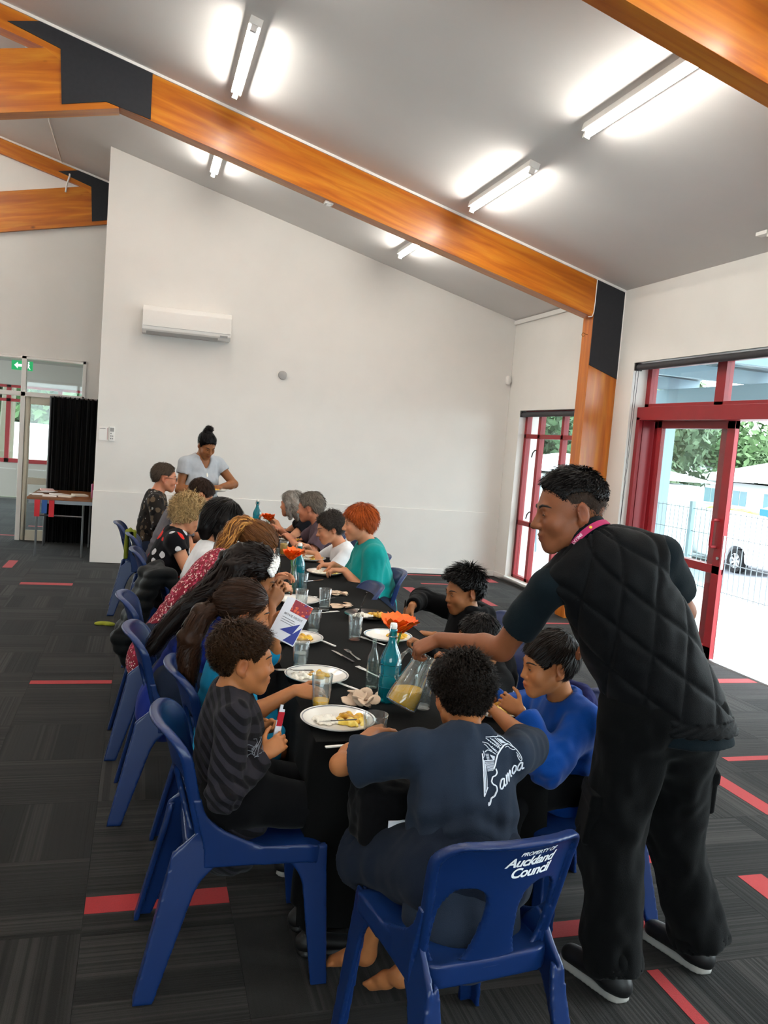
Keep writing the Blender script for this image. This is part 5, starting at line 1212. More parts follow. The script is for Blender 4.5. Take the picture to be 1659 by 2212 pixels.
# ---- person in royal blue, black wavy hair, lace headband
p = Person('person','person in royal blue with long wavy black hair and a white lace headband',(.215,3.73,.548),(.385,3.74,.925),(.520,3.76,1.045),(.85,.10,-.55),sc=.97,hs=.98,body=(1,0,0),h=.007,skin_=('brown','#85532f'),fem=True,hup=(.5,0,.85))
p.arm('R',(.605,3.74,.905),(.1,-.7,-.7),hf=(.45,.35,.72),dors=(.2,-.9,.2),curl=.75).arm('L',(.625,3.90,.92),(.1,.7,-.7),hf=(.5,-.35,.7),dors=(.3,.9,.2),curl=.75)
seated_legs(p,(1,0,0),knee=.42).body().face(open_=.5)
M_royal = fabric('royal_blue_cotton','#13246e'); p.top(M_royal,sleeve=.75,fit=.016,hem=.09,slflare=.022,loose=.02).trousers(M_denim).shoes(M_shoe,M_sole)
M_hblack = hairmat('black','#0d0a0a',.38); M_hwavy = hairmat('black_wavy','#160e0b',.4)
g1 = [p.H(0,-.02,.10), p.H(0,-.11,.03), A(.35,3.70,.985), A(.24,3.68,.92), A(.13,3.67,.80), A(.07,3.66,.70)]; g2 = [p.H(-.05,-.05,.05), p.H(-.06,-.12,-.02), A(.34,3.80,.95), A(.23,3.83,.86), A(.16,3.83,.77)]; g3 = [p.H(.06,-.05,.05), p.H(.07,-.11,-.02), A(.40,3.66,.96), A(.33,3.63,.92), A(.27,3.62,.88)]
p.hair(M_hwavy,t=.018,L=.06,lift=.12,n=2800,w=.003,line=(.02,.72),nape=-.09,earz=-.07,comb=(0,-1.6,-.5),crown=(0,.08,.12),jitter=.18,rough=.006,rfreq=30,extra=[tubevol(g,r,rough=.010) for g,r in ((g1,[.05,.06,.055,.045,.03,.012]),(g2,[.045,.05,.04,.03,.012]),(g3,[.045,.05,.04,.03,.012]))]+[bundle(g1,[.055,.066,.064,.054,.042,.03],360,.004,.010,14),bundle(g2,[.05,.055,.048,.04,.025],200,.004,.010,14),bundle(g3,[.05,.055,.046,.036,.022],200,.004,.010,14)])
M_lace = pm('white_lace','#eceae6',.8,bump=.5,bscale=300)
for a in np.linspace(-1.25,1.25,15):
    q = MB()
    for j, (da, ry) in enumerate(((0,.0),(.06,.012),(-.06,-.012))):
        c_ = p.H(.098*math.sin(a+da), .030+ry, .030+.098*math.cos(a+da))-p.o; Mx = Matrix.Translation(c_)@Matrix.Scale(.0125,4)
        q.lathe([(.02,-1),(.7,-.7),(1,0),(.7,.7),(.02,1)], 7, Mx)
    q.build('headband_flower', M_lace, p.root, smooth=True)
# ---- person in the red floral top
p = Person('person','person in a red floral top with a light brown ponytail bowed over the table',(.17,4.46,.548),(.425,4.47,.965),(.645,4.56,1.065),(.85,.1,-.6),sc=1.0,body=(1,0,0),h=.008,skin_=('fair','#c68a68'),fem=True,hup=(.5,0,.85))
p.arm('R',(.735,4.45,.85),(0,-.7,-.7),hf=(.7,.3,.1),dors=(0,-.6,.8),curl=.6).arm('L',(.76,4.70,.87),(0,.7,-.7),hf=(.8,-.2,.2),dors=(0,.6,.8),curl=.6)
seated_legs(p,(1,0,0),knee=.42).body().face(open_=.4,brow='#4a3020')
M_rfl = print_nodes(fabric('red_floral_cotton','#7d2433'),'#7a2030',[('#d9b6ac',42,.26,1),('#b0405a',30,.30,2),('#e8d8d0',60,.2,5),('#4f1520',38,.22,8)])
p.top(M_rfl,sleeve=.9,fit=.018,slflare=.02,loose=.014,hem=.08).trousers(M_denim).shoes(M_shoe,M_sole)
hb = p.H(0,-.105,.075); pony = [hb+A(.02,0,0),hb+A(-.04,-.0,.02),hb+A(-.10,-.01,-.02),hb+A(-.14,-.03,-.10),hb+A(-.19,-.05,-.16)]
M_hlb = hairmat('lightbrown','#6a4222',.4)
p.hair(M_hlb,t=.012,L=.06,lift=.04,n=2600,w=.0028,line=(.035,.72),nape=-.07,earz=-.03,comb=(0,-2,.6),crown=(0,.09,.08),jitter=.05,rough=.003,extra=[tubevol(pony,[.018,.032,.042,.04,.012],rough=.006),bundle(pony,[.02,.036,.05,.05,.03],330)])
p2h = bundle(pony,[.022,.038,.052,.052,.032],160); o = p.part('hair_highlights',p2h[0],p2h[1],hairmat('blonde_streak','#b07a3c',.4)); set_tint(o,p2h[2][:,None]*np.ones((1,3)))
MB().tube([tuple(hb+A(.0,.022*math.cos(a),.022*math.sin(a))-p.o) for a in np.linspace(0,6.28,11)[:-1]],.010,6,closed=True).build('hair_tie', M_blackc, p.root, smooth=True)
# ---- person in white, black bob, glasses
p = Person('person','person in a white top with a black bob and glasses',(.36,5.20,.548),(.43,5.20,.93),(.515,5.20,1.135),(.95,.15,-.25),sc=.98,body=(1,0,0),h=.008,skin_=('fair','#c68a68'),fem=True)
p.arm('R',(.74,5.05,.80),(-.2,-.6,-.8),curl=.6).arm('L',(.76,5.38,.80),(-.2,.6,-.8),curl=.6); seated_legs(p,(1,0,0)).body().face(open_=.6,glasses='#5a2028')
M_wht = fabric('white_cotton','#dfe1e4',sheen=.1); p.top(M_wht,sleeve=.6,fit=.018,slflare=.026,loose=.02).trousers(M_denim).shoes(M_shoe,M_sole)
bob = []
for sg in (-1,1): bob.append(([p.H(sg*.055,-.03,.07),p.H(sg*.082,-.03,.0),p.H(sg*.080,-.025,-.07),p.H(sg*.072,-.02,-.12)],[.04,.042,.040,.026]))
bob.append(([p.H(0,-.07,.06),p.H(0,-.10,-.01),p.H(0,-.095,-.08),p.H(0,-.085,-.12)],[.055,.055,.052,.04]))
p.hair(M_hblack,t=.020,L=.10,lift=.03,n=2600,w=.003,line=(.035,.70),nape=-.10,earz=-.09,comb=(0,-.2,-.6),crown=(0,.02,.14),grav=.5,jitter=.05,rough=.002,extra=[tubevol(g,r,rough=.002) for g,r in bob]+[bundle(g,[x*1.04 for x in r],160,.004,.002) for g,r in bob])
# ---- woman in black florals, blonde curls
p = Person('person','woman with blonde curls in a black top with red and white flowers',(.19,6.10,.548),(.255,6.10,.90),(.345,6.10,1.065),(.85,.25,-.45),sc=1.0,body=(1,0,0),h=.008,skin_=('fair','#c68a68'),fem=True,build=1.12)
p.arm('R',(.56,5.93,.79),(-.2,-.5,-.9),curl=.6).arm('L',(.62,6.27,.80),(-.2,.6,-.8),curl=.6); seated_legs(p,(1,0,0)).body().face(open_=.5,brow='#7a5a3a')
M_bfl = print_nodes(fabric('black_floral_cotton','#121114'),'#0f0e12',[('#c9c9cc',9,.22,3),('#c22a22',7.5,.26,1)])
p.top(M_bfl,sleeve=.32,fit=.016,slflare=.024,loose=.022).trousers(M_blackc).shoes(M_shoe,M_sole)
p.hair(hairmat('blonde','#b4976a',.5),t=.028,L=.05,lift=.7,n=3800,w=.0032,seg=8,curl=.012,turns=2,line=(.03,.72),nape=-.10,earz=-.06,comb=(0,-.2,-.3),jitter=.5,rough=.014,rfreq=40,grav=.4)
# ---- bowed man in grey
p = Person('person','man in a grey T-shirt bowing his dark haired head',(.19,6.95,.548),(.315,6.93,1.0),(.475,6.92,1.15),(.75,.12,-.65),sc=1.04,body=(1,0,0),h=.008,skin_=('fair','#c68a68'),hup=(.5,0,.8))
p.arm('R',(.63,6.78,.80),(-.2,-.5,-.9),curl=.6).arm('L',(.66,7.10,.80),(-.2,.6,-.8),curl=.6); seated_legs(p,(1,0,0)).body().face(open_=.3,brow='#2c1c12')
M_gryc = fabric('grey_marl_cotton','#5d5b60'); p.top(M_gryc,sleeve=.65,fit=.018,slflare=.026,collar=('crew',M_gryc),loose=.02).trousers(M_denim).shoes(M_shoe,M_sole)
p.hair(hairmat('darkbrown2','#2a1a12',.5),t=.010,L=.024,lift=.3,n=2600,w=.0028,line=(.022,.72),earz=.022,nape=-.07,comb=(0,.4,0),jitter=.25)
# ---- man in glasses and patterned shirt
p = Person('person','man in glasses and a dark patterned collared shirt sitting upright',(.11,7.70,.548),(.135,7.70,1.03),(.205,7.70,1.225),(.97,.1,-.12),sc=1.04,body=(1,0,0),h=.008,skin_=('ruddy','#bd7c5e'))
p.arm('R',(.42,7.55,.82),(-.3,-.5,-.8),curl=.6).arm('L',(.45,7.85,.82),(-.3,.6,-.8),curl=.6); seated_legs(p,(1,0,0)).body().face(open_=.7,glasses='#1a1a1c',brow='#4a4038')
M_pat = print_nodes(fabric('dark_leaf_print','#2a2622'),'#231f1d',[('#55483a',14,.36,3),('#8a8a88',20,.2,1),('#151314',11,.28,6)])
p.top(M_pat,sleeve=.8,fit=.018,slflare=.024,collar=('shirt',M_pat),loose=.02).trousers(M_denim).shoes(M_shoe,M_sole)
p.hair(hairmat('greybrown','#463a30',.5),t=.010,L=.024,lift=.3,n=2600,w=.0028,line=(.015,.72),earz=.022,nape=-.07,comb=(0,-.5,0),jitter=.25)
# ---- woman standing with a plate
p = Person('person','woman with a black topknot and grey T-shirt standing with a plate of food',(.55,8.55,.93),(.575,8.47,1.36),(.61,8.38,1.53),(.35,-.75,-.55),sc=.97,body=(.45,-.9,0),h=.008,skin_=('brown','#85532f'),fem=True,build=1.32,hup=(.1,-.3,.9))
p.arm('R',(.60,8.27,1.10),(-.8,.2,-.5),hf=(.5,-.2,-.05),dors=(-.3,-.4,-.8),curl=.5).arm('L',(.76,8.30,1.13),(.9,.2,-.6),hf=(-.3,-.5,0),dors=(.3,0,.9),curl=.6)
p.leg('R',(.47,8.50,.48),(.46,8.53,.08),(.49,8.37,.04)).leg('L',(.65,8.52,.48),(.65,8.55,.08),(.70,8.40,.04)).body().face(open_=.3)
M_lgrey = fabric('pale_grey_cotton','#a9adb2',sheen=.1); p.top(M_lgrey,sleeve=.42,fit=.014,slflare=.022,cut=.80,hem=.14,bust=.95,loose=.015,vneck=.06,neck=.066).trousers(M_denim,fit=.012).shoes(M_shoe,M_sole)
kn = p.H(0,-.045,.128)
p.hair(M_hblack,t=.010,L=.04,lift=.02,n=2200,w=.003,line=(.03,.72),nape=-.07,earz=-.01,comb=(0,-.7,.5),crown=(0,.12,-.05),jitter=.05,rough=.003,extra=[tubevol([kn,kn+A(0,0,.022)],[.040,.034],rough=.010),bundle([kn+A(-.03,0,-.03),kn+A(-.01,.02,.02),kn+A(.02,-.01,.035),kn+A(-.035,0,.045)],[.03,.036,.03,.02],160,.003,.012)])
MB().tube([tuple(p.C+p.R@A(.075*math.sin(a),.075+.05*math.cos(a)*.6,.03-.06*(1+math.cos(a))*.9)-p.o) for a in np.linspace(-2.6,2.6,15)],.003,5).build('necklace_cord', pm('dark_cord','#2a1c14',.7), p.root)
_pc = p.C+p.fw*.13-p.up*.10-p.o; MB().lathe([(0,-.03),(.012,-.02),(.013,0),(.006,.02),(0,.022)],10,Matrix.Translation(_pc)).build('bone_pendant', pm('bone_white','#e8e0d0',.4), p.root, smooth=True)
_pl = put(PLW,(.70,8.17,1.095),0,'white china plate carried by the standing woman','plate',PLG); tag(blob_heap('curry_serving',(.69,8.165,1.0995),.05,24,.015,M_curry,91),'yellow curry on the plate carried by the standing woman','curry',FG)
# ---- right side: far to near
p = Person('person','woman with long grey hair in a black and white patterned top',(1.64,7.88,.548),(1.55,7.89,.865),(1.41,7.90,1.03),(-.75,.65,-.1),sc=.96,body=(-1,.1,0),h=.008,skin_=('fair','#c68a68'),fem=True)
p.arm('L',(1.27,7.84,.855),(.2,-.6,-.8),hf=(-.6,.2,.5),curl=.7).arm('R',(1.25,8.10,.85),(.2,.6,-.8),hf=(-.6,-.1,.4),curl=.7); seated_legs(p,(-1,0,0)).body().face(open_=.5,brow='#7a746c')
M_bw = print_nodes(fabric('black_white_print','#17171b'),'#131318',[('#d4d6da',17,.24,2)]); p.top(M_bw,sleeve=.35,fit=.016,slflare=.022,loose=.014).trousers(M_blackc).shoes(M_shoe,M_sole)
gh = [([p.H(-.03,-.04,.07),p.H(-.05,-.09,0),p.H(-.04,-.10,-.08),p.H(-.03,-.09,-.15)],[.05,.055,.05,.02]),([p.H(.05,-.03,.06),p.H(.075,-.04,0),p.H(.07,-.05,-.08),p.H(.06,-.05,-.14)],[.04,.04,.04,.02]),([p.H(-.06,-.02,.06),p.H(-.08,-.03,0),p.H(-.075,-.03,-.07),p.H(-.07,-.03,-.13)],[.035,.038,.035,.02])]
p.hair(hairmat('grey','#8d8780',.5),t=.018,L=.05,lift=.2,n=1800,w=.004,line=(.02,.72),nape=-.1,earz=-.07,comb=(0,-.6,-.4),jitter=.3,rough=.008,extra=[tubevol(g,r,rough=.01) for g,r in gh]+[bundle(g,[x*1.1 for x in r],110,.004,.01) for g,r in gh])
p = Person('person','grey haired man in a mauve T-shirt leaning on the table',(1.64,7.05,.548),(1.545,7.06,.905),(1.435,7.09,1.08),(-.85,.5,-.2),sc=1.04,body=(-1,.1,0),h=.008,skin_=('ruddy','#bd7c5e'),build=1.08)
p.arm('L',(1.27,6.96,.80),(.1,-.7,-.6),curl=.6).arm('R',(1.22,7.30,.84),(.2,.6,-.8),hf=(-.6,.0,.4),curl=.8); seated_legs(p,(-1,0,0)).body().face(open_=.6,brow='#6a6058')
M_mauve = fabric('mauve_cotton','#4f4048'); p.top(M_mauve,sleeve=.62,fit=.018,slflare=.026,collar=('crew',M_mauve),loose=.02).trousers(M_denim).shoes(M_shoe,M_sole)
p.hair(hairmat('pepper','#6b635a',.5),t=.016,L=.036,lift=.35,n=2600,w=.003,line=(.02,.72),earz=.015,nape=-.085,comb=(0,-.5,0),jitter=.3,rough=.006)
p = Person('person','woman with short dark grey curls in a white top',(1.64,6.30,.548),(1.56,6.30,.82),(1.445,6.30,.995),(-.9,.02,-.3),sc=.92,body=(-1,0,0),h=.0075,skin_=('fair','#c68a68'),fem=True)
p.arm('L',(1.335,6.21,.80),(.3,-.6,-.7),hf=(-.7,.2,.15),curl=.75).arm('R',(1.31,6.46,.82),(.3,.6,-.7),hf=(-.7,-.1,.3),curl=.75); seated_legs(p,(-1,0,0)).body().face(open_=.35,brow='#3a3430')
p.top(M_wht,sleeve=.75,fit=.018,slflare=.03,collar=('shirt',M_wht),loose=.02).trousers(M_denim).shoes(M_shoe,M_sole)
p.hair(hairmat('darkgrey','#3c3632',.55),t=.018,L=.034,lift=.7,n=2800,w=.003,seg=6,curl=.008,turns=1.5,line=(.022,.72),earz=.005,nape=-.085,jitter=.4,rough=.010,rfreq=42)
p = Person('person','woman with short copper red hair in a teal shirt',(1.62,5.53,.548),(1.565,5.53,.935),(1.475,5.53,1.125),(-.95,.08,-.14),sc=1.0,body=(-1,.05,0),h=.007,skin_=('fair','#c68a68'),fem=True,build=1.12)
p.arm('L',(1.37,5.43,.805),(.5,-.5,-.7),hf=(-.8,.2,.0),curl=.7).arm('R',(1.35,5.70,.80),(.3,.6,-.7),hf=(-.8,-.1,0),curl=.7); seated_legs(p,(-1,0,0)).body().face(open_=.6,brow='#8a5a3a')
M_tealc2 = fabric('teal_linen','#0b8784',sheen=.1); p.top(M_tealc2,sleeve=1.05,fit=.022,hem=.16,slflare=.034,collar=('shirt',M_tealc2),loose=.035,amp=.009,bust=.9).trousers(M_denim).shoes(M_shoe,M_sole)
p.hair(hairmat('copper','#9a4414',.45),t=.020,L=.045,lift=.3,n=3600,w=.0028,line=(.036,.74),earz=-.03,nape=-.095,comb=(0,-.4,-.2),jitter=.25,rough=.008,rfreq=40,grav=.3,fringe=.014)
# ---- boys on the right
M_hood = fabric('black_fleece','#09090b')
p = Person('person','boy with spiky black hair in a black hoodie lifting a table knife',(1.74,4.08,.548),(1.735,4.07,.80),(1.69,4.06,.938),(-.97,-.1,-.2),sc=.82,hs=.95,body=(-1,.05,0),h=.006,skin_=('tan2','#94603b'))
p.arm('L',(1.50,3.93,.73),(.3,-.6,-.7),hf=(-.7,.1,.1),curl=.7).arm('R',(1.44,4.16,.835),(-.1,.6,.1),hf=(-.45,.0,-.75),dors=(-.85,0,.5),curl=1.0); seated_legs(p,(-1,0,0),sc=.85).body().face(open_=.35)
p.top(M_hood,sleeve=1.95,fit=.022,collar=('hood',M_hood),loose=.02,slflare=.026).trousers(M_blackc).shoes(M_shoe,M_sole)
p.hair(M_hblack,t=.016,L=lambda P: .030+.030*np.clip((P[:,2]-.05)/.06,0,1),lift=1.0,n=4200,w=.0026,line=(.012,.74),earz=.026,nape=-.07,comb=(0,.5,.5),jitter=.28,rough=.007,grav=0,volume=(1,1,1.05))
_h = p.arms['R']; o = put(KNB,tuple(_h['w']+A(-.045,0,-.07)),0,'black handled knife held upright by the boy in the black hoodie','knife',CG); o.rotation_euler = (math.pi*.53,.0,.2)
p = Person('person','small boy in a black hoodie bending low behind the pouring arm',(1.55,3.38,.548),(1.535,3.34,.735),(1.425,3.22,.878),(-.92,-.05,-.3),sc=.76,hs=.90,body=(-1,-.1,0),h=.006,skin_=('tan2','#94603b'))
p.arm('L',(1.31,3.20,.775),(.3,-.6,-.5),curl=.7).arm('R',(1.27,3.45,.80),(.2,.6,-.5),hf=(-.6,0,.3),curl=1.1); seated_legs(p,(-1,0,0),sc=.8).body().face(open_=.4)
p.top(M_hood,sleeve=1.95,fit=.022,collar=('hood',M_hood),loose=.02,slflare=.026).trousers(M_blackc).shoes(M_shoe,M_sole)
p.hair(M_hblack,t=.010,L=.022,lift=.5,n=3000,w=.0026,line=(.012,.74),earz=.026,nape=-.07,comb=(0,.4,0),jitter=.3)
p = Person('person','boy in a bright blue hoodie with a navy hood looking at his food',(1.545,2.63,.548),(1.525,2.62,.785),(1.435,2.60,.955),(-.98,.10,-.16),sc=.76,hs=.92,body=(-1,-.12,0),h=.0048,skin_=('tan','#a66a40'))
p.arm('L',(1.315,2.545,.80),(.5,-.5,-.6),hf=(-.55,.5,.35),dors=(-.4,-.8,.3),curl=.7).arm('R',(1.30,2.77,.78),(.4,.6,-.6),hf=(-.7,.0,.1),curl=.7); seated_legs(p,(-1,-.2,0),sc=.78).body().face(open_=.8)
M_bright = fabric('bright_blue_fleece','#0a4190',sheen=.15); M_nhood = fabric('navy_fleece','#151a4a')
p.top(M_bright,sleeve=1.93,fit=.026,hem=.10,collar=('hood',M_nhood),loose=.028,slflare=.040,amp=.012).trousers(M_blackc).shoes(M_shoe,M_sole)
p.hair(hairmat('blackbrown','#17100c',.4),t=.013,L=.04,lift=.10,n=5200,w=.0020,line=(.030,.74),earz=.024,nape=-.075,comb=(0,.9,-.1),crown=(0,-.07,.12),jitter=.10,rough=.003,grav=.25,fringe=.010,volume=(1.02,1.0,1.03))
# ---- boy at the table end, back to us, navy shirt
p = Person('person','barefoot boy in a navy T-shirt printed Samoa, seen from behind',(.90,2.00,.548),(.925,2.115,.845),(.958,2.235,.962),(.12,.95,-.28),sc=.84,hs=.96,body=(.10,1,0),h=.005,skin_=('tan','#a66a40'),hup=(0,.2,.95),build=.98)
p.arm('R',(1.20,2.49,.815),(1,-.2,-.35),hf=(.1,.9,.1),dors=(.6,0,.8),curl=.7).arm('L',(.74,2.42,.785),(-1,-.25,-.35),hf=(.4,.9,-.1),dors=(-.4,0,.9),curl=.7)
p.leg('L',(.73,2.26,.47),(.745,2.30,.135),(.665,2.40,.05)).leg('R',(1.03,2.30,.47),(.835,2.205,.12),(.765,2.29,.035)).body(bare=True).face()
M_slate = fabric('washed_navy_cotton','#212a38'); p.top(M_slate,sleeve=.80,fit=.020,hem=.12,slflare=.036,collar=('crew',M_slate),neck=.068,loose=.018,amp=.011,freq=(15,15,4)).trousers(fabric('navy_shorts','#151c29'),.58,bag=.035,fit=.026,name='shorts',amp=.009)
p.hair(hairmat('curlyblack','#140d09',.5),t=.014,L=lambda P: .012+.024*np.clip((P[:,2]+.02)/.10,0,1),lift=.7,n=7500,w=.0022,seg=7,curl=.006,turns=1.6,line=(.02,.74),earz=.015,nape=-.085,jitter=.45,rough=.009,rfreq=45,grav=.1,volume=(1.0,1.0,1.02))
PN = p
# ---- man pouring juice
p = Person('person','man in a black quilted vest with a magenta lanyard pouring juice from a jug',(1.625,2.17,.94),(1.385,2.225,1.395),(1.300,2.315,1.532),(-.93,.22,-.20),sc=1.03,hs=1.04,body=(-.35,.93,0),h=.0055,skin_=('brownman','#7f4c30'),build=.98,hup=(-.25,.1,.95))
_rt = nv(A(.36,-.11,.045)); p.up = nv(p.up); p.R = np.stack([nv(_rt-(_rt@p.up)*p.up), np.cross(p.up, nv(_rt-(_rt@p.up)*p.up)), p.up],1); p.rt, p.fw = p.R[:,0], p.R[:,1]
p.sh = {'R': p.C+p.rt*.165-p.up*.055, 'L': p.C-p.rt*.19-p.up*.01}; p.hip = {'R': A(1.695,2.17,.92), 'L': A(1.54,2.19,.92)}
p.arm('L',(1.03,2.655,1.03),(.3,-.3,-.9),hf=(-.72,.30,-.42),dors=(-.35,-.25,.9),curl=1.15,thumb=((.6,.7,-.4),(.2,.8,-.6),(-.1,.7,-.7))).arm('R',(1.60,2.44,1.06),(.9,.1,-.4),hf=(-.7,.5,0),curl=.6)
p.leg('L',(1.515,2.24,.49),(1.535,2.17,.10),(1.465,2.36,.04)).leg('R',(1.80,2.30,.49),(1.91,2.25,.10),(1.85,2.43,.04)).body().face(open_=.45,thick=1.2)
M_polo = fabric('dark_teal_polo','#0e171c'); p.top(M_polo,sleeve=.66,fit=.006,hem=.14,slflare=.022,cut=.845,neck=.064,amp=.004,loose=.0,h=.0065)
M_troub = fabric('black_work_trousers','#050607',bump=.4); _b = p.b; p.b = .84; p.trousers(M_troub,1.02,fit=.024,bag=.026,amp=.014,h=.0075,waist=False); p.b = _b; p.shoes(M_shoe,M_sole)
M_vest = fabric('black_quilted_nylon','#0a0b0d',rough=.6,bump=.3)
def quilted_vest(p):
    f = Field(np.minimum(p.pel,p.C)-.33, np.maximum(p.pel,p.C)+.33, .0062); wa = p.pel*.5+p.C*.5; ch = p.C-p.up*.09; hem = p.pel-p.up*.12; b = p.b
    f.cone(hem, wa, .166*b+.016, .150*b+.018, k=.05, flat=(p.fw,.80)); f.cone(wa, ch, .146*b+.018, .166*b+.016, k=.05, flat=(p.fw,.72)); nb = p.C+p.up*.02
    for k in 'LR': f.cone(nb, p.sh[k]-nv(p.sh[k]-nb)*.03, .070, .062, k=.05)
    f.half((0,0,.885), (0,0,-1), .01)
    for k, sg in (('L',-1),('R',1)):
        f.half(p.sh[k]+p.rt*sg*.03, p.rt*sg, .015)
        e = p.arms[k]['e']; d = nv(e-p.sh[k]); f.cone(p.sh[k]+p.rt*sg*.05-p.up*.045, p.sh[k]+d*.22+p.rt*sg*.04, .084, .068, k=.012, mode='-')
    hn = p.hc+p.Rh@(A(0,-.022,-.055)*p.hs); nd = nv(hn-nb); f.cone(nb+nd*.02, hn, .068, .082, k=.01, mode='-'); f.cone(nb+p.fw*.10, wa+p.fw*.25, .05, .06, k=.01, mode='-')
    Vt, F = f.mesh(); Vt = smoothv(Vt, F, 2, .5); n = normals(Vt, F)
    v = (Vt-p.pel)@p.up; ax = p.pel+np.outer(v, p.up); q = Vt-ax; th = np.arctan2(q@p.rt, -(q@p.fw)); u = th*.185
    L_ = .142; a = (u*.80+v*.62)/L_; c = (u*.80-v*.62)/L_; da = np.abs(a-np.round(a))*L_; dc = np.abs(c-np.round(c))*L_; d = np.minimum(da, dc)
    hemband = Vt[:,2] < .935
    pil = .0095*(1-(1-np.clip(d/.040,0,1))**3)+.0035*noise3(Vt*26,2)*np.clip(d/.02,0,1); pil = np.where(hemband, .005+.003*np.sin(v*300), pil)
    Vt = Vt+n*(pil-.006)[:,None]; p.part('quilted_vest', Vt, F, M_vest)
    nbp = nb+nd*.055; Rn = frame(p.fw, nd); ring = lambda r,z: [tuple(nbp+Rn@A(r*math.cos(t), r*math.sin(t), z)-p.o) for t in np.linspace(.9+math.pi/2,2*math.pi+math.pi/2-.9,26)]
    k = 26; vs = ring(.072,-.01)+ring(.075,.036)+ring(.067,.036)+ring(.064,-.01); fs = [(r*k+i,((r+1)%4)*k+i,((r+1)%4)*k+i+1,r*k+i+1) for r in range(4) for i in range(k-1)]
    mesh('polo_collar', vs, fs, M_polo, p.root, smooth=True)
    # lanyard
    def rg(r,z,n=40): return [nbp+Rn@A(r*math.cos(t), r*math.sin(t)-.002, z-.020*max(0,math.sin(t))) for t in np.linspace(math.pi/2+.6,2*math.pi+math.pi/2-.6,n)]
    a_, b_ = rg(.0795,-.004), rg(.0775,.016); n2 = len(a_); vs = [tuple(x-p.o) for x in a_+b_]; fs = [(i,i+1,n2+i+1,n2+i) for i in range(n2-1)]
    a2, b2 = rg(.0770,-.004), rg(.0750,.016); vs += [tuple(x-p.o) for x in a2+b2]; fs += [(2*n2+i,3*n2+i,3*n2+i+1,2*n2+i+1) for i in range(n2-1)]
    lo = mesh('lanyard', vs, fs, pm('magenta_ribbon','#a41757',.6), p.root, smooth=True); lo['label'] = 'magenta lanyard ribbon printed VOLUME'
    tv, tf = text_mesh('VOLUME', .013, .0003); out = []
    for x, y, _ in tv:
        t = math.pi+.62-(x-.02)/.079*1.0+.0; t = 3.9-(x)/.079*-1.0; P_ = nbp+Rn@A(.0805*math.cos(t), .0805*math.sin(t)-.002, .0105-y-.0); out.append(tuple(P_-p.o))
    mesh('lanyard_print', out, tf, pm('ribbon_print','#e9c9d8',.6), p.root)
    for t, cc in ((3.75,'#d9b83a'),(3.45,'#e9c9d8'),(3.2,'#d9b83a'),(4.95,'#d9b83a')):
        c_ = nbp+Rn@A(.081*math.cos(t), .081*math.sin(t)-.002, .006)-p.o; MB().lathe([(0,0),(.005,0),(.005,.0008),(0,.001)],10,Matrix.Translation(c_)@rot_to(Rn@A(math.cos(t),math.sin(t),0))).build('lanyard_badge', pm('print_'+cc,cc,.6), p.root)
quilted_vest(p)
for sd, sg in (('L',-1),('R',1)):
    hp, kn = p.hip[sd], p.legs[sd]['k']; c_ = hp+(kn-hp)*.72+p.rt*sg*.095-p.o; R_ = frame(p.fw, hp-kn)
    q = Field((-.1,)*3,(.1,)*3,.006); q.rbox((0,0,0),(.014,.055,.07),.010); q.rbox((.006*sg,0,.07),(.014,.06,.016),.008,k=.004); Vt, F = q.mesh(); npmesh('cargo_pocket', c_+Vt@R_.T, F, M_troub, p.root)
p.hair(M_hblack,t=.008,L=lambda P: .010+.028*np.clip((P[:,2]-.07)/.04,0,1)*np.clip((P[:,1]+.07)/.06,0.25,1),lift=.6,n=5500,w=.0018,line=(.016,.75),earz=.048,nape=.02,comb=(0,.6,.5),jitter=.2,rough=.002,grav=0,volume=(.965,.985,1.02))
p.hair(hairmat('cropped','#33261e',.6),t=.0035,L=.006,lift=.5,n=4500,w=.0012,seg=3,line=(.014,.75),earz=.0,nape=-.055,comb=(0,-.3,-.4),jitter=.2,rough=.0015,grav=0,volume=(.985,.985,.97),name='cropped_sides')
PM = p
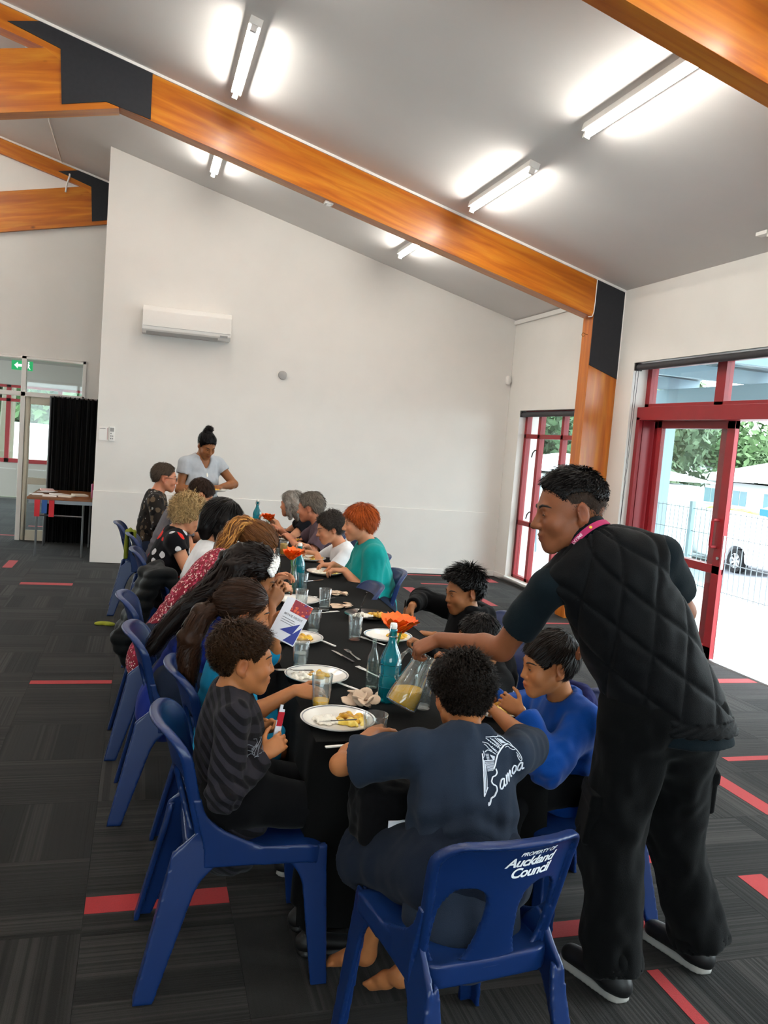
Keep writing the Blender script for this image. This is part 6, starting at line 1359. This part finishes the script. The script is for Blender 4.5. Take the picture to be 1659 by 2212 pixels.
# ============================================================ SHIRT PRINT (projected on the navy T-shirt)
def project(pts, bvh, y0, off):
    out = []
    for x, z in pts:
        h = bvh.ray_cast(Vector((x,y0,z)), Vector((0,1,0)))
        out.append((h[0]+h[1]*off) if h[0] else None)
    return out
def shirt_print(p):
    me = p.topo.data; bvh = BVHTree.FromPolygons([v.co+Vector(p.o) for v in me.vertices], [tuple(q.vertices) for q in me.polygons])
    W = lambda u, v: (.895+u/1659*.194+v/1778*.018, .93-v/1778*.196-u/1659*.005)
    lines = [ # letters S a m o a as outlined strokes, then the arched band
     *[([(390+u*.92+v*.10, 1520-u*.46-v) for u,v in pts],2.0) for pts in (
       [(190,560),(215,470),(150,440),(60,470),(10,390),(60,300),(150,230),(170,120),(90,30),(-20,40),(-60,-60),(-120,-70),(-90,-10)],
       [(400,250),(330,270),(270,190),(270,100),(330,60),(400,130),(420,260),(400,120),(420,60),(470,90)],
       [(500,270),(500,60),(520,200),(570,270),(590,210),(585,60),(610,200),(665,270),(690,200),(690,90),(740,70)],
       [(840,270),(775,220),(770,110),(830,50),(900,110),(905,220),(840,270)],
       [(1060,250),(1000,270),(945,190),(945,100),(1000,55),(1055,130),(1065,260),(1060,120),(1080,60),(1130,90)])],
     ([(205,1440),(260,1000),(300,800),(355,560)],1.8),([(205,1440),(330,1240)],1.2),([(255,1340),(300,1000),(360,690)],1.2),([(300,1300),(330,1100),(365,760)],.8),
     ([(555,880),(650,770),(760,600),(880,490),(1000,420),(1110,410)],2.2),([(585,260),(680,250),(775,235),(860,255),(945,245)],1.2),
     ([(360,640),(410,590),(400,510)],1),([(370,700),(640,705)],1.2),([(440,540),(540,500),(640,540),(720,590)],1.2),([(450,350),(600,380),(640,440),(760,560)],1),([(580,280),(640,320),(760,400),(880,470)],1),
     ([(680,270),(760,330),(860,440)],1),([(800,265),(900,360),(960,420)],1),([(480,390),(540,420),(570,480),(650,520)],1),
     ([(940,260),(1050,300),(1120,360),(1200,390),(1230,450),(1290,490),(1330,540),(1370,620),(1390,700),(1360,760),(1310,700),(1290,610)],1.2),
     ([(1020,460),(1110,440),(1140,490),(1230,520),(1280,500)],1),([(1110,400),(1180,430),(1240,470)],1),([(1280,560),(1330,620),(1350,690)],1)]
    for i in range(9): lines.append(([(375+i*2,730+i*22),(625-i*10,735+i*20)],.75))
    for i in range(6): lines.append(([(440+i*2,580+i*20),(530-i*3,585+i*18)],.7)); lines.append(([(560+i*8,600+i*16),(680-i*6,640+i*12)],.7))
    for i in range(7): lines.append(([(700+i*28,290+i*22),(760+i*26,290+i*22)],.8)); lines.append(([(620+i*36,320+i*26),(640+i*36,330+i*26)],1.1))
    for i in range(6): lines.append(([(860+i*20,275+i*8),(960+i*26,380+i*4)],.8))
    for i in range(5): lines.append(([(650+i*26,440+i*28),(690+i*24,440+i*26)],1))
    q = MB()
    for pts, wd in lines:
        fine = []
        for a, b in zip(pts[:-1], pts[1:]):
            n = max(2, int(math.hypot(b[0]-a[0], b[1]-a[1])/25)); fine += [(a[0]+(b[0]-a[0])*t/n, a[1]+(b[1]-a[1])*t/n) for t in range(n)]
        fine.append(pts[-1])
        for _ in range(1): fine = [fine[0]]+[((a[0]+2*b[0]+c[0])/4,(a[1]+2*b[1]+c[1])/4) for a,b,c in zip(fine,fine[1:],fine[2:])]+[fine[-1]]
        P_ = [x for x in project([W(u,v) for u,v in fine], bvh, 1.6, .0012) if x is not None]
        if len(P_) > 1: q.tube([x-Vector(p.o) for x in P_], .00115*wd, 4)
    o = q.build('shirt_print', pm('white_screen_print','#cfd6e2',.8), p.root); o['label'] = 'white outlined word Samoa with a patterned arch'
shirt_print(PN)
def side_print(p, strokes, name, m):
    me = p.topo.data; bvh = BVHTree.FromPolygons([v.co+Vector(p.o) for v in me.vertices], [tuple(q.vertices) for q in me.polygons]); q = MB()
    for pts in strokes:
        P_ = [x for x in project(pts, bvh, 2.2, .0012) if x is not None]
        if len(P_) > 1: q.tube([x-Vector(p.o) for x in P_], .0012, 4)
    q.build(name, m, p.root)['label'] = 'silver grey motif printed on the charcoal shirt'
_r = np.random.default_rng(5)
for cx, cz_ in ((.385,.725),(.42,.56),(.395,.53)):
    side_print(PB1, [[(cx+.03*math.cos(a)*t+.008*math.sin(9*t+a), cz_+.022*math.sin(a)*t+.006*math.cos(7*t)) for t in np.linspace(-1,1,12)] for a in _r.uniform(0,3.1,5)], 'shirt_motif', pm('silver_print','#6f747c',.5))
# ============================================================ THE JUG BEING POURED
M_jug = thin_glass('clear_jug_glass', (.94,.97,.96,1), .05)
JB, JA = A(.925,2.715,.772), nv(A(.44,.10,.89)); JG = empty('juice_jug', tuple(JB), 0, 'clear glass jug of orange juice tilted in the pouring hand', 'jug')
Rj = rot_to(JA); prof = [(0,.0),(.050,.0),(.058,.006),(.060,.02),(.056,.06),(.044,.13),(.038,.165),(.041,.20),(.0435,.205),(.0415,.205),(.036,.168),(.042,.13),(.054,.06),(.057,.02),(.05,.008),(0,.006)]
MB().lathe(prof, 36, Rj).build('glass_body', M_jug, JG, smooth=True)
MB().lathe([(.0405,.160),(.0425,.165),(.0405,.170)], 36, Rj).build('moulded_ring', M_jug, JG, smooth=True)
_hd = -1*(A(1,.2,0)-(A(1,.2,0)@JA)*JA); _hd = nv(_hd); MB().tube([tuple(JA*z+_hd*r) for r,z in ((.043,.185),(.075,.19),(.088,.165),(.085,.12),(.068,.085),(.052,.075))], .0075, 8).build('handle', M_jug, JG, smooth=True)
f = Field((-.1,-.1,-.05),(.12,.1,.14),.0035); f.cone(JA*.052, JA*.056, .052, .052, k=0); f.cone(JA*.05, JA*.14, .0525, .040, k=.004); f.cone(JA*.018, JA*.05, .053, .053, k=.0); f.half(JA*.008, -JA); f.half((0,0,.062),(0,0,1)); npmesh('orange_juice', *f.mesh(), M_oj, JG)
# ============================================================ THINGS ON CHAIRS AND FLOOR
M_coat = fabric('black_padded_nylon','#0b0e10',rough=.6)
f = Field((-.2,4.85,.2),(.35,5.5,.86),.009)
f.cone((.14,5.02,.80),(.14,5.38,.80),.035,.035,k=.03); f.cone((.10,5.04,.76),(-.03,4.98,.40),.06,.075,k=.05,flat=((1,0,.3),.7)); f.cone((.10,5.36,.76),(.0,5.36,.42),.06,.08,k=.05,flat=((1,0,.3),.7)); f.cone((.08,5.2,.72),(-.05,5.14,.38),.12,.13,k=.06,flat=((1,0,.35),.45)); f.cone((-.08,4.97,.44),(.0,4.93,.28),.04,.035,k=.03); f.cone((.18,5.05,.80),(.30,5.02,.62),.05,.04,k=.04)
Vt, F = f.mesh(); n_ = normals(Vt,F); Vt = Vt+n_*(np.abs(np.sin(Vt[:,2]*48+Vt[:,1]*5))*.010+noise3(Vt*18)*.006)[:,None]; jk = empty('padded_jacket',(.12,5.2,0),0,'black padded jacket hung over a chair back','jacket')
npmesh('jacket_shell', Vt-A(.12,5.2,0), F, M_coat, jk); f = Field((-.12,4.9,.22),(.06,5.1,.40),.008); f.ell((-.02,5.0,.31),(.03,.05,.06),None,k=.01); npmesh('lime_lining', f.mesh()[0]-A(.12,5.2,0), f.mesh()[1], fabric('lime_lining','#5c8a1c'), jk)
f = Field((-.2,6.8,.45),(.02,7.2,.86),.008); f.cone((-.06,6.99,.815),(-.06,7.12,.815),.014,.014,k=.01); f.rbox((-.085,7.055,.70),(.006,.07,.11),.008,k=.02); f.rbox((-.025,7.05,.74),(.005,.065,.07),.007,k=.02); Vt, F = f.mesh(); Vt = fold(Vt,F,np.eye(3),(20,30,6),.008,3)
o = npmesh('olive_cloth', Vt, F, fabric('olive_towelling','#6c7424')); tag(o,'olive green cloth hung over a chair back','cloth')
f = Field((-.36,7.0,-.01),(-.1,7.25,.08),.008)
for x,y,r in ((-.27,7.12,.04),(-.22,7.13,.045),(-.18,7.1,.04)): f.ell((x,y,.012),(r,.035,.016),None,k=.02)
f.half((0,0,.001),(0,0,-1)); Vt, F = f.mesh(); o = npmesh('dropped_cloth', Vt, F, fabric('lime_cloth','#8a9030')); tag(o,'yellow green cloth dropped on the carpet','cloth')
f = Field((.60,2.08,.50),(.90,2.36,.80),.006); f.rbox((.74,2.23,.625),(.075,.05,.06),.02); f.cone((.70,2.2,.69),(.79,2.24,.70),.025,.02,k=.02); Vt, F = f.mesh(); Vt = fold(Vt,F,np.eye(3),(25,25,25),.008,3)
bg = empty('black_bag',(.74,2.23,.55),0,'black bag with a white paper edge on the lap of the barefoot boy','bag'); npmesh('bag_body', Vt-A(.74,2.23,.55), F, M_blackc, bg); MB().box(-.01,.075,-.075,-.071,.03,.075).box(.03,.085,-.074,-.070,.02,.055).build('white_paper', pm('leaflet_white','#e4e6ee',.5), bg)
o = mesh('paper_scrap', [(1.17,1.955,.002),(1.215,1.96,.002),(1.21,1.985,.004),(1.18,1.99,.003)], [(0,1,2,3)], pm('paper_white','#f1efec',.8)); tag(o,'white paper scrap on the carpet by the lettered chair','paper')
# ============================================================ CORNER BY THE LOBBY: table, curtain, sign
M_pine = pm('brown_table_top','#7a4a26',.45,noise=.15,nscale=12)
ft = empty('folding_table',(-.90,11.05,0),0,'brown folding table with papers before the black curtain','table')
MB().box(-.38,.38,-.56,.60,.70,.73).build('tabletop', M_pine, ft, bevel=.004); MB().box(-.36,.36,-.54,.58,.655,.70).build('apron', M_steel, ft)
for x,y in ((-.28,-.40),(.25,-.44),(-.28,.45),(.28,.45)): MB().tube([(x,y,0),(x,y,.66)],.013,8).build('leg', M_steel, ft)
MB().tube([(-.28,-.40,.50),(.25,-.44,.50)],.011,8).build('crossbar', M_steel, ft)
for i,(x,y,r,c) in enumerate([(-1.2,10.85,.3,'#e6e4e2'),(-1.12,11.15,-.4,'#dcd6d6'),(-1.05,10.7,.1,'#e9e2de'),(-.95,10.8,.5,'#cfc8c4'),(-1.15,11.4,.2,'#e2b8b4'),(-.85,10.75,-.2,'#e4dccf'),(-.72,10.95,.3,'#ded4c4')]):
    o = MB().box(-.105,.105,-.148,.148,0,.004+.002*i).build('paper_sheet', pm('paper_'+c,c,.8)); o.location = (x,y,.73); o.rotation_euler = (0,0,r)
    tag(o, ['stacked white papers at the folding table corner','white flyer stack behind the corner papers','cream sheet at the folding table edge','grey slip on the brown folding table','pink tinted flyers at the back of the folding table','buff card in the middle of the brown table','tan card near the magenta candle'][i],'paper','papers on the folding table'); o.location.z = .7305+.012*(i in (1,3,4)); o.scale = (.75,.75,1)
for i,(x,c,lab) in enumerate([(-1.16,'#c02a34','red tag hanging at the folding table leg'),(-1.08,'#26508c','blue tag hanging under the folding table edge'),(-1.0,'#b8242e','red pouch hanging under the folding table edge')]):
    o = MB().box(x-.03,x+.03,10.468,10.484,.50+.04*(i==1),.70).build('hanging_pouch', pm('pouch_'+c,c,.7), bevel=.004); tag(o,lab,'pouch','pouches hung on the folding table')
cn = empty('pillar_candle',(-.55,10.75,.73),0,'tall magenta pillar candle on the folding table','candle'); MB().lathe([(0,0),(.03,0),(.031,.17),(.027,.175),(0,.172)],20).build('wax', pm('magenta_wax','#8a1148',.5), cn, smooth=True); MB().lathe([(0,.172),(.004,.18),(.006,.195),(.003,.21),(0,.222)],8).build('wick_tip', pm('amber_tip','#d9a040',.5), cn, smooth=True)
q = MB(); n = 90; vs = []; xs = np.linspace(-1.18,-.42,n)
for z in (1.955,1.3,.6,.02):
    for i,x in enumerate(xs): vs.append((x, 11.74+.035*math.sin(i*.9)+.012*math.sin(i*2.3), z+(.012*math.sin(i*1.9) if z > 1.9 else 0)))
q.add(vs, [(r*n+i,r*n+i+1,(r+1)*n+i+1,(r+1)*n+i) for r in range(3) for i in range(n-1)]); ct_ = empty('black_curtain',(-.8,11.74,0),0,'tall black curtain screen beside the gable wall','curtain')
o = q.build('curtain_fabric', fabric('black_drape','#060607'), ct_, smooth=True); o.location = (.8,-11.74,0); o.modifiers.new('thickness','SOLIDIFY').thickness = .004
MB().tube([(-1.2,11.74,1.95),(-.40,11.74,1.95)],.012,8).build('rail', M_steel, ct_).location = (.8,-11.74,0)
for x in (-1.19,-.41): MB().tube([(x,11.74,0),(x,11.74,1.95)],.012,8).build('upright', M_steel, ct_).location = (.8,-11.74,0)
es = empty('exit_sign',(-1.66,12.55,2.36),0,'green exit sign with a white arrow in the lobby','sign'); M_green = pm('exit_green','#0f9a58',.4,emit=.5); M_signw = pm('exit_white','#f2f6f2',.4,emit=.8)
MB().box(-.135,.135,-.02,.02,-.065,.065).build('sign_box', M_green, es); MB().tube([(0,0,.065),(0,0,.36)],.008,6).build('drop_rod', M_steel, es)
mesh('arrow',[(-.10,-.0215,0),(-.055,-.0215,.045),(-.055,-.0215,.018),(-.005,-.0215,.018),(-.005,-.0215,-.018),(-.055,-.0215,-.018),(-.055,-.0215,-.045)],[(6,5,4,3,2,1,0)],M_signw,es)
mesh('running_figure',[(.06,-.0215,-.045),(.075,-.0215,-.01),(.06,-.0215,.01),(.05,-.0215,-.005),(.04,-.0215,.0),(.06,-.0215,.03),(.085,-.0215,.03),(.10,-.0215,.005),(.092,-.0215,0),(.085,-.0215,.012),(.09,-.0215,-.015),(.11,-.0215,-.045),(.098,-.0215,-.047),(.082,-.0215,-.02),(.072,-.0215,-.047)],[tuple(range(14,-1,-1))],M_signw,es); MB().lathe([(0,0),(.011,0),(.011,.001),(0,.001)],12,Matrix.Translation((.083,-.0215,.045))@Matrix.Rotation(math.pi/2,4,'X')).build('figure_head',M_signw,es)
# ============================================================ OUTDOORS
M_conc = pm('pale_concrete','#b9b7b2',.9,noise=.08,nscale=3); M_asph = pm('grey_asphalt','#5c6066',.9,noise=.12,nscale=2); M_pst = pm('blue_grey_steel','#8398a4',.45); M_fence = pm('grey_mesh_wire','#7d868c',.5,.4)
st(MB().box(5.02,8.2,-8,30,-.25,-.02).build('floor_terrace', M_conc)); st(MB().box(8.2,80,-20,90,-1.2,-.9).build('floor_carpark', M_asph)); st(MB().box(-40,5.02,18.3,80,-.25,-.05).build('floor_lawn', pm('grass_verge','#5d7a3c',.95,noise=.2,nscale=4)))
CN = empty('terrace_canopy',(7.8,10.0,0),0,'blue grey steel canopy over the terrace outside the door','canopy')
def cpart(name, mb, m): o = mb.build(name, m, CN, bevel=.006); o.location = (-7.8,-10,0); return o
for y in (11.2,17.2,23): cpart('post', MB().box(7.74,7.92,y-.09,y+.09,-.02,2.62), M_pst)
cpart('edge_beam', MB().box(7.72,7.94,5.4,27,2.60,2.86), M_pst)
for y in (5.6,7.7,9.4,11.2,14.2,17.2,20.2,23): cpart('rafter', MB().box(5.05,8.3,y-.05,y+.05,2.86,3.04), M_pst)
for x in (5.7,6.6,7.3): cpart('purlin', MB().box(x-.04,x+.04,5.4,27,3.04,3.12), M_pst)
M_sheet = pm('corrugated_sheet','#aeb8bc',.5); M_clrs = glassmat('clear_corrugated_sheet',(.95,.97,.97,1))
k = 0
for i in range(14):
    y0 = 5.4+i*1.5; q = MB(); n = 30; vs = []
    for x in (5.06,8.35):
        for j in range(n+1): vs.append((x, y0+1.5*j/n, 3.13+.018*math.sin(j/n*1.5*2*math.pi/.12)+(x-5)*-.02))
    q.add(vs, [(j,n+1+j,n+2+j,j+1) for j in range(n)]); o = q.build('roof_sheet', M_clrs if i%3 == 1 else M_sheet, CN, smooth=True); o.location = (-7.8,-10,0); o.modifiers.new('thickness','SOLIDIFY').thickness = .003
fi = 0
for y0 in np.arange(5.2,22,2.4):
    R_ = empty('fence_panel',(7.55,y0,0),0,'welded grey wire fence panel along the terrace edge','fence','wire fence panels outside'); q = MB()
    for j in range(25): q.box(-.004,.004,j*.1-.004,j*.1+.004,.03,1.15)
    for z in (.06,.45,.8,1.12): q.box(-.005,.005,0,2.4,z-.005,z+.005)
    q.build('wire_mesh', M_fence, R_); MB().box(-.03,.03,-.03,.03,-.02,1.22).build('post', M_pst, R_)
# parked white cars
M_carw = pm('white_car_paint','#eef0f2',.2,coat=.6); M_tyre = pm('black_tyre','#141416',.8); M_rim2 = pm('alloy_rim','#c6c9cc',.3,.8); M_cglass = pm('car_glass','#3a4850',.08); M_tail = pm('red_tail_light','#b81b2a',.25)
def car(loc, rz, label):
    o = empty('car', loc, rz, label, 'car', 'white cars parked outside'); f = Field((-.95,-2.25,.1),(.95,2.25,1.6),.035)
    f.rbox((0,0,.55),(.76,2.05,.20),.10); f.cone((0,.1,1.05),(0,-.75,1.08),.55,.50,k=.3,flat=((0,0,1),.75)); f.rbox((0,-.45,1.02),(.58,.95,.30),.12,k=.25); f.half((0,1.35,.8),(0,.85,.95),.1); f.half((0,-1.85,1.0),(0,-.9,.55),.1)
    for y in (1.3,-1.25):
        for s in (-1,1): f.cone((s*.55,y,.32),(s*1.0,y,.32),.37,.37,k=.02,mode='-')
    f.half((0,0,.2),(0,0,-1)); npmesh('body', *f.mesh(), M_carw, o)
    for y in (1.3,-1.25):
        for s in (-1,1):
            Mx = Matrix.Translation((s*.74,y,.31))@Matrix.Rotation(s*math.pi/2,4,'Y'); MB().lathe([(.19,-.09),(.30,-.10),(.31,-.06),(.31,.06),(.29,.10),(.19,.09)],24,Mx).build('tyre',M_tyre,o,smooth=True)
            q = MB().lathe([(0,.07),(.05,.08),(.06,.06)],16,Mx)
            for a in range(7): q.box(-.025,.025,.04,.19,.05,.075,Mx@Matrix.Rotation(a*.898,4,'Z'))
            q.lathe([(.18,.09),(.2,.09),(.2,.02),(.18,.02)],20,Mx).build('rim',M_rim2,o)
    for s in (-1,1):
        mesh('side_window',[(s*.715,.62,.93),(s*.715,-.35,.93),(s*.655,-.35,1.24),(s*.655,.15,1.26)],[(0,1,2,3)],M_cglass,o); mesh('side_window',[(s*.715,-.42,.93),(s*.715,-1.35,.95),(s*.655,-1.1,1.2),(s*.655,-.42,1.24)],[(0,1,2,3)],M_cglass,o)
        MB().box(s*.60-.14,s*.60+.14,-2.17,-1.98,.66,.86).build('tail_light',M_tail,o,bevel=.03); MB().box(s*.82-.08,s*.82+.08,.62,.74,.92,1.02).build('door_mirror',M_carw,o,bevel=.02)
    return o
car((15.5,18.75,-.9),math.radians(178),'white hatchback parked beyond the terrace fence, seen through the sliding door'); car((16.2,24.5,-.9),math.radians(182),'white car parked farther along, behind the terrace post'); car((-3.4,24.5,-.05),math.radians(90),'white car parked outside the lobby windows')
# trees, houses
M_leafs = [pm('grey_green_leaves','#4e5f44',.8,noise=.3,nscale=3),pm('mid_green_leaves','#456038',.8,noise=.3,nscale=3),pm('dark_green_leaves','#30482b',.8,noise=.3,nscale=3)]; M_bark = pm('tree_bark','#5a5046',.9,noise=.2)
def tree(x, y, z0, h, r, kind, label, seed):
    g = np.random.default_rng(seed); o = empty('tree',(x,y,z0),0,label,'tree','trees outside'); MB().tube([(0,0,0),(.1,.05,h*.4),(0,.1,h*.75)],[r*.09,r*.06,r*.03],8).build('trunk',M_bark,o)
    n = 2600; cl = g.normal(size=(16,3)); cl /= np.linalg.norm(cl,axis=1,keepdims=True); cl = cl*A(r*.62,r*.62,h*.26)+A(0,0,h*.66); c = cl[g.integers(0,16,n)]; d = g.normal(size=(n,3)); d /= np.linalg.norm(d,axis=1,keepdims=True); P = c+d*(r*.42*g.uniform(.3,1,n)**.4)[:,None]
    a = g.normal(size=(n,3)); a /= np.linalg.norm(a,axis=1,keepdims=True); b = np.cross(a,d); b /= np.linalg.norm(b,axis=1,keepdims=True)+1e-9; s = r*.085*g.uniform(.6,1.3,n)[:,None]
    Vt = np.stack([P-a*s,P+b*s*.5,P+a*s,P-b*s*.5],1).reshape(-1,3); npmesh('foliage',Vt,np.arange(4*n).reshape(-1,4),M_leafs[kind],o,smooth=False)
TL = ['grey green tree behind the parked cars','mid green bushy tree behind the white house','dark green tree behind the terrace corner']
for i,(x,y,z0,h,r,k_) in enumerate([(27,40,-1,7.4,3.6,0),(30,44.5,-1,7.0,3.8,0),(33,41,-1,5.4,3.0,1),(36,48,-1,6.5,3.5,1),(38,43,-1,5.2,2.6,1),(40,39.5,-1,4.6,2.2,2),(34,35.5,-1,3.4,1.9,1),(14,26,-1,4.4,2.3,2),(17,34,-1,6.5,3.2,1),(20,30,-1,5.2,2.6,0),(12,33,-1,6.2,2.8,1),(24,34,-1,5.6,2.6,0),(10.5,42,-1,9,4,1),(-2.2,30,-.05,6,3,1),(-5.5,31,-.05,7,3.4,2),(-.2,32,-.05,6,3,0),(-3.27,22.2,-.05,9,2.2,1),(-2.0,28.5,-2.4,5,2.6,1),(-4.6,28.8,-2.4,5,2.6,2),(-7.0,28.2,-2.4,5,2.6,1),(.4,28.9,-2.4,5,2.4,2)]):
    tree(x,y,z0,h,r,k_,(['grey green tree','mid green tree','dark green tree'][k_]+(' outside the lobby windows' if y < 33 and x < 3 and z0 > -1 else ' shrub outside the lobby windows' if x < 3 else ' beyond the car park') if i != 16 else 'tall tree trunk outside the lobby door'),100+i)
M_hw = pm('white_weatherboard','#e8eaea',.7); M_hr = pm('pale_iron_roof','#d6dadb',.6); M_hwin = pm('house_window','#5f8a96',.2); M_blue = pm('teal_shop_sign','#2d6f8e',.5)
def house(x,y,z,wx,wy,h,rh,label,wins=3):
    o = empty('house',(x,y,z),0,label,'house','white houses beyond the car park'); b = MB()
    for k_ in range(int(h/.3)): b.box(-wx/2-.01*(k_%2),wx/2,-wy/2,wy/2,k_*.3,k_*.3+.3)
    b.build('weatherboard_wall',M_hw,o); n = 6
    mesh('roof',[(-wx/2-.4,-wy/2-.4,h),(wx/2+.4,-wy/2-.4,h),(wx/2+.4,wy/2+.4,h),(-wx/2-.4,wy/2+.4,h),(-wx/2+1,0,h+rh),(wx/2-1,0,h+rh)],[(0,1,5,4),(2,3,4,5),(1,2,5),(3,0,4),(3,2,1,0)],M_hr,o)
    for k_ in range(wins):
        yy = -wy/2+wy*(k_+.5)/wins; w_ = MB().box(-wx/2-.06,-wx/2,yy-.55,yy+.55,h*.42,h*.82).build('window',M_hw,o); MB().box(-wx/2-.08,-wx/2-.055,yy-.48,yy-.03,h*.46,h*.78).build('pane',M_hwin,w_); MB().box(-wx/2-.08,-wx/2-.055,yy+.03,yy+.48,h*.46,h*.78).build('pane',M_hwin,w_)
house(31,32.5,-1,6,8.5,2.2,1.1,'white weatherboard house with blue windows beyond the car park',4); house(30,41,-1,5,6,1.9,1.0,'white house half hidden by the terrace post',2); house(12.5,21.5,-.9,4,5,2.2,.5,'low white roofed shed outside the small window',1)
hd = empty('hedge',(24,27.5,-.9),0,'clipped yellow green hedge in front of the white house','hedge'); f = Field((-.6,-3.2,0),(.6,3.2,1.1),.09); f.rbox((0,0,.45),(.3,2.8,.3),.2); Vt, F = f.mesh(); Vt = Vt+normals(Vt,F)*(noise3(Vt*6)*.10)[:,None]; npmesh('hedge_foliage',Vt,F,pm('hedge_leaves','#8aa23e',.85,noise=.3,nscale=10),hd,smooth=False)
sg = empty('shop_awning',(23,24.3,-.9),0,'teal awning at the edge of the car park','awning'); mesh('awning_roof',[(-.8,-1.6,1.25),(.8,-1.6,1.7),(.8,1.2,1.7),(-.8,1.2,1.25)],[(0,1,2,3)],M_blue,sg); mesh('awning_face',[(-.8,-1.6,.75),(-.8,-1.6,1.25),(-.8,1.2,1.25),(-.8,1.2,.75)],[(0,1,2,3)],M_blue,sg)
for y in (-1.5,1.1): MB().tube([(-.75,y,0),(-.75,y,1.2)],.05,8).build('post',M_carw,sg)
ob = empty('orange_screen',(10.6,19.2,-.9),0,'orange panel beside the shed outside the small window','panel'); MB().box(-.06,.06,-.6,.6,.4,2.0).build('panel_face',pm('orange_panel','#c9773a',.6),ob,bevel=.02); MB().box(-.04,.04,-.5,-.42,0,.4).box(-.04,.04,.42,.5,0,.4).build('feet',M_pst,ob)
bn = empty('picnic_table',(6.6,12.4,-.02),.2,'grey outdoor table on the terrace outside the small window','table'); MB().box(-.4,.4,-.9,.9,.70,.74).build('tabletop',M_pst,bn,bevel=.005)
for x,y in ((-.3,-.75),(.3,-.75),(-.3,.75),(.3,.75)): MB().tube([(x*1.2,y,0),(x,y,.7)],.02,8).build('leg',M_pst,bn)
